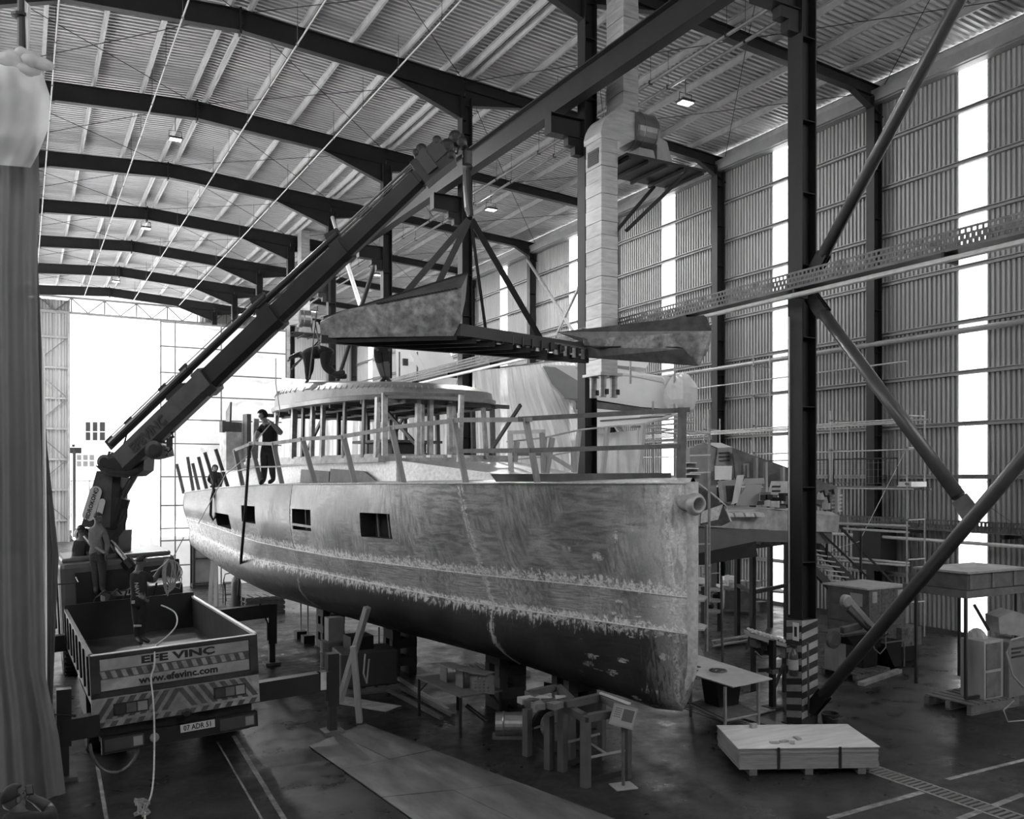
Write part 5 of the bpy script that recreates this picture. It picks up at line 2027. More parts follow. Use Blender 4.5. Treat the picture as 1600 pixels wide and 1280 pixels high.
# crane operator in a grey shirt, and the man behind him
person('crane operator in grey shirt standing by the crane column', jp(19.9, head=(153, 811), neck=(153, 822), chest=(151, 836), pelvis=(153, 868),
       shl=(143, 830), ell=(143, 850), wrl=(163, 864, -.2), shr=(162, 832), elr=(168, 850), wrr=(166, 868, -.1), hipl=(148, 872), knl=(149, 895), anl=(150, 920), toel=(150, 924, -.12),
       hipr=(158, 872), knr=(160, 895), anr=(160, 920), toer=(162, 924, -.12)), look=toward * .2 + right, shirt=CLG, trous=CLD, skin=SKIND)
person('dark figure standing left of the grey-shirted crane operator', jp(20.4, head=(127, 830), neck=(128, 842), chest=(127, 856), pelvis=(128, 888),
       shl=(119, 850), ell=(116, 868), wrl=(120, 884), shr=(136, 850), elr=(139, 868), wrr=(137, 882), hipl=(124, 892), knl=(124, 913), anl=(125, 934), toel=(124, 937, -.1),
       hipr=(132, 892), knr=(132, 913), anr=(132, 934), toer=(133, 937, -.1)), look=-toward, shirt=CLB, trous=CLD, skin=SKIND, cap='cap')
# people outside the door
person('tiny man in shirt and shorts standing outside the far doorway', jp(62.5, head=(104, 817), neck=(103.5, 820), chest=(103, 824), pelvis=(102.5, 832), shl=(101, 822.5), ell=(100, 827), wrl=(102, 831),
       shr=(105.5, 822.5), elr=(106.5, 827), wrr=(105.5, 831), hipl=(102, 833), knl=(102, 841), anl=(102, 849), toel=(103, 850), hipr=(104, 833), knr=(104, 841), anr=(104, 849), toer=(105, 850)),
       look=toward + right, shirt=CLG, trous=CLD, shorts=True, k=1.1)
person('tiny figure sitting on the ground outside the far doorway', jp(62.0, head=(110, 832), neck=(109.5, 835), chest=(109, 839), pelvis=(108, 846), shl=(107, 838), ell=(106, 842), wrl=(109, 845),
       shr=(111, 838), elr=(112.5, 842), wrr=(113, 845), hipl=(108, 847), knl=(112, 843), anl=(114, 850), toel=(115.5, 851), hipr=(109, 847), knr=(113, 844), anr=(115, 850), toer=(116.5, 851)),
       look=right, shirt=CLG, trous=CLD, k=1.1)
# photographer at the lower left corner
ph = person('man at the bottom left corner holding up a phone to film', jp(8.1, head=(22, 1252), neck=(28, 1272), chest=(44, 1298, .05), pelvis=(52, 1395, .15), shl=(14, 1288, -.15), ell=(10, 1340), wrl=(22, 1376, .2),
       shr=(80, 1284, .1), elr=(74, 1262, .35), wrr=(52, 1248, .2), hipl=(40, 1405), knl=(38, 1490), anl=(36, 1575), toel=(38, 1590, .2), hipr=(66, 1405), knr=(66, 1490), anr=(66, 1575), toer=(68, 1590, .2)),
       look=-toward * .8 + right * .5 + Vector((0, 0, .3)), shirt=CLB, trous=CLD, skin=SKIND, k=1.0)
pn = thing('phone', 'black phone held up by the man in the bottom left corner', 'phone', P(46, 1235, D=7.95))
rz = Matrix.Rotation(-PHI - .1, 3, 'Z') @ Matrix.Rotation(-.15, 3, 'Y')
MB().box(P(46, 1235, D=7.95), (.07, .012, .09), rz).build('phone_body', BLACK, pn, bevel=.004)
MB().box(P(46, 1234.5, D=7.93), (.055, .006, .065), rz).build('phone_screen', mat_emit('phone screen', .03), pn)


# ================================================================ SHEETS, TENT, OUTSIDE
def pp(pts, D):
    return [P(x, y, D=(D if not isinstance(D, (list, tuple)) else D[i])) for i, (x, y) in enumerate(pts)]


def slab(pts, D, depth, name, mt, parent=None, **kw):
    return MB().prism(pp(pts, D), face * depth).build(name, mt, parent, **kw)


def pleats(left, right, D, n, rows, amp, freq, name, mt, parent=None, seed=1, **kw):
    """a hanging sheet between a left and a right edge (pixel tracks), with vertical pleats"""
    r_ = random.Random(seed)
    ph = [r_.uniform(0, 6.28) for _ in range(5)]
    m = MB()
    rr = []
    for j in range(rows + 1):
        t = j / rows
        lx, ly = lerp2(left, t)
        rx_, ry_ = lerp2(right, t)
        row = []
        for i in range(n + 1):
            s = i / n
            s += .018 * mnoise.noise(Vector((s * 6, t * 2.5, seed))) if 0 < i < n else 0
            x, y = lx + (rx_ - lx) * s, ly + (ry_ - ly) * s
            a = amp * (.35 + .65 * t)
            d = a * (math.sin(s * freq + ph[0] + .6 * math.sin(t * 3 + ph[1])) + .5 * math.sin(s * freq * 2.3 + ph[2]) + .25 * math.sin(s * freq * 4.7 + ph[3] + t * 2) + 1.6 * mnoise.noise(Vector((s * freq * .25, t * 4, seed + 3))))
            row.append(P(x, y, D=D + d))
        rr.append(row)
    m.grid(rr)
    return m.build(name, mt, parent, smooth=True, **kw)


def lerp2(tr, t):
    if len(tr) == 1:
        return tr[0]
    x = t * (len(tr) - 1)
    i = min(int(x), len(tr) - 2)
    f = x - i
    return tr[i][0] + (tr[i + 1][0] - tr[i][0]) * f, tr[i][1] + (tr[i + 1][1] - tr[i][1]) * f


cu = thing('plastic_curtain', 'tall dusty plastic curtain hanging at the left edge of the hall', 'curtain', P(30, 1200, D=12.6))
pleats([(-90, 95), (-90, 1330)], [(58, 150), (62, 300), (58, 420), (60, 540), (63, 660), (66, 800), (68, 930), (72, 1060), (92, 1150), (104, 1250), (106, 1330)], 12.6, 120, 60, .12, 11, 'curtain_sheet', CURT, cu, 3)
pleats([(48, 330), (56, 560), (60, 700), (64, 850), (66, 1000), (70, 1090)], [(56, 330), (66, 560), (74, 700), (92, 870), (86, 1000), (82, 1110)], 13.2, 24, 30, .08, 14, 'curtain_fold', CURT, cu, 5)
pleats([(-90, 92), (-90, 250)], [(58, 88), (78, 150), (76, 200), (60, 240), (48, 262)], 12.35, 60, 24, .12, 6, 'curtain_top', mat_plastic('bright plastic', .9, .6, .14), cu, 9)
pleats([(65, 545), (67, 800), (68, 1075)], [(70, 545), (73, 800), (74, 1070)], 12.9, 6, 30, .02, 5, 'painted_leak_strip', mat_plastic('bright plastic', .9, .6, .14), cu, 11)  # bright strip added as painted light leaking past the curtain
m = MB()
for i, (x, y, r_) in enumerate(((20, 92, .14), (38, 86, .12), (56, 98, .13), (46, 110, .1), (66, 104, .07))):
    q = P(x, y, D=12.2)
    vs = []
    for a in range(7):
        for b in range(10):
            t, u_ = math.pi * a / 6, 2 * math.pi * b / 10
            rr_ = r_ * (1 + .35 * math.sin(3 * u_ + i) * math.sin(t))
            vs.append(q + Vector((rr_ * math.sin(t) * math.cos(u_) * 1.4, rr_ * math.sin(t) * math.sin(u_), rr_ * math.cos(t) * .7)))
    fs = [(a * 10 + b, a * 10 + (b + 1) % 10, (a + 1) * 10 + (b + 1) % 10, (a + 1) * 10 + b) for a in range(6) for b in range(10)]
    m.add(vs, fs)
m.build('bunched_plastic', mat_plastic('bright plastic', .9, .6, .14), cu, smooth=True)
po = thing('hanging_pole', 'dark pole rising from the top of the plastic curtain', 'pole', P(34, 250, D=12.8))
a_, b_ = P(34, 300, D=12.8), P(34, 0, D=12.8)
b_.z = roof_z(b_.x) - .3
MB().tube([a_, b_], .06, 10).build('pole_tube', BLACK, po)
MB().lathe(P(32, 25, D=12.8), [(.07, -.03), (.12, -.02), (.12, .02), (.07, .03)], 12).build('pole_clamp', BLACK, po)
pleats([(38, 0), (40, 80)], [(48, 10), (46, 88)], 12.75, 8, 12, .03, 8, 'plastic_rag', PLASTIC, po, 2)
MB().bar(P(-60, 93, D=12.7), P(60, 100, D=12.7), .06, .06).build('curtain_rail', BLACK, cu)

# tent of plastic round a scaffold behind the stern
tent = thing('plastic_tent', 'tall white plastic tent on a thin pipe frame behind the yacht stern', 'tent', (7.5, 40, 0))
TX0, TX1, TY0, TY1 = 4.94, 10.0, 38.4, 49.0
zs = [HC + (HOR - y) * 36.0 / F for y in (503, 541, 582, 618, 655, 693, 745, 790, 826, 845, 884)]
TPL = mat_plastic('tent plastic', .92, .55, .22, .4, .7)
m = MB()
rows = []
for j in range(25):
    z = .02 + (zs[0] - .02) * j / 24
    rows.append([(TX0 + (TX1 - TX0) * i / 40, TY0 - .04 + .05 * math.sin(i * .9 + j * .35) * math.sin(i * .31), z) for i in range(41)])
m.grid(rows)
m.build('front_sheet', TPL, tent, smooth=True)
m = MB()
rows = []
for j in range(21):
    z = .02 + (zs[0] - .02) * j / 20
    rows.append([(TX0 - .04 + .05 * math.sin(i * .8 + j * .3), TY0 + (TY1 - TY0) * i / 40, z) for i in range(41)])
m.grid(rows)
m.build('side_sheet', TPL, tent, smooth=True)
for z in zs:
    MB().tube([(TX0, TY0 - .13, z), (TX1, TY0 - .13, z)], .03, 6).build('ledger', STEEL2, tent)
    MB().tube([(TX0, TY0, z), (TX0, TY1, z)], .022, 6).build('ledger', GALVL, tent)
for X in (TX0, TX0 + .55, 7.3, TX1):
    MB().tube([(X, TY0 - .15, 0), (X, TY0 - .15, zs[0] + .1)], .028, 6).build('upright', STEEL2, tent)
for Y in (41.5, 45, TY1):
    MB().tube([(TX0, Y, 0), (TX0, Y, zs[0])], .024, 6).build('upright', GALVL, tent)
MB().tube([P(266, 880, Y=38.2), P(287, 840, Y=38.2)], .02, 6).build('diagonal', STEEL2, tent)

# black glazed case standing by the stern
gcs = thing('display_case', 'tall black-framed glass case standing behind the yacht stern', 'case', P(315, 915, z=0))
g0 = P(303, 920, z=0)
for dx in (0, .75):
    for dy in (0, .6):
        MB().box((g0.x + dx, g0.y + dy, 1.4), (.09, .09, 2.8)).build('case_post', BLACK, gcs)
for z in (.2, 1.2, 1.9, 2.78):
    for dy in (0, .6):
        MB().box((g0.x + .375, g0.y + dy, z), (.75, .06, .06)).build('case_rail', BLACK, gcs)
MB().box((g0.x + .375, g0.y + .3, .1), (.85, .7, .12)).build('case_base', BLACK, gcs)
MB().box((g0.x + .375, g0.y + .01, 1.5), (.7, .01, 2.5)).build('glass_pane', mat_plastic('case glass', .35, .2, .5, .1), gcs)
for dx in (0, .75):
    MB().lathe((g0.x + dx, g0.y, .0), [(.03, 0), (.05, .02), (.03, .06)], 10).build('foot', BLACK, gcs)

# outside
ob = thing('white_building', 'blown-out white building seen through the far doorway', 'building', P(150, 800, Y=110))
bx0, bx1 = P(105, 745, Y=110).x, P(330, 745, Y=110).x
MB().box2((bx0 - 2, 110, 0), (bx1 + 30, 118, 30)).build('facade', mat('sunlit render', .5, .8, 0, .02), ob)
DG = mat('dark window glass', .012, .5, spec=.1)
for x0_, x1_ in ((134, 141), (145, 152), (156, 164)):
    a_, b_ = P(x0_, 688, Y=109.9), P(x1_, 660, Y=109.9)
    f_ = MB().box2((a_.x, 109.85, a_.z), (b_.x, 109.98, b_.z)).build('window', DG, ob)
    MB().box2((a_.x, 109.8, a_.z + .9), (b_.x, 109.86, a_.z + 1.0)).build('glazing_bar', GREY, f_)
for j in range(2):
    for i in range(3):
        a_, b_ = P(120 + 10 * i, 729 - 10 * j, Y=109.9), P(127 + 10 * i, 721 - 10 * j, Y=109.9)
        MB().box2((a_.x, 109.85, a_.z), (b_.x, 109.98, b_.z)).build('window', mat('pale window glass', .06, .5, spec=.2), ob)
a_ = P(116, 745, Y=74)
sgn = thing('street_sign', 'dark sign on a post outside the far doorway', 'sign', (a_.x, 74, 0))
MB().tube([(a_.x, 74, -.02), (a_.x, 74, P(116, 700, Y=74).z)], .12, 8).build('sign_post', STEEL, sgn)
b_ = P(117, 704, Y=74)
MB().box(b_, (.9, .1, .45)).build('sign_board', STEEL, sgn)
MB().box(b_ + Vector((-.1, 0, .35)), (.2, .1, .2)).build('sign_cap', STEEL, sgn)
a_, b_ = P(110, 751, Y=80), P(250, 751, Y=80)
fe = MB().box2((a_.x, 80, a_.z - .06), (b_.x + 4, 80.1, a_.z + .02)).build('boundary_rail', STEEL2)
for k in range(9):
    xx = a_.x + (b_.x + 4 - a_.x) * k / 8
    MB().box2((xx, 80, -.02), (xx + .1, 80.1, a_.z)).build('fence_post', STEEL2, fe)
tag(fe, 'thin dark horizontal rail outside the far doorway', 'rail')

# ================================================================ BEHIND THE YACHT: cream superstructure, sheets
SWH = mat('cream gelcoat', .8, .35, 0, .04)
SWS = mat('primer and shade grey', .3, .5, 0, .08)
sup = thing('cream_superstructure', 'rounded cream boat superstructure behind the columns, its end wrapped in plastic', 'boat part', P(960, 640, D=28))
slab([(850, 570), (893, 571), (960, 575), (1035, 588), (1062, 592), (1068, 600), (1070, 622), (1052, 640), (1000, 636), (925, 624), (880, 612)], 28, 3.0, 'main_body', SWH, sup)
slab([(905, 545), (985, 548), (1020, 552), (1010, 575), (905, 566)], 28.6, 2.2, 'upper_tier', SWH, sup)
slab([(848, 572), (868, 574), (906, 597), (906, 624), (882, 621), (862, 600)], 27.9, .6, 'painted_shade_quarter', SWS, sup)  # shade on the cream side painted as a darker grey slab
slab([(905, 624), (1000, 637), (1055, 643), (1058, 649), (1000, 646), (905, 634)], 27.9, 3.0, 'dark_skirt', STEEL2, sup)
m = MB()
m.add(pp([(905, 636), (1055, 650), (985, 666), (930, 668), (905, 664)], [27.6, 27.6, 25.2, 25.2, 25.4]), [(0, 1, 2, 3, 4)])
und = m.build('underside', SWH, sup)
for k in range(7):
    MB().lathe(P(925 + 16 * k, 650 - .5 * k, D=26.4), [(.05, 0), (.05, .02)], 10).build('vent_hole', BLACK, und)
MB().bar(P(938, 658, D=26), P(1050, 650, D=27), .03, .05).build('edge_trim', STEEL2, sup)
fr_ = [(1040, 594), (1053, 598), (1056, 624), (1040, 620)]
MB().tube(pp([(968, 583), (1035, 591), (1040, 600), (1039, 620)], 27.95), .06, 8).build('moulded_rim', SWH, sup)
MB().tube(pp([(900, 574), (1000, 588), (1038, 596)], 27.95), .05, 8).build('moulded_rim', WHITE, sup)
m = MB()
q = P(1063, 618, D=27.8)
vs = []
for a in range(13):
    for b in range(18):
        t, u_ = math.pi * a / 12, 2 * math.pi * b / 18
        k_ = 1 + .16 * mnoise.noise(Vector((3 * math.cos(u_), 3 * math.sin(u_), 4 * t)))
        vs.append(q + right * (.5 * k_ * math.sin(t) * math.cos(u_)) + face * (.9 * k_ * math.sin(t) * math.sin(u_)) + Vector((0, 0, .68 * k_ * math.cos(t))))
fs = [(a * 18 + b, a * 18 + (b + 1) % 18, (a + 1) * 18 + (b + 1) % 18, (a + 1) * 18 + b) for a in range(12) for b in range(18)]
m.add(vs, fs).build('plastic_wrapping', PLASTIC, sup)
for px_, y0_, y1_ in ((1020, 627, 745), (1054, 560, 745), (985, 560, 600), (1055, 655, 720)):
    MB().tube([P(px_, y0_, D=27.3), P(px_, y1_, D=27.3)], .03, 6).build('scaffold_upright', GALV, sup)
for a_, b_ in (((1000, 652), (1085, 640)), ((998, 660), (1085, 652)), ((985, 668), (1085, 660)), ((905, 690), (1050, 672)), ((1000, 667), (1110, 676)), ((1020, 676), (1110, 678)), ((890, 566), (960, 562))):
    MB().tube([P(*a_, D=27), P(*b_, D=27)], .03, 6).build('scaffold_tube', GALVL, sup)
# cabin shapes and clutter behind the men
wq = thing('white_hull_part', 'white boat part with sloping brace behind the men on the roof', 'boat part', P(680, 590, D=33))
slab([(618, 540), (700, 545), (715, 575), (700, 615), (620, 615)], 33, 1.6, 'white_body', SWH, wq)
MB().bar(P(640, 540, D=32.5), P(672, 600, D=32.5), .3, .2).build('sloping_brace', SWH, wq)
MB().box(P(633, 566, D=32.6), (.2, .1, .25)).build('junction_box', BLACK, wq)
for px_ in (624, 652):
    MB().tube([P(px_, 550, D=32.4), P(px_, 590, D=32.4)], .03, 6).build('scaffold_upright', STEEL2, wq)
for k, (x0_, x1_, y0_, y1_, D_) in enumerate(((628, 640, 560, 600, 31), )):
    pass

HANG = mat_plastic('white hanging sheet', .95, .2, .03, .35, .8)
hs_ = pleats([(735, 578), (738, 640), (738, 700), (738, 765)], [(893, 562), (912, 600), (945, 655), (985, 765)], 29.5, 150, 30, .2, 55, 'plastic_sheet', HANG, None, 4)
tag(hs_, 'big white pleated plastic sheet hanging left of the duct column', 'plastic sheet')
ro = MB().tube([P(700, 583, D=29.4), P(893, 562, D=29.4)], .03, 6).build('hanging_rail', GALV)
tag(ro, 'rail carrying the big pleated plastic sheet', 'rail')
hs_ = pleats([(893, 562), (912, 590), (940, 640), (975, 690)], [(897, 562), (925, 600), (955, 650), (1000, 700)], 28.6, 14, 30, .1, 9, 'plastic_sheet', HANG, None, 8)
tag(hs_, 'edge of plastic swept down right beside the pleated sheet', 'plastic sheet')
hs_ = pleats([(912, 680), (915, 745)], [(1000, 672), (1006, 745)], 26.5, 40, 12, .1, 14, 'tarpaulin', HANG, None, 6)
tag(hs_, 'pale tarpaulin hanging low between the two starboard rail posts', 'tarpaulin')
hs_ = pleats([(560, 600), (560, 740)], [(740, 600), (740, 740)], 33.5, 90, 12, .12, 50, 'plastic_sheet', HANG, None, 12)
tag(hs_, 'white plastic sheet seen through the wheelhouse pillars', 'plastic sheet')
hs_ = pleats([(440, 590), (440, 760)], [(560, 600), (560, 760)], 38, 60, 10, .12, 30, 'plastic_sheet', HANG, None, 13)
tag(hs_, 'white plastic sheet far behind the standing man on deck', 'plastic sheet')


# ================================================================ SECOND HULL AND ITS CLUTTER
GH = mat('grey primed hull', .1, .45, 0, .15, 2)
h2 = thing('grey_hull', 'unfinished dark grey boat hull behind the yacht bow, deck full of parts', 'boat', P(1150, 880, D=22))
slab([(1084, 822), (1182, 827), (1300, 832), (1300, 850), (1180, 846), (1086, 866)], [20.5, 21.5, 23, 23, 21.5, 20.5], 2.2, 'hull_side', GH, h2)
slab([(1084, 866), (1180, 846), (1184, 870), (1150, 874), (1084, 886)], [20.5, 21.5, 21.5, 21.2, 20.5], 2.0, 'hull_bottom', STEEL, h2)
slab([(1090, 806), (1180, 795), (1300, 800), (1312, 806), (1310, 832), (1180, 828), (1088, 822)], [20.4, 21.5, 23, 23, 23, 21.5, 20.4], 2.4, 'deck_edge', mat('pale deck', .4, .6, 0, .25, 5, dirt=.3), h2)
slab([(1145, 700), (1232, 731), (1312, 764), (1312, 800), (1300, 800), (1178, 752), (1150, 752)], [23.6, 24, 24.8, 24.8, 24.8, 23.8, 23.6], .08, 'bulwark', STEEL2, h2)
for px_, y0_, y1_ in ((1181, 715, 765), (1196, 722, 772), (1223, 730, 775), (1308, 764, 800)):
    MB().bar(P(px_, y0_, D=23.5), P(px_, y1_, D=23.5), .09, .08, HA).build('bulwark_frame', WOOD, h2)
for k in range(5):
    MB().bar(P(1300, 775 + 6 * k, D=23.6), P(1316, 774 + 6 * k, D=23.6), .05, .04).build('edge_lug', WOODL, h2)
slab([(1088, 762), (1100, 762), (1130, 790), (1142, 815), (1128, 822), (1094, 822), (1094, 800)], 19.6, .05, 'chine_plate', PD, h2)
MB().tube(pp([(1092, 756), (1116, 774), (1136, 792), (1136, 800), (1142, 815)], 19.5), .018, 5).build('bright_edge', GALVL, h2)
slab([(1096, 800), (1130, 788), (1122, 812), (1095, 818)], 19.55, .02, 'bright_reflecting_plate', ALUL, h2)
for k in range(6):
    slab([(1100 + 16 * k, 803 - k * .3), (1113 + 16 * k, 803 - k * .3), (1116 + 16 * k, 808), (1102 + 16 * k, 808)], 20.6 + .1 * k, .8, 'deck_board', WOODL if k % 2 else ALUL, h2)
cbk = thing('deckhouse_mould', 'grey deckhouse block with three dark vents on the grey hull', 'boat part', P(1110, 760, D=24))
slab([(1078, 700), (1102, 694), (1122, 700), (1118, 800), (1078, 800)], 24, 1.6, 'grey_side', GREY, cbk)
slab([(1102, 692), (1122, 700), (1145, 699), (1126, 692)], 23.95, 1.6, 'pale_top', SWH, cbk)
slab([(1122, 700), (1145, 700), (1150, 727), (1118, 727)], 23.9, .8, 'vented_face', SWS, cbk)
for k in range(3):
    slab([(1124, 707 + 6 * k), (1140, 706.5 + 6 * k), (1140, 708.5 + 6 * k), (1124, 709 + 6 * k)], 23.85, .06, 'vent_slot', BLACK, cbk)
slab([(1118, 728), (1144, 728), (1143, 750), (1118, 750)], 23.6, .1, 'white_board', WHITE, cbk)
slab([(1144, 726), (1171, 724), (1171, 746), (1144, 747)], 23.7, .1, 'gridded_board', WHITED, cbk)
for k in range(4):
    MB().bar(P(1148 + 6 * k, 727, D=23.65), P(1148 + 6 * k, 746, D=23.65), .02, .02).build('grid_wire', STEEL2, cbk)
slab([(1128, 752), (1155, 750), (1150, 780), (1142, 788), (1132, 785)], 22.8, .5, 'window_frame_block', GREY, cbk)
slab([(1135, 759), (1148, 759), (1147, 784), (1137, 784)], 22.75, .1, 'dark_opening', BLACK, cbk)
for k in range(3):
    slab([(1073, 724 + 9 * k), (1087 + 3 * k, 724 + 9 * k), (1087 + 3 * k, 730 + 9 * k), (1073, 730 + 9 * k)], 22 - .2 * k, .4, 'step', STEEL2, cbk)
    MB().bar(P(1073, 723.5 + 9 * k, D=21.9 - .2 * k), P(1087 + 3 * k, 723.5 + 9 * k, D=21.9 - .2 * k), .3, .02).build('step_nosing', WHITE, cbk)
for i, (pts, D_, mt_, lb) in enumerate([
        ([(1164, 748), (1194, 747), (1195, 756), (1161, 757)], 22.2, SWS, 'pale panel leaning highest among the deck clutter'),
        ([(1167, 757), (1191, 757), (1182, 790), (1150, 790)], 22.0, SWS, 'large pale panel leaning on the grey hull deck'),
        ([(1152, 743), (1163, 742), (1152, 786), (1144, 788)], 21.9, WOODL, 'narrow pale board leaning left of the panels'),
        ([(1206, 752), (1232, 752), (1232, 777), (1200, 774)], 22.1, WHITED, 'white panel with two slots leaning by the striped column')]):
    o = slab(pts, D_, .05, 'leaning_panel', mt_)
    tag(o, lb, 'panel')
sl = thing('slot', None, None) if False else None
for k in range(2):
    slab([(1207, 759 + 7 * k), (1220, 759 + 7 * k), (1219, 762 + 7 * k), (1206, 762 + 7 * k)], 22.08, .02, 'slot', BLACK, o)
rj = random.Random(4)
ORDW = 'first second third fourth fifth sixth seventh eighth ninth tenth eleventh twelfth thirteenth fourteenth'.split()
for i in range(14):
    x, y = 1193 + i * 2.9, 774 + rj.random() * 16
    D_ = 21.7 + rj.random() * .3
    s_ = .12 + rj.random() * .14
    o = MB().box(P(x, y, D=D_), (s_, s_ * .7, s_ * .8), Matrix.Rotation(rj.random() * 3, 3, 'Z')).build('scrap_box', (BLACK, STEEL2, WHITED, STEEL)[i % 4], bevel=.01)
    tag(o, '%s small box from the left in the pile on the grey hull deck' % ORDW[i], 'box', 'clutter on the grey hull deck')
for i, (x, y, w__, h__) in enumerate(((1284, 775, 14, 12), (1291, 786, 12, 20), (1298, 772, 9, 9))):
    t = thing('machine_part', ('white frame part right of the striped column', 'pale cylinder part right of the striped column', 'round valve part right of the striped column')[i], 'machine part', P(x, y, D=22))
    MB().lathe(P(x, y + h__ / 2, D=22), [(w__ / 2 * .016, 0), (w__ / 2 * .016, h__ * .011), (w__ / 3 * .016, h__ * .016)], 14).build('body', (WHITED, SWS, STEEL2)[i], t)
    MB().tube([P(x - 3, y - h__ / 2, D=21.9), P(x + 3, y - h__ / 2 - 2, D=21.9), P(x + 5, y, D=21.9)], .03, 6).build('handle', STEEL, t)

# black support frame
gf = thing('support_frame', 'black box-section frame standing under the grey hull', 'frame', P(1176, 1012, z=0))
pL, pR = P(1176, 1012, z=0), P(1229, 995, z=0)
for q in (pL, pR, pL + face * 1.6, pR + face * 1.6):
    MB().box((q.x, q.y, 1.92), (.12, .12, 3.84)).build('frame_post', STEEL, gf)
for z in (3.8, 3.2, 2.65, 1.45):
    MB().bar((pL.x, pL.y, z), (pR.x, pR.y, z), .08, .1).build('frame_beam', STEEL, gf)
    MB().bar((pL.x, pL.y, z), (pL.x + sn * 1.6, pL.y + cs * 1.6, z), .08, .1).build('frame_beam', STEEL, gf)
MB().box2((pL.x + .3, pL.y, 2.68), (pL.x + 1.0, pL.y + .5, 3.05)).build('crate_on_shelf', WOOD, gf)
MB().bar((pL.x + .1, pL.y, 1.0), (pL.x - .5, pL.y - .3, 0.05), .04, .04).build('foot_brace', STEEL, gf)

# staircase
stt = thing('steel_staircase', 'dark steel staircase with handrails behind the striped column', 'staircase', P(1330, 940, D=24))
for a_, b_, w__, D0, D1_ in (((1262, 838), (1334, 912), .22, 23.2, 24.2), ((1262, 880), (1300, 920), .2, 22.3, 23.0), ((1288, 798), (1396, 912), .06, 23.4, 24.4), ((1262, 812), (1366, 912), .05, 22.5, 23.5)):
    MB().bar(P(*a_, D=D0), P(*b_, D=D1_), w__ * .4, w__).build('stringer' if w__ > .1 else 'handrail', STEEL, stt)
for k in range(8):
    MB().bar(P(1262 + 5 * k, 858 + 8 * k, D=22.8 + .05 * k), P(1285 + 7 * k, 862 + 8 * k, D=23.6 + .05 * k), .24, .03).build('tread', GALV, stt)
for px_, y0_, y1_ in ((1292, 822, 880), (1345, 830, 905)):
    MB().tube([P(px_, y0_, D=23.4), P(px_, y1_, D=23.4)], .035, 8).build('baluster', STEEL, stt)
stt2 = thing('wall_railing', 'grey double railing low on the wall behind the staircase', 'railing', P(1340, 870, D=25.5))
for y0_, y1_ in ((817, 822), (824, 832), (868, 880), (874, 884)):
    MB().tube([P(1278, y0_, D=24.6), P(1420, y1_, D=25.6)], .035, 8).build('rail_tube', GALV, stt2)
bx = MB().box2((22.2, P(1376, 745, X=22.2).y, 1.7), (22.9, P(1376, 745, X=22.2).y + 1.0, 2.9)).build('wall_cabinet', STEEL)
tag(bx, 'dark cabinet hung on the right wall beside the scaffold', 'cabinet')
fc = P(1385, 900, D=25)

# big wooden crate
cr0 = P(1357, 1042, z=0)
ct_ = thing('wooden_crate', 'large chipboard crate with pale lid beyond the thick brace', 'crate', (cr0.x + .65, cr0.y + .6, 0))
OSB = mat('chipboard', .11, .75, 0, .55, 14, dirt=.2)
for i in range(3):
    MB().box2((cr0.x + .44 * i, cr0.y - .02, .15), (cr0.x + .44 * i + .43, cr0.y, 1.82)).build('crate_panel', OSB, ct_)
for i in range(4):
    MB().box2((cr0.x - .02, cr0.y, .15 + .42 * i), (cr0.x, cr0.y + 1.2, .15 + .42 * i + .41)).build('crate_panel', mat('dark board', .07, .7, 0, .4, 5), ct_)
MB().box2((cr0.x + .01, cr0.y + .01, .14), (cr0.x + 1.3, cr0.y + 1.2, 1.8)).build('crate_body', WOODD, ct_)
MB().box2((cr0.x - .1, cr0.y - .05, 1.82), (cr0.x + 1.42, cr0.y + 1.3, 1.86)).build('crate_lid', mat('pale lid', .38, .6, 0, .2, 4), ct_)
MB().box2((cr0.x + .1, cr0.y - .035, 1.5), (cr0.x + .26, cr0.y - .02, 1.76)).build('paper_label', WHITED, ct_)
MB().box2((cr0.x + 1.0, cr0.y - .035, 1.5), (cr0.x + 1.24, cr0.y - .02, 1.76)).build('paper_label', WHITED, ct_)
MB().box2((cr0.x - .035, cr0.y + .15, 1.4), (cr0.x - .02, cr0.y + .5, 1.7)).build('paper_label', GREY, ct_)
for k in range(3):
    MB().box2((cr0.x + .05 + .58 * k, cr0.y, 0), (cr0.x + .15 + .58 * k, cr0.y + 1.2, .14)).build('skid', WOODD, ct_)


def pallet(x, y, w__, d__, label, rot=0, mt=None, h=.14, n=6):
    t = thing('pallet', label, 'pallet', (x, y, 0), None, None, rot)
    for k in range(n):
        MB().box((-w__ / 2 + w__ / n * (k + .5), 0, h - .012), (w__ / n * .72, d__, .022)).build('slat', mt or WOODD, t, local=True)
    for j in (-1, 0, 1):
        MB().box((0, j * (d__ / 2 - .05), h / 2 + .0), (w__, .09, h - .06)).build('bearer', mt or WOODD, t, local=True)
        MB().box((0, j * (d__ / 2 - .05), .011), (w__, .09, .02)).build('runner', mt or WOODD, t, local=True)
    return t


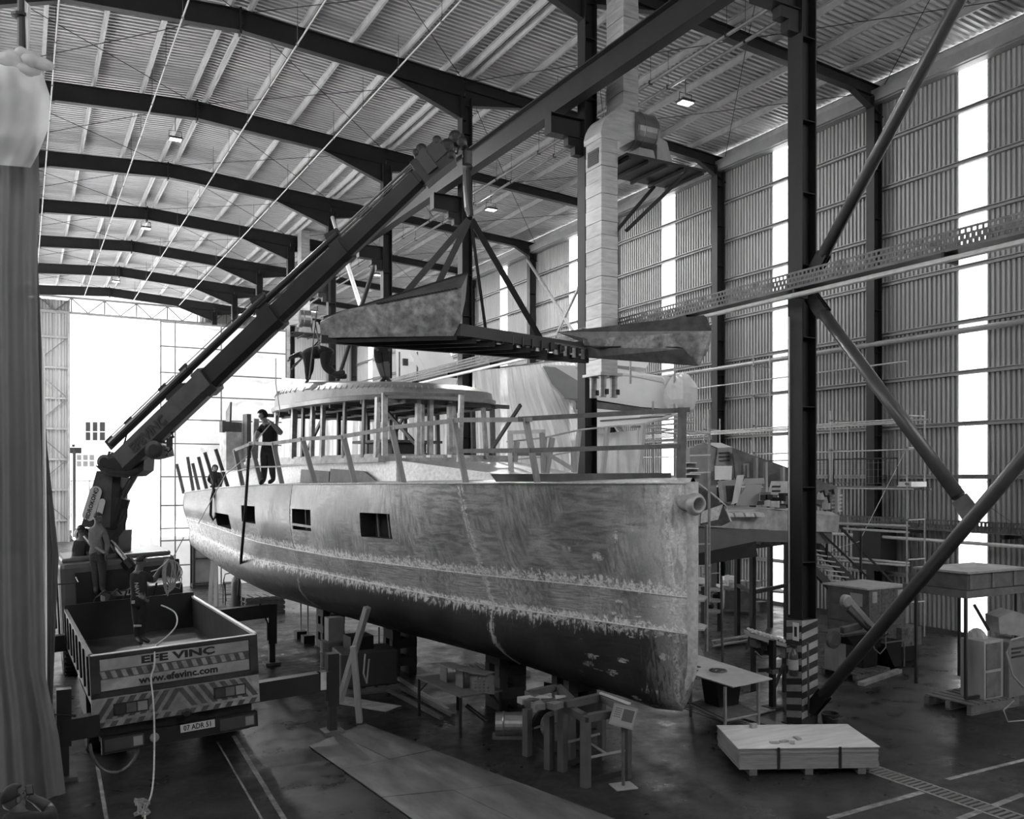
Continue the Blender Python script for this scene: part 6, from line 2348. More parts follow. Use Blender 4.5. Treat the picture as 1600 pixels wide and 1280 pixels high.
# band saw on its pallet
bs = P(1352, 1062, z=0)
pallet(bs.x + .3, bs.y + .5, 1.3, .9, 'worn pallet under the old machine by the crate', .1)
bw = thing('metal_saw', 'old dark cutting machine with raised pale arm in front of the crate', 'machine', (bs.x + .2, bs.y + .6, .14))
sx, sy = bs.x, bs.y + .25
MB().box2((sx + .35, sy + .1, .14), (sx + .85, sy + .6, .95)).build('machine_base', STEEL, bw, bevel=.03)
MB().box2((sx - .45, sy + .1, .14), (sx - .2, sy + .5, .75)).build('machine_leg', GREY, bw, bevel=.02)
MB().prism([(sx - .3, sy, .95), (sx + .9, sy, .95), (sx + .8, sy, .6), (sx - .05, sy, .7)], (0, .6, 0)).build('machine_tray', STEEL, bw)
MB().box2((sx - .45, sy - .05, .95), (sx + .95, sy + .65, 1.0)).build('machine_table', STEEL2, bw)
for a_, b_, w__, mt_ in (((1322, 935), (1366, 985), .13, SWS), ((1325, 950), (1372, 995), .12, STEEL2), ((1315, 985), (1345, 978), .12, STEEL2)):
    MB().bar(P(*a_, D=19.2), P(*b_, D=19.4), .14, w__, HA).build('saw_arm', mt_, bw, bevel=.015)
MB().lathe(P(1326, 940, D=19.1), [(.1, 0), (.14, .03), (.14, .12), (.1, .15)], 16, 'Y').build('blade_wheel', SWS, bw)
MB().lathe(P(1306, 1000, D=19.2), [(.12, 0), (.2, .03), (.2, .1), (.1, .14)], 18, 'Y').build('hand_wheel', STEEL2, bw)
for k in range(6):
    MB().tube([P(1350 + 3 * k, 972 + 2 * k, D=19), P(1360 + 3 * k, 985 + 3 * k, D=18.9), P(1368 + 4 * k, 1000 - 2 * k, D=19)], .014, 5).build('loose_cable', RUBBER, bw)
MB().tube([P(1384, 985, D=19), P(1384, 1012, D=19), P(1375, 1022, D=19), P(1366, 1014, D=19), P(1363, 990, D=19)], .014, 6).build('hanging_cable', GREY, bw)
bn = P(1402, 1044, z=0)
bi = thing('scrap_bin', 'dark sloping metal skip beside the crate', 'skip', (bn.x, bn.y + .4, 0))
MB().prism([(bn.x - .45, bn.y, .62), (bn.x + .15, bn.y, .62), (bn.x + .15, bn.y, .03), (bn.x - .1, bn.y, .03)], (0, .8, 0)).build('bin_body', STEEL, bi)
MB().tube([(bn.x - .45, bn.y, .63), (bn.x + .15, bn.y, .63), (bn.x + .15, bn.y + .8, .63), (bn.x - .45, bn.y + .8, .63)], .02, 6, closed=True).build('bin_rim', STEEL2, bi)
MB().tube([(bn.x + .2, bn.y - .03, .02), (bn.x + .2, bn.y - .03, .6)], .02, 6).build('bin_leg', STEEL2, bi)
b2_ = P(1425, 1035, z=0)
bi = thing('metal_box', 'paint-stained dark metal box at the right end of the machines', 'box', (b2_.x, b2_.y + .4, 0))
MB().box2((b2_.x - .38, b2_.y, .4), (b2_.x + .35, b2_.y + .7, .85)).build('box_body', mat('stained steel', .12, .6, 0, .8, 7, dirt=.4), bi)
MB().box2((b2_.x - .3, b2_.y + .05, .02), (b2_.x + .3, b2_.y + .65, .4)).build('box_base', STEEL, bi)
a_, b_ = P(1345, 1069, z=.04), P(1405, 1048, z=.04)
o = MB().bar(a_, b_, .14, .08).build('timber_beam', WOOD)
tag(o, 'short timber beam lying on the floor before the machines', 'beam')

# right-hand rack
rk0 = P(1518, 1119, z=0)
pallet(rk0.x + .75, rk0.y + .5, 1.5, 1.0, 'large pallet at the right edge under the rack', 0, WOODD, .2, 7)
rk = thing('storage_rack', 'thin black steel rack at the right edge holding a wooden box', 'rack', (rk0.x + .8, rk0.y + .5, 0))
q0 = P(1509, 1092, D=17.0)
q1 = P(1509, 935, D=17.0)
MB().bar(q0, q1, .06, .05, HA).build('rack_post', BLACK, rk)
for dx, dy in ((1.6, 0), (0.3, 1.3), (1.7, 1.3)):
    MB().bar(q0 + Vector((dx, dy, 0)), q1 + Vector((dx, dy, 0)), .06, .05, HA).build('rack_post', BLACK, rk)
MB().bar(q0, q0 + Vector((1.6, 0, 0)), .05, .05).build('rack_rail', BLACK, rk)
MB().box2((q1.x - .05, q1.y - .05, q1.z), (q1.x + 1.9, q1.y + 1.35, q1.z + .14)).build('rack_shelf', STEEL2, rk)
MB().bar(P(1522, 945, D=17.6), P(1545, 985, D=17.6), .04, .05).build('rack_brace', BLACK, rk)
bxx = thing('wooden_box', 'long wooden box lying on top of the right-hand rack', 'box', q1 + Vector((.9, .6, .14)))
MB().box2((q1.x + .05, q1.y, q1.z + .15), (q1.x + 1.9, q1.y + 1.1, q1.z + .46)).build('box_body', mat('brown board', .09, .6, 0, .3, 4), bxx)
MB().box2((q1.x + .0, q1.y - .05, q1.z + .46), (q1.x + 1.95, q1.y + 1.15, q1.z + .5)).build('box_lid', WOOD, bxx)
for k in range(3):
    MB().box2((q1.x + .1 + .7 * k, q1.y - .02, q1.z + .16), (q1.x + .18 + .7 * k, q1.y, q1.z + .46)).build('box_batten', WOODD, bxx)
cx0 = P(1538, 1095, z=.2)
cs_ = thing('plywood_case', 'dark two-panel transport case standing on the right-hand pallet', 'case', (cx0.x + .5, cx0.y + .3, .2))
MB().box2((cx0.x, cx0.y, .2), (cx0.x + .6, cx0.y + .5, 1.33)).build('case_body', WOOD, cs_, bevel=.01)
for z0_, z1_ in ((.24, .72), (.78, 1.28)):
    MB().box2((cx0.x + .05, cx0.y - .015, z0_), (cx0.x + .5, cx0.y + .0, z1_)).build('case_panel', WOODD, cs_)
c2_ = thing('cardboard_box', 'grey printed carton at the far right edge on the pallet', 'box', (cx0.x + 1.0, cx0.y + .3, .2))
MB().box2((cx0.x + .62, cx0.y - .1, .2), (cx0.x + 1.3, cx0.y + .5, 1.27)).build('carton', mat('grey card', .16, .7), c2_)
for k in range(3):
    MB().box2((cx0.x + .7, cx0.y - .108, 1.12 - .08 * k), (cx0.x + 1.1 - .1 * (k % 2), cx0.y - .1, 1.16 - .08 * k)).build('print_line', BLACK, c2_)
MB().tube([P(1600, 995, D=16.2), P(1580, 1000, D=16.2), P(1573, 1020, D=16.2), P(1582, 1055, D=16.2), P(1600, 1075, D=16.2)], .02, 8).build('coiled_hose', GREY, c2_)
MB().tube([P(1585, 1095, D=16.0), P(1568, 1110, D=15.9), P(1575, 1128, D=15.8), P(1600, 1126, D=15.8)], .015, 8).build('coiled_hose', GREY, c2_)
wpb = P(1527, 1030, D=17.6)
m = MB()
vs = []
for a in range(13):
    for b in range(14):
        t, u_ = math.pi * a / 12, 2 * math.pi * b / 14
        k_ = 1 + .3 * mnoise.noise(Vector((2.5 * math.cos(u_), 2.5 * math.sin(u_), 3 * t)))
        vs.append(wpb + Vector((.17 * k_ * math.sin(t) * math.cos(u_), .3 * k_ * math.sin(t) * math.sin(u_), .62 * math.cos(t))))
m.add(vs, [(a * 14 + b, a * 14 + (b + 1) % 14, (a + 1) * 14 + (b + 1) % 14, (a + 1) * 14 + b) for a in range(12) for b in range(14)])
o = m.build('plastic_bundle', mat('crumpled wrap', .35, .3, 0, .3, 5))
tag(o, 'crumpled shiny plastic bundle left of the transport case', 'bundle')
o = MB().prism(pp([(1560, 965), (1585, 955), (1600, 960), (1600, 995), (1562, 990)], 17.6), face * .5).build('wrapped_bag', mat('grey bag', .3, .5, 0, .2, 4))
tag(o, 'pale wrapped bag above the transport case', 'bag')

# shelf rack of steel boards right of the bow, table, machine stand, pole
sh = thing('board_rack', 'tube rack with pale boards on three levels just right of the yacht bow', 'rack', P(1100, 1015, z=0))
for y_, D_ in ((907, 18.2), (934, 17.6), (979, 17.4)):
    m = MB()
    m.prism(pp([(1076, y_ - 7), (1106, y_), (1100, y_ + 7), (1070, y_ + 6)], [D_ + .6, D_ + .2, D_ - .3, D_ - .2]), (0, 0, .03))
    m.build('shelf_board', WOODL, sh)
MB().bar(P(1104, 820, D=17.9), P(1104, 1018, D=17.9), .05, .05, HA).build('rack_post', GALV, sh)
MB().bar(P(1108, 640, D=18.2), P(1108, 940, D=18.2), .04, .04, HA).build('rack_post', GALV, sh)
for y_ in (676, 711, 738, 850, 884):
    MB().bar(P(1078, y_ + 1, D=18), P(1110, y_, D=18), .03, .03).build('rack_transom', GALVL, sh)
MB().bar(P(1127, 900, D=19.5), P(1129, 1035, D=19.5), .04, .04, HA).build('thin_post', STEEL2, sh)
MB().bar(P(1100, 917, D=18.6), P(1100, 990, D=18.6), .09, .09, HA).build('rack_post', WOODD, sh)
wt2 = thing('side_table', 'low table behind the bow rack with parts on it', 'table', P(1115, 985, z=0))
for y_ in (921, 938, 955):
    m = MB().prism(pp([(1085, y_ - 4), (1128, y_), (1124, y_ + 4), (1082, y_ + 2)], [20.6, 20.3, 19.8, 19.8]), (0, 0, .03))
    m.build('shelf_board', WOOD, wt2)
for x_ in (1098, 1124):
    MB().bar(P(x_, 920, D=26), P(x_, 985.7, D=26), .1, .08, HA).build('table_leg', STEEL, wt2)
for i, (x_, y_) in enumerate(((1092, 917), (1100, 934), (1110, 951), (1118, 935), (1095, 951))):
    o = MB().lathe(P(x_, y_, D=26), [(.05, -.02), (.11, .05), (.1, .12), (.04, .17)], 12).build('small_can', (STEEL2, WHITED, BLACK, STEEL, GREY)[i])
    tag(o, ('grey can on the top shelf behind the bow rack', 'pale can on the middle shelf behind the bow rack', 'black can on the lowest shelf behind the bow rack', 'dark can on the right of the middle shelf behind the bow rack', 'grey tin on the lowest shelf left behind the bow rack')[i], 'can', 'cans on the bow shelves')
# work bench with things, bags, buckets further back
bb = thing('workbench', 'dark cabinet bench with white bag and buckets in the background', 'bench', P(1160, 955, z=0))
slab([(1133, 922), (1175, 922), (1177, 955), (1131, 952)], 29.0, .9, 'bench_body', STEEL2, bb)
slab([(1130, 918), (1232, 925), (1232, 928), (1130, 922)], 28.9, 1.0, 'bench_top', WOOD, bb)
m = MB()
q = P(1138, 912, D=29)
vs = []
for a in range(9):
    for b in range(12):
        t, u_ = math.pi * a / 8, 2 * math.pi * b / 12
        k_ = 1 + .6 * mnoise.noise(Vector((2 * math.cos(u_), 2 * math.sin(u_), 3 * t + 5)))
        vs.append(q + Vector((.3 * k_ * math.sin(t) * math.cos(u_), .2 * k_ * math.sin(t) * math.sin(u_), .22 * k_ * math.cos(t) + .05)))
m.add(vs, [(a * 12 + b, a * 12 + (b + 1) % 12, (a + 1) * 12 + (b + 1) % 12, (a + 1) * 12 + b) for a in range(8) for b in range(12)])
tag(m.build('plastic_bag', WHITE), 'crumpled white bag lying on the background bench', 'bag')
for i, x_ in enumerate((1160, 1169, 1183)):
    q = P(x_, 918, D=28.9)
    t = thing('bucket', ('white bucket on the background bench, left', 'white bucket on the background bench, middle', 'small white tub on the background bench, right')[i], 'bucket', q)
    MB().lathe(q, [(.1, 0), (.12, .2), (.13, .2), (.13, .22), (.11, .22)], 16).build('bucket_body', WHITED, t)
    MB().tube([q + Vector((-.12, 0, .2)), q + Vector((0, -.1, .12)), q + Vector((.12, 0, .2))], .006, 5).build('bucket_handle', STEEL2, t)
q = P(1192, 955, z=0)
o = MB().box2((q.x - .15, q.y, 0), (q.x + .2, q.y + .3, .3)).build('small_case', STEEL2)
tag(o, 'small dark case on the floor between the black frame posts', 'case')
# table with cut steel plate
tz = .86
tc_ = [P(1075, 1020, z=tz), P(1207, 1062, z=tz), P(1145, 1075, z=tz), P(1052, 1046, z=tz)]
tt = thing('plate_table', 'tube-legged table with a large bright steel sheet on top by the bow', 'table', (tc_[0] + tc_[1] + tc_[2] + tc_[3]) / 4 * 1.0)
tt.location.z = 0
MB().prism(tc_, (0, 0, .02)).build('steel_sheet', mat('bright sheet', .62, .45, .1, .12, 4, dirt=.15), tt)
for x_, y_ in ((1133, 1072), (1185, 1063), (1079, 1050), (1124, 1040)):
    q = P(x_, y_, z=tz)
    MB().tube([(q.x, q.y, .02), (q.x, q.y, tz - .02)], .03, 8).build('table_leg', GALV, tt)
lg = [P(x_, y_, z=tz) for x_, y_ in ((1079, 1050), (1133, 1072), (1185, 1063), (1124, 1040))]
for z in (.25,):
    MB().tube([(q.x, q.y, z) for q in lg], .025, 6, closed=True).build('table_rail', GALV, tt)
MB().prism([(q.x, q.y, .27) for q in lg], (0, 0, .02)).build('lower_shelf', WOODD, tt)
c_ = (lg[0] + lg[2]) / 2
MB().prism([(c_.x - .1, c_.y, .3), (c_.x + .35, c_.y, .3), (c_.x + .45, c_.y, .8), (c_.x - .2, c_.y, .8)], (0, .4, 0)).build('steel_bin', BLACK, tt)
q = P(1122, 1048, z=tz + .03)
rg_ = thing('cut_ring', 'cut metal ring part lying on the bright steel sheet', 'ring', q)
MB().tube([q + Vector((.15 * math.cos(t), .15 * math.sin(t), .0)) for t in [2 * math.pi * k / 20 for k in range(20)]], .018, 6, closed=True).build('ring', STEEL2, rg_)
for k in range(3):
    MB().box(q + Vector((.08 * math.cos(2.1 * k), .08 * math.sin(2.1 * k), .01)), (.08, .04, .02), Matrix.Rotation(k, 3, 'Z')).build('ring_web', STEEL2, rg_)
for k in range(5):
    q = P(1083 + 4 * (k % 3), 1036 + 3 * k, z=tz + .03)
    o = MB().box(q, (.09, .05, .02), Matrix.Rotation(k * .8, 3, 'Z')).build('steel_offcut', STEEL2)
    tag(o, 'small steel offcut lying at the left end of the bright sheet', 'offcut', 'offcuts on the bright sheet')
o = MB().prism([P(1082, 1000, D=16.2), P(1088, 998, D=16.2), P(1101, 1026, D=16.0), P(1078, 1020, D=16.0)], face * .02).build('steel_offcut_plate', PM)
tag(o, 'triangular plate standing behind the bright steel sheet', 'plate')
o = MB().prism([P(1150, 1090, z=.01), P(1215, 1073, z=.01), P(1212, 1110, z=.01), P(1172, 1122, z=.01)], (0, 0, .02)).build('floor_plate', PM)
tag(o, 'square steel plate lying on the floor left of the striped column', 'plate')
q0_ = P(1207, 1107, z=0)
ps = thing('clamp_stand', 'dark post stand with a screw clamp left of the striped column', 'stand', q0_)
MB().bar(q0_, q0_ + Vector((0, 0, 1.33)), .1, .1, HA).build('stand_post', STEEL, ps)
MB().box(q0_ + Vector((0, 0, .72)), (.16, .16, .08)).build('clamp_collar', STEEL2, ps)
MB().bar(q0_ + Vector((-.28, .1, .75)), q0_ + Vector((.15, -.05, .75)), .05, .07).build('clamp_arm', STEEL, ps)
MB().bar(q0_ + Vector((0, 0, .3)), q0_ + Vector((.55, .25, .75)), .05, .05).build('stand_brace', STEEL, ps)
MB().box(q0_ + Vector((0, 0, .02)), (.3, .3, .04)).build('stand_foot', STEEL, ps)
mt0 = thing('cutting_table', 'machine table with bright roller top left of the striped column', 'machine', P(1200, 1045, z=0))
m = MB()
for k in range(9):
    a_ = P(1176 + 2 * k * 0 + 6.2 * k, 987 + 1.9 * k, D=18.4)
    m.tube([a_, a_ + face * .35], .03, 8)
m.build('roller_bed', GALVL, mt0)
slab([(1172, 990), (1232, 1008), (1232, 1013), (1172, 996)], 18.35, .5, 'table_frame', GALV, mt0)
for i, (x_, y_, s_) in enumerate(((1182, 1004, .2), (1192, 1010, .16), (1204, 1015, .22), (1215, 1016, .18), (1224, 1020, .2), (1188, 1018, .15))):
    MB().box(P(x_, y_, D=18.6), (s_, s_, s_), Matrix.Rotation(i, 3, 'Z')).build('drive_unit', (STEEL2, BLACK, STEEL, GREY)[i % 4], mt0, bevel=.02)
for x_ in (1177, 1226):
    q = P(x_, 1000, D=18.6)
    MB().box((q.x, q.y, q.z / 2), (.08, .08, q.z)).build('machine_leg', STEEL, mt0)
MB().tube([P(1180, 1018, D=18.4), P(1190, 1028, D=18.4), P(1210, 1028, D=18.4), P(1222, 1022, D=18.4)], .02, 6).build('cable_loop', STEEL2, mt0)
# pile of bars on the floor behind
for k in range(16):
    a_ = P(1112 + rj.random() * 8, 1000 + rj.random() * 10, z=.04 + .03 * (k % 4))
    b_ = P(1170 + rj.random() * 6, 990 + rj.random() * 12, z=.04 + .03 * (k % 4))
    o = MB().bar(a_, b_, .05, .03).build('metal_bar', GALV if k % 3 else STEEL2)
    tag(o, 'long metal bar in the loose pile on the floor behind the steel sheet', 'bar', 'pile of bars on the floor')

# striped column foot, extinguisher, signs, broom
ft = thing('column_guard', 'striped warning cladding around the foot of the thick column', 'guard', (XI, Y0, 0))
WST = mat('pale warning stripe', .38, .5, 0, .12, 8, dirt=.2)
MB().box2((XI - .2, Y0 - .18, .03), (XI + .2, Y0 + .18, 1.93)).build('guard_shell', mat('dark warning paint', .03, .5), ft)
for k in range(8):
    z = .12 + .235 * k
    x0, y0_, y1_ = XI - .203, Y0 + .18, Y0 - .18
    zz = [z, z + .1, z + .1 + .12, z + .12]
    MB().add([(x0, y0_, z), (x0, y1_, z + .07), (x0, y1_, min(1.93, z + .19)), (x0, y0_, min(1.93, z + .12))], [(0, 1, 2, 3)]).build('stripe', WST, ft)
    MB().add([(XI - .2, Y0 - .183, z + .04), (XI + .2, Y0 - .183, z + .14), (XI + .2, Y0 - .183, min(1.93, z + .26)), (XI - .2, Y0 - .183, min(1.93, z + .16))], [(0, 1, 2, 3)]).build('stripe', WST, ft)
fx = thing('fire_extinguisher', 'fire extinguisher hung on the striped column foot', 'extinguisher', (XI - .3, Y0 - .05, .95))
e = Vector((XI - .3, Y0 - .08, .93))
MB().lathe(e, [(.06, 0), (.085, .02), (.085, .38), (.06, .44), (.03, .47), (.03, .5)], 18).build('tank', mat('extinguisher paint', .07, .3), fx, smooth=True)
MB().lathe(e, [(.088, .12), (.088, .3)], 18, cap=False).build('label_band', WHITED, fx)
MB().box(e + Vector((0, 0, .53)), (.05, .12, .05)).build('valve', BLACK, fx)
MB().tube([e + Vector((0, .05, .52)), e + Vector((-.02, .16, .48)), e + Vector((-.02, .17, .2)), e + Vector((-.02, .13, .02))], .014, 6).build('hose', RUBBER, fx)
o = MB().box2((XI - .215, Y0 - .12, 1.55), (XI - .205, Y0 + .02, 1.87)).build('wall_sign', WHITE)
tag(o, 'small white sign plate with extinguisher symbol on the striped column', 'sign')
MB().box2((XI - .218, Y0 - .08, 1.62), (XI - .215, Y0 - .02, 1.8)).build('pictogram', BLACK, o)
br = MB().tube([P(1264, 1133, z=.02), P(1262, 1005, D=15.45)], .018, 8).build('broom_stick', STEEL2)
tag(br, 'thin pole leaning against the striped column foot', 'pole')
o = MB().tube([(XI - .22, Y0 + .1, 2.0), (XI - .22, Y0 + .1, 7.4)], .014, 6).build('conduit', GALVL)
tag(o, 'thin pale conduit running up the left face of the striped column', 'conduit')
q = P(1297, 1136, z=0)
bk = thing('bucket', 'dark open bucket on the floor right of the striped column', 'bucket', q)
MB().lathe(q, [(.12, 0), (.16, .24), (.17, .25), (.15, .25), (.12, .03)], 20).build('bucket_body', BLACK, bk)
MB().tube([q + Vector((-.16, 0, .24)), q + Vector((-.1, -.16, .18)), q + Vector((.1, -.16, .18)), q + Vector((.16, 0, .24))], .006, 5).build('bucket_handle', STEEL2, bk)
o = pleats([(1509, 38), (1505, 52), (1512, 68)], [(1528, 36), (1533, 55), (1524, 70)], 25, 14, 10, .12, 9, 'plastic_scrap', PLASTIC, None, 21)
tag(o, 'torn plastic scrap caught on the roof beam at the top right', 'scrap')


# ================================================================ FLOOR OBJECTS IN THE FOREGROUND
# sheet stack
zt = .405
cn = [P(1121, 1135, z=zt), P(1323, 1133, z=zt), P(1373, 1168, z=zt), P(1155, 1171, z=zt)]
ss = thing('board_stack', 'strapped stack of large pale boards lying low in the right foreground', 'stack', ((cn[0] + cn[2]) / 2).to_2d().to_3d())
BRD = mat('board edge', .24, .6, 0, .2, 3, stretch=(1, 1, 9))
n_ = 9
for k in range(n_):
    z0 = .1 + (zt - .1) * k / n_
    j = Vector((rnd.uniform(-.012, .012), rnd.uniform(-.012, .012), 0))
    MB().prism([Vector((c.x, c.y, z0)) * 1.0 + j for c in cn], (0, 0, (zt - .1) / n_ - .003)).build('board', BRD, ss)
top_ = [c + (c - (cn[0] + cn[2]) / 2) * .015 for c in cn]
MB().prism([Vector((c.x, c.y, zt + .002)) for c in top_], (0, 0, .012)).build('top_board', mat('top board', .62, .6, 0, .16, 1.4, stretch=(1, 6, 1), dirt=.12), ss)
for f_ in (.28, .72):
    a_, b_ = cn[3].lerp(cn[2], f_), cn[0].lerp(cn[1], f_)
    MB().bar(Vector((a_.x, a_.y, .09)) - (b_ - a_).normalized() * .012, Vector((a_.x, a_.y, zt + .02)) - (b_ - a_).normalized() * .012, .04, .01, (b_ - a_)).build('strap', BLACK, ss)
for f_ in (.1, .5, .88):
    a_, b_ = cn[3].lerp(cn[2], f_), cn[0].lerp(cn[1], f_)
    MB().bar((a_.x, a_.y, .05), (b_.x, b_.y, .05), .12, .09).build('bearer', WOODD, ss)
for i, (x_, y_) in enumerate(((1225, 1158), (1246, 1153), (1210, 1160), (1238, 1160))):
    m = MB()
    q = P(x_, y_, z=zt + .03)
    m.box(q, (.14, .07, .015), Matrix.Rotation(i * 1.3, 3, 'Z'))
    tag(m.build('torn_paper', mat('torn paper', .3, .8)), 'torn scrap lying on the pale board stack', 'scrap', 'scraps on the board stack')
o = MB().box(P(1177, 1134, z=zt + .05), (.12, .06, .07)).build('timber_offcut', WOOD)
tag(o, 'small timber offcut on the back edge of the board stack', 'offcut')

# trestles
TRM = mat('trestle steel', .09, .5, .1, .2, 5)


def post(px_, y0_, y1_, wdt, mt_, par, nm='leg'):
    g = P(px_, y1_, z=0)
    D_ = g.x * sn + g.y * cs
    h_ = P(px_, y0_, D=D_).z
    MB().box((g.x, g.y, h_ / 2), (wdt, wdt, h_), Matrix.Rotation(.3, 3, 'Z')).build(nm, mt_, par)
    return Vector((g.x, g.y, h_))


t1_ = thing('steel_trestle', 'square-tube steel trestle table nearest the camera, below the bow', 'trestle', P(915, 1230, z=0))
a = post(879, 1104, 1205, .115, TRM, t1_)
b = post(915, 1118, 1230, .115, TRM, t1_)
c = post(980, 1104, 1216, .1, TRM, t1_)
d = post(940, 1088, 1187, .1, TRM, t1_)
for u_, v_ in ((a, b), (b, c), (c, d), (d, a)):
    zz = 1.0
    MB().bar((u_.x, u_.y, zz), (v_.x, v_.y, zz), .11, .11).build('top_rail', TRM, t1_)
for u_, v_ in ((a, d), (b, c)):
    MB().bar((u_.x, u_.y, .42), (v_.x, v_.y, .42), .03, .03).build('stretcher', GALV, t1_)
MB().bar(((a.x + d.x) / 2, (a.y + d.y) / 2, .42), ((b.x + c.x) / 2, (b.y + c.y) / 2, .42), .025, .025).build('stretcher', GALV, t1_)
MB().bar((b.x, b.y, .1), (c.x, c.y, .1), .05, .08).build('base_rail', BLACK, t1_)
MB().bar((a.x, a.y, .1), (d.x, d.y, .1), .05, .08).build('base_rail', BLACK, t1_)
MB().box((b.x - .02, b.y - .06, .99), (.05, .03, .07)).build('tube_end', BLACK, t1_)
t2_ = thing('steel_trestle', 'square-tube steel trestle just left of the nearest one', 'trestle', P(858, 1200, z=0))
e_ = post(824, 1108, 1181, .115, TRM, t2_)
f_ = post(858, 1118, 1202, .115, TRM, t2_)
g_ = e_ + (d - a) * .8
h_ = f_ + (c - b) * .55
for u_, v_ in ((e_, f_), (e_, g_), (f_, h_), (g_, h_)):
    MB().bar((u_.x, u_.y, 1.0), (v_.x, v_.y, 1.0), .1, .1).build('top_rail', TRM, t2_)
MB().bar((e_.x, e_.y, .42), (g_.x, g_.y, .42), .03, .03).build('stretcher', GALV, t2_)
for q in (g_, h_):
    MB().box((q.x, q.y, .5), (.1, .1, 1.0)).build('leg', TRM, t2_)
for i in range(8):
    q = P(822 + i * 9, 1094 + (i % 3) * 4, z=1.12)
    o = MB().box(q, (.22, .16, .09), Matrix.Rotation(i * .7, 3, 'Z')).build('timber_offcut', (WOOD, TRM, WOODD)[i % 3])
    tag(o, '%s small block from the left on top of the steel trestles' % ('first', 'second', 'third', 'fourth', 'fifth', 'sixth', 'seventh', 'eighth')[i], 'block', 'blocks on the trestles')
o = MB().bar(P(938, 1083, z=1.08), P(984, 1100, z=1.08), .04, .03).build('steel_ruler', GALVL)
tag(o, 'bright straight bar lying along the back of the near trestle', 'bar')
# hose reel behind
q = P(900, 1150, z=.45)
cl = thing('hose_coil', 'black hose coil standing behind the near trestle legs', 'hose', Vector((q.x, q.y + .6, 0)))
for k in range(6):
    MB().tube([Vector((q.x, q.y + .6, .42)) + right * ((.38 - .02 * k) * math.cos(t)) + face * (.03 * k) + Vector((0, 0, (.38 - .02 * k) * math.sin(t))) for t in [2 * math.pi * j / 26 for j in range(26)]], .028, 6, closed=True).build('coil', RUBBER, cl)
# drum lying on the floor
q = P(812, 1152, z=0)
dm = thing('steel_drum', 'shiny steel drum lying on the floor left of the trestles', 'drum', q)
m = MB()
ax_ = Vector((cs, -sn, 0))
for (r0, h0, r1, h1) in ((.2, -.4, .2, .35),):
    vs, fs = [], []
    prof = [(.17, -.42), (.2, -.42), (.2, -.3), (.215, -.28), (.2, -.26), (.2, .1), (.215, .12), (.2, .14), (.2, .35), (.17, .35)]
    for rr, hh in prof:
        for k in range(24):
            t = 2 * math.pi * k / 24
            vs.append(q + Vector((0, 0, .23)) + ax_ * hh + face * (rr * math.cos(t)) + Vector((0, 0, rr * math.sin(t))))
    for i in range(len(prof) - 1):
        for k in range(24):
            fs.append((i * 24 + k, i * 24 + (k + 1) % 24, (i + 1) * 24 + (k + 1) % 24, (i + 1) * 24 + k))
    fs += [tuple(range(24)), tuple(range(len(vs) - 24, len(vs)))]
    m.add(vs, fs)
m.build('drum_shell', mat('drum steel', .35, .3, .7, .3, 3), dm)
MB().box(q + Vector((-.05, 0, .03)), (.85, .3, .05), Matrix.Rotation(-PHI, 3, 'Z')).build('drum_cradle', STEEL2, dm)
# sign stand
g = P(974, 1230, z=0)
D_ = g.x * sn + g.y * cs
sg = thing('notice_stand', 'floor stand with a small tilted notice board near the trestle', 'stand', g)
MB().box(g + Vector((0, 0, .012)), (.34, .3, .024), Matrix.Rotation(-.2, 3, 'Z')).build('stand_base', mat('stand base', .3, .5), sg, bevel=.01)
MB().bar(g + Vector((0, 0, .02)), P(973, 1132, D=D_), .035, .035, HA).build('stand_pole', STEEL2, sg)
q = pp([(960, 1099), (997, 1108), (988, 1141), (951, 1131)], [D_ + .08, D_ + .08, D_ - .08, D_ - .08])
bd = MB().prism(q, face * .03).build('notice_board', mat('board frame', .16, .5), sg)


def inset(pts, a0, b0, a1, b1, off):
    f = lambda s, t: (pts[0].lerp(pts[1], s)).lerp(pts[3].lerp(pts[2], s), t) - face * off
    return [f(a0, b0), f(a1, b0), f(a1, b1), f(a0, b1)]


MB().prism(inset(q, .06, .08, .94, .92, .004), face * .003).build('sheet', mat('notice paper', .2, .5), bd)
MB().prism(inset(q, .45, .14, .9, .7, .008), face * .003).build('printed_picture', BLACK, bd)
for k in range(5):
    MB().prism(inset(q, .1, .15 + .1 * k, .38, .2 + .1 * k, .008), face * .003).build('printed_line', mat('faint print', .08, .5), bd)

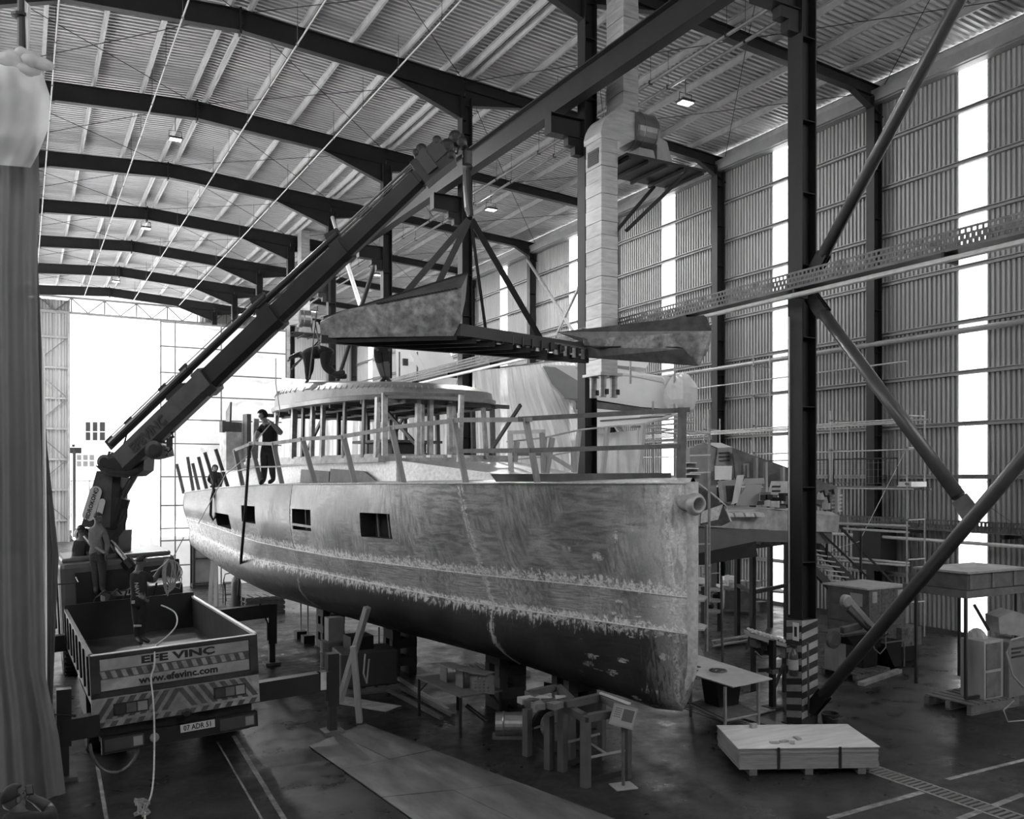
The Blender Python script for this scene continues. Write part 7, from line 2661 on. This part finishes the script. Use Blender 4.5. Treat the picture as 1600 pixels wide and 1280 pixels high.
# folding work table under the hull
tz = .7
wk = thing('work_table', 'dark folding work table with angled leg braces under the hull', 'table', P(720, 1120, z=0))
tc = [P(651, 1060, z=tz), P(720, 1091, z=tz), P(786, 1081, z=tz), P(715, 1052, z=tz)]
MB().prism(tc, (0, 0, .03)).build('table_top', mat('dark table top', .08, .6, 0, .3, 5), wk)
for q in tc:
    c_ = (tc[0] + tc[2]) / 2
    qq = q.lerp(c_, .06)
    MB().tube([(qq.x, qq.y, 0), (qq.x, qq.y, tz)], .028, 8).build('leg', STEEL, wk)
    i_ = q.lerp(c_, .3)
    MB().tube([(qq.x, qq.y, tz - .25), (i_.x, i_.y, tz - .02)], .015, 6).build('leg_brace', STEEL, wk)
PF = mat('punched steel', .13, .5, .2, .2, 6)
for i, (xo, lb) in enumerate(((0, 'U-shaped punched steel bracket at the back of the work table'), (26, 'U-shaped punched steel bracket in the middle of the work table'), (48, 'punched steel bracket at the front of the work table'))):
    t = thing('punched_bracket', lb, 'bracket', P(705 + xo, 1070 + xo * .22, z=tz + .03))
    pa = [P(697 + xo, 1066 + xo * .3, z=tz + .03), P(722 + xo, 1075 + xo * .2, z=tz + .03)]
    for k, p_ in enumerate(pa):
        MB().box(p_ + Vector((0, .1, .16)), (.02, .3, .32)).build('bracket_side', PF, t)
    m_ = (pa[0] + pa[1]) / 2
    MB().bar(pa[0] + Vector((0, .1, .33)), pa[1] + Vector((0, .1, .33)), .3, .02).build('bracket_top', PF, t)
    if i == 2:
        for r_ in range(5):
            for c__ in range(4):
                MB().box(P(743 + 6.5 * c__, 1060 + 5 * r_, D=(pa[1].x * sn + pa[1].y * cs) - .32), (.04, .01, .03)).build('punched_slot', STEEL2, t)
        MB().bar(pa[0] + Vector((.0, -.05, .16)), pa[1] + Vector((.0, -.05, .16)), .02, .32).build('punched_face', PF, t)
# lattice pallets and lumber behind
q = P(775, 1052, z=0)
pallet(q.x, q.y, 1.3, 1.1, 'pallet of laths on the floor beyond the work table', -.2, WOOD, .14, 9)
for k in range(8):
    o = MB().bar(P(745 + 8 * k, 1035 + 2 * k, z=.2 + .02 * (k % 3)), P(770 + 6 * k, 1052 - 2 * k, z=.2 + .02 * (k % 3)), .05, .03).build('lath', WOODL if k % 2 else WOOD)
    tag(o, '%s %s lath from the left on the pallet beyond the work table' % (('first', 'second', 'third', 'fourth', 'fifth', 'sixth', 'seventh', 'eighth')[k], 'pale' if k % 2 else 'darker'), 'lath', 'laths on the pallet')
for i, (a_, b_, mt_, lb) in enumerate([((622, 1060), (700, 1110), GALV, 'bright end of long profile lying on the floor left of the work table'), ((628, 1075), (708, 1118), STEEL2, 'grey channel profile lying beside the bright one'),
                                       ((600, 1075), (690, 1122), STEEL2, 'long dark profile on the floor by the prop stand')]):
    o = MB().bar(P(*a_, z=.05), P(*b_, z=.05), .08, .06).build('floor_profile', mt_)
    tag(o, lb, 'profile')
o = MB().tube([P(728, 1102, z=.35), P(760, 1127, z=.06)], .04, 8).build('steel_pipe', BLACK)
tag(o, 'short black pipe leaning under the work table', 'pipe')
# container box on a pallet behind the prop
q = P(575, 1085, z=0)
pallet(q.x + .1, q.y + .5, 1.3, 1.0, 'pallet under the dark container behind the prop stand', -.1, WOODD, .14, 5)
ib = thing('container', 'dark square container with strapped straps behind the prop stand', 'container', (q.x + .1, q.y + .5, .14))
MB().box((q.x + .1, q.y + .5, .5), (1.2, .9, .72), Matrix.Rotation(-.1, 3, 'Z')).build('container_body', mat('dark container', .05, .5), ib, bevel=.03)
MB().tube([P(571, 1022, D=18.0), P(568, 1052, D=17.9), P(573, 1068, D=17.9), P(577, 1030, D=17.9)], .02, 6).build('hanging_strap', WOOD, ib)
MB().box((q.x + .0, q.y + .6, 1.0), (.5, .5, .28)).build('container_lid_block', STEEL, ib)
q = P(545, 1078, z=0)
o = thing('barrel', 'dark blue-grey barrel behind the rear outrigger leg', 'barrel', q + Vector((0, 1.0, 0)))
MB().lathe(q + Vector((0, 1.0, 0)), [(.26, 0), (.3, .03), (.3, .3), (.32, .32), (.3, .34), (.3, .62), (.32, .64), (.3, .66), (.3, .88), (.24, .9)], 22).build('barrel_body', mat('barrel paint', .08, .45), o)
MB().box(q + Vector((0, 1.0, 1.15)), (.35, .3, .5)).build('cloth_lump', GREY, o)
# hull jack stands with thin bright rods
for i, (x_, yb_, yt_) in enumerate(((470, 975, 941), (481, 982, 946), (505, 985, 952), (516, 988, 955), (592, 1010, 980), (605, 1015, 983))):
    g = P(x_, yb_ + 22, z=0)
    t = thing('jack_rod', 'slim bright jack post under the hull, %s from the left' % ('first', 'second', 'third', 'fourth', 'fifth', 'sixth')[i], 'jack', g, 'slim jacks under the hull')
    D_ = g.x * sn + g.y * cs
    MB().tube([g, P(x_, yt_, D=D_)], .022, 6).build('rod', GALV, t)
    MB().box(g + Vector((0, 0, .1)), (.3, .3, .2)).build('jack_foot', STEEL, t)
# gas bottle, pallets, chairs by the stern
g = P(369, 958, z=0)
gb = thing('gas_bottle', 'tall dark gas bottle with valve standing below the stern', 'gas bottle', g)
MB().lathe(g, [(.15, 0), (.16, .03), (.16, 1.0), (.13, 1.14), (.06, 1.22), (.05, 1.3)], 20).build('bottle', mat('gas bottle paint', .05, .35), gb, smooth=True)
for k in range(7):
    MB().box(g + Vector((.1 * math.cos(k * 2.1), .1 * math.sin(k * 2.1), 1.36 + .03 * (k % 3))), (.08, .08, .07)).build('valve_part', STEEL2 if k % 2 else BLACK, gb)
MB().tube([g + Vector((-.05, 0, 1.35)), g + Vector((-.35, 0, 1.3)), g + Vector((-.4, 0, 1.1)), g + Vector((-.3, .1, .4))], .02, 6).build('gas_hose', RUBBER, gb)
g = P(410, 962, z=0)
for k in range(4):
    p_ = pallet(g.x + .1, g.y + .6, 1.3, 1.0, ('bottom pallet', 'second pallet from the bottom', 'third pallet from the bottom', 'top pallet')[k] + ' of the stack below the stern', .05, WOODD, .14, 5)
    p_.location.z = .15 * k
q = P(352, 945, z=0)
chr_ = thing('stool', 'dark metal stool below the stern by the gas bottle', 'stool', q)
for dx in (0, .4):
    for dy in (0, .4):
        MB().tube([(q.x + dx, q.y + dy, 0), (q.x + dx, q.y + dy, .75)], .02, 6).build('leg', BLACK, chr_)
for z in (.35, .74):
    MB().box((q.x + .2, q.y + .2, z), (.44, .44, .03)).build('seat' if z > .5 else 'shelf', STEEL, chr_)

# plywood sheets laid on the floor
fg = [P(483, 1167, z=.01), P(568, 1131, z=.01), P(990, 1292, z=.01), P(672, 1300, z=.01)]
A0, A1, A2, A3 = fg
for i in range(2):
    for j in range(3):
        def Fp(s, t):
            return A0.lerp(A1, s).lerp(A3.lerp(A2, s), t)
        s0, s1, t0_, t1__ = i / 2, (i + 1) / 2 - .004, j / 3 + .002, (j + 1) / 3 - .002
        o = MB().prism([Fp(s0, t0_), Fp(s1, t0_), Fp(s1, t1__), Fp(s0, t1__)], (0, 0, .012 + .004 * ((i + j) % 2))).build('plywood_sheet', PLY, floor)
# drain channel with grating
X_ = 11.46
MB().box2((X_ - .17, 5.0, .001), (X_ + .17, 18, .004)).build('drain_channel', BLACK, floor)
for s_ in (-1, 1):
    MB().box2((X_ + s_ * .17 - .015, 5.0, .0), (X_ + s_ * .17 + .015, 18, .012)).build('drain_edge', GALV, floor)
me = MB().box((0, 0, 0), (.3, .045, .012)).mesh('drain_bar', mat('drain bar', .2, .5, .3))
for k in range(140):
    y_ = 5.02 + .092 * k
    o = bpy.data.objects.new('drain_bar', me)
    C.objects.link(o)
    o.location = (X_, y_, .01)
    o.parent = floor
# painted lines
LN = mat('worn floor paint', .3, .6, 0, .4, 9, dirt=.5)
for a_, b_, w__ in (((1296, 1279), (1441, 1238), .1), ((1499, 1280), (1600, 1241), .1), ((1480, 1218), (1610, 1185), .08), ((152, 1195), (168, 1290), .05), ((365, 1150), (450, 1290), .07), ((340, 1160), (415, 1290), .03)):
    a2, b2 = P(*a_, z=.003), P(*b_, z=.003)
    MB().bar(a2, b2, w__, .003).build('painted_line', LN, floor)
o = MB().prism([P(1078, 1092, z=.01), P(1250, 1140, z=.01), P(1235, 1146, z=.01), P(1060, 1096, z=.01)], (0, 0, .03)).build('floor_channel', STEEL2)
tag(o, 'flat steel channel lying along the floor under the plate table', 'channel')
o = MB().bar(P(520, 1092, z=.01), P(615, 1108, z=.01), .5, .01).build('floor_sheet', WOOD)
tag(o, 'thin plywood offcut on the floor by the outrigger foot', 'sheet')
o = MB().bar(P(855, 1072, z=.3), P(912, 1084, z=.3), .2, .2).build('keel_bearer', BLACK)
tag(o, 'black steel bearer under the hull bottom beyond the trestles', 'beam')

# ropes and hoses
rp = thing('rope', 'long pale rope falling from the truck bed over the tailgate to the floor', 'rope', P(238, 1250, z=0))
path = [P(252, 946, D=17.1), P(262, 950, D=17.0), P(273, 957, D=16.9), P(277, 968, D=16.6), P(274, 980, D=16.2), P(262, 994, D=15.6), P(247, 1006, D=14.6), P(242, 1014, D=13.9), P(241, 1040, D=13.75),
        P(236, 1060, D=13.7), P(239, 1090, D=13.65), P(241, 1130, D=13.6), P(241, 1180, D=13.4), P(240, 1215, D=13.0), P(236, 1244, z=.03), P(228, 1262, z=.02), P(226, 1285, z=.02)]
sm = []
for i in range(len(path) - 1):
    p0, p1, p2, p3 = path[max(i - 1, 0)], path[i], path[i + 1], path[min(i + 2, len(path) - 1)]
    for k in range(4):
        t = k / 4
        sm.append(.5 * ((2 * p1) + (p2 - p0) * t + (2 * p0 - 5 * p1 + 4 * p2 - p3) * t * t + (3 * p1 - p0 - 3 * p2 + p3) * t ** 3))
sm.append(path[-1])
MB().tube(sm, .0135, 6).build('rope_strand', ROPE, rp)
pile = []
for k in range(60):
    t = k * .55
    pile.append(P(222 + 10 * math.sin(t * 1.3) + 4 * math.sin(t * 3.1), 1262 + 10 * math.cos(t * .9) + 4 * math.cos(t * 2.3), z=.02 + .0004 * k))
MB().tube(pile, .012, 5).build('rope_tangle', mat('dull rope', .25, .9), rp)
rc = thing('rope_coil', 'loose coil of pale rope held by the man on the truck bed', 'rope', P(262, 880, D=17.2))
for k in range(9):
    c_ = P(262 + k * .9, 902 - k, D=17.3 + .03 * k)
    w0, h0_ = .07 + .012 * k, .36 - .018 * k
    MB().tube([c_ + right * (w0 * math.cos(t) + .02 * math.sin(2 * t + k)) + Vector((0, 0, h0_ * math.sin(t))) + face * (.03 * math.sin(t * 2 + k)) for t in [2 * math.pi * j / 22 for j in range(22)]], .011, 5, closed=True).build('rope_loop', mat('rope in shade', .32, .9), rc)  # coil loops use a darker rope copy with shade in its colour
MB().tube([P(236, 893, D=17.25), P(246, 890, D=17.2), P(256, 882, D=17.2), P(263, 874, D=17.3)], .011, 5).build('rope_end', ROPE, rc)
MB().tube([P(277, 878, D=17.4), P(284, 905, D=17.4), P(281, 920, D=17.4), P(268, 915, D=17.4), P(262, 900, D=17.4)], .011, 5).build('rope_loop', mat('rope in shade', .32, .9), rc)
o = MB().tube([P(391, 697, D=20.8), P(389, 706, D=20.75), P(387, 740, D=20.7), P(383, 800, D=20.8), P(377, 870, D=22), P(372, 930, D=28)], .035, 8).build('black_hose', RUBBER)
tag(o, 'black hose hanging down the hull side to the gas bottle', 'hose')
o = MB().tube([P(335, 742, D=24.2), P(334, 765, D=24.1), P(330, 780, D=24.0), P(329, 805, D=24.0), P(333, 813, D=24.0), P(338, 806, D=24.0), P(337, 780, D=24.0), P(333, 762, D=24.1)], .035, 8).build('hanging_loop', RUBBER)
tag(o, 'black hose loop hanging over the stern gunwale', 'hose')
o = MB().tube([P(424, 661, D=20.9), P(412, 675, D=20.9), P(401, 688, D=20.95), P(388, 712, D=20.8), P(352, 742, D=22), P(310, 818, D=24)], .013, 6).build('pull_rope', ROPE)
tag(o, 'thin pale rope running from the man on deck down to the stern', 'rope')
o = MB().tube([P(434, 665, D=21), P(437, 640, D=21), P(431, 600, D=21), P(431, 560, D=21)], .012, 6).build('tag_line', ROPE)
tag(o, 'thin pale tag line rising behind the man on deck', 'rope')
for i, (a_, b_) in enumerate((((496, 478), (483, 592)), ((492, 500), (500, 545)))):
    o = MB().tube([P(*a_, D=20), P(*b_, D=20)], .015, 6).build('guide_rope', STEEL2)
    tag(o, ('thin rope in front of the bending man', 'short dark rope above the bending man')[i], 'rope')
for i, (a_, b_, D_) in enumerate((((1500, 645), (1545, 760), 24), ((1480, 745), (1600, 830), 23.5))):
    o = MB().tube([P(*a_, D=D_), P(*b_, D=D_)], .008, 4).build('stay_wire', STEEL2)
    tag(o, ('thin wire crossing the bright strip at the right', 'thin slack wire low across the right wall')[i], 'wire')
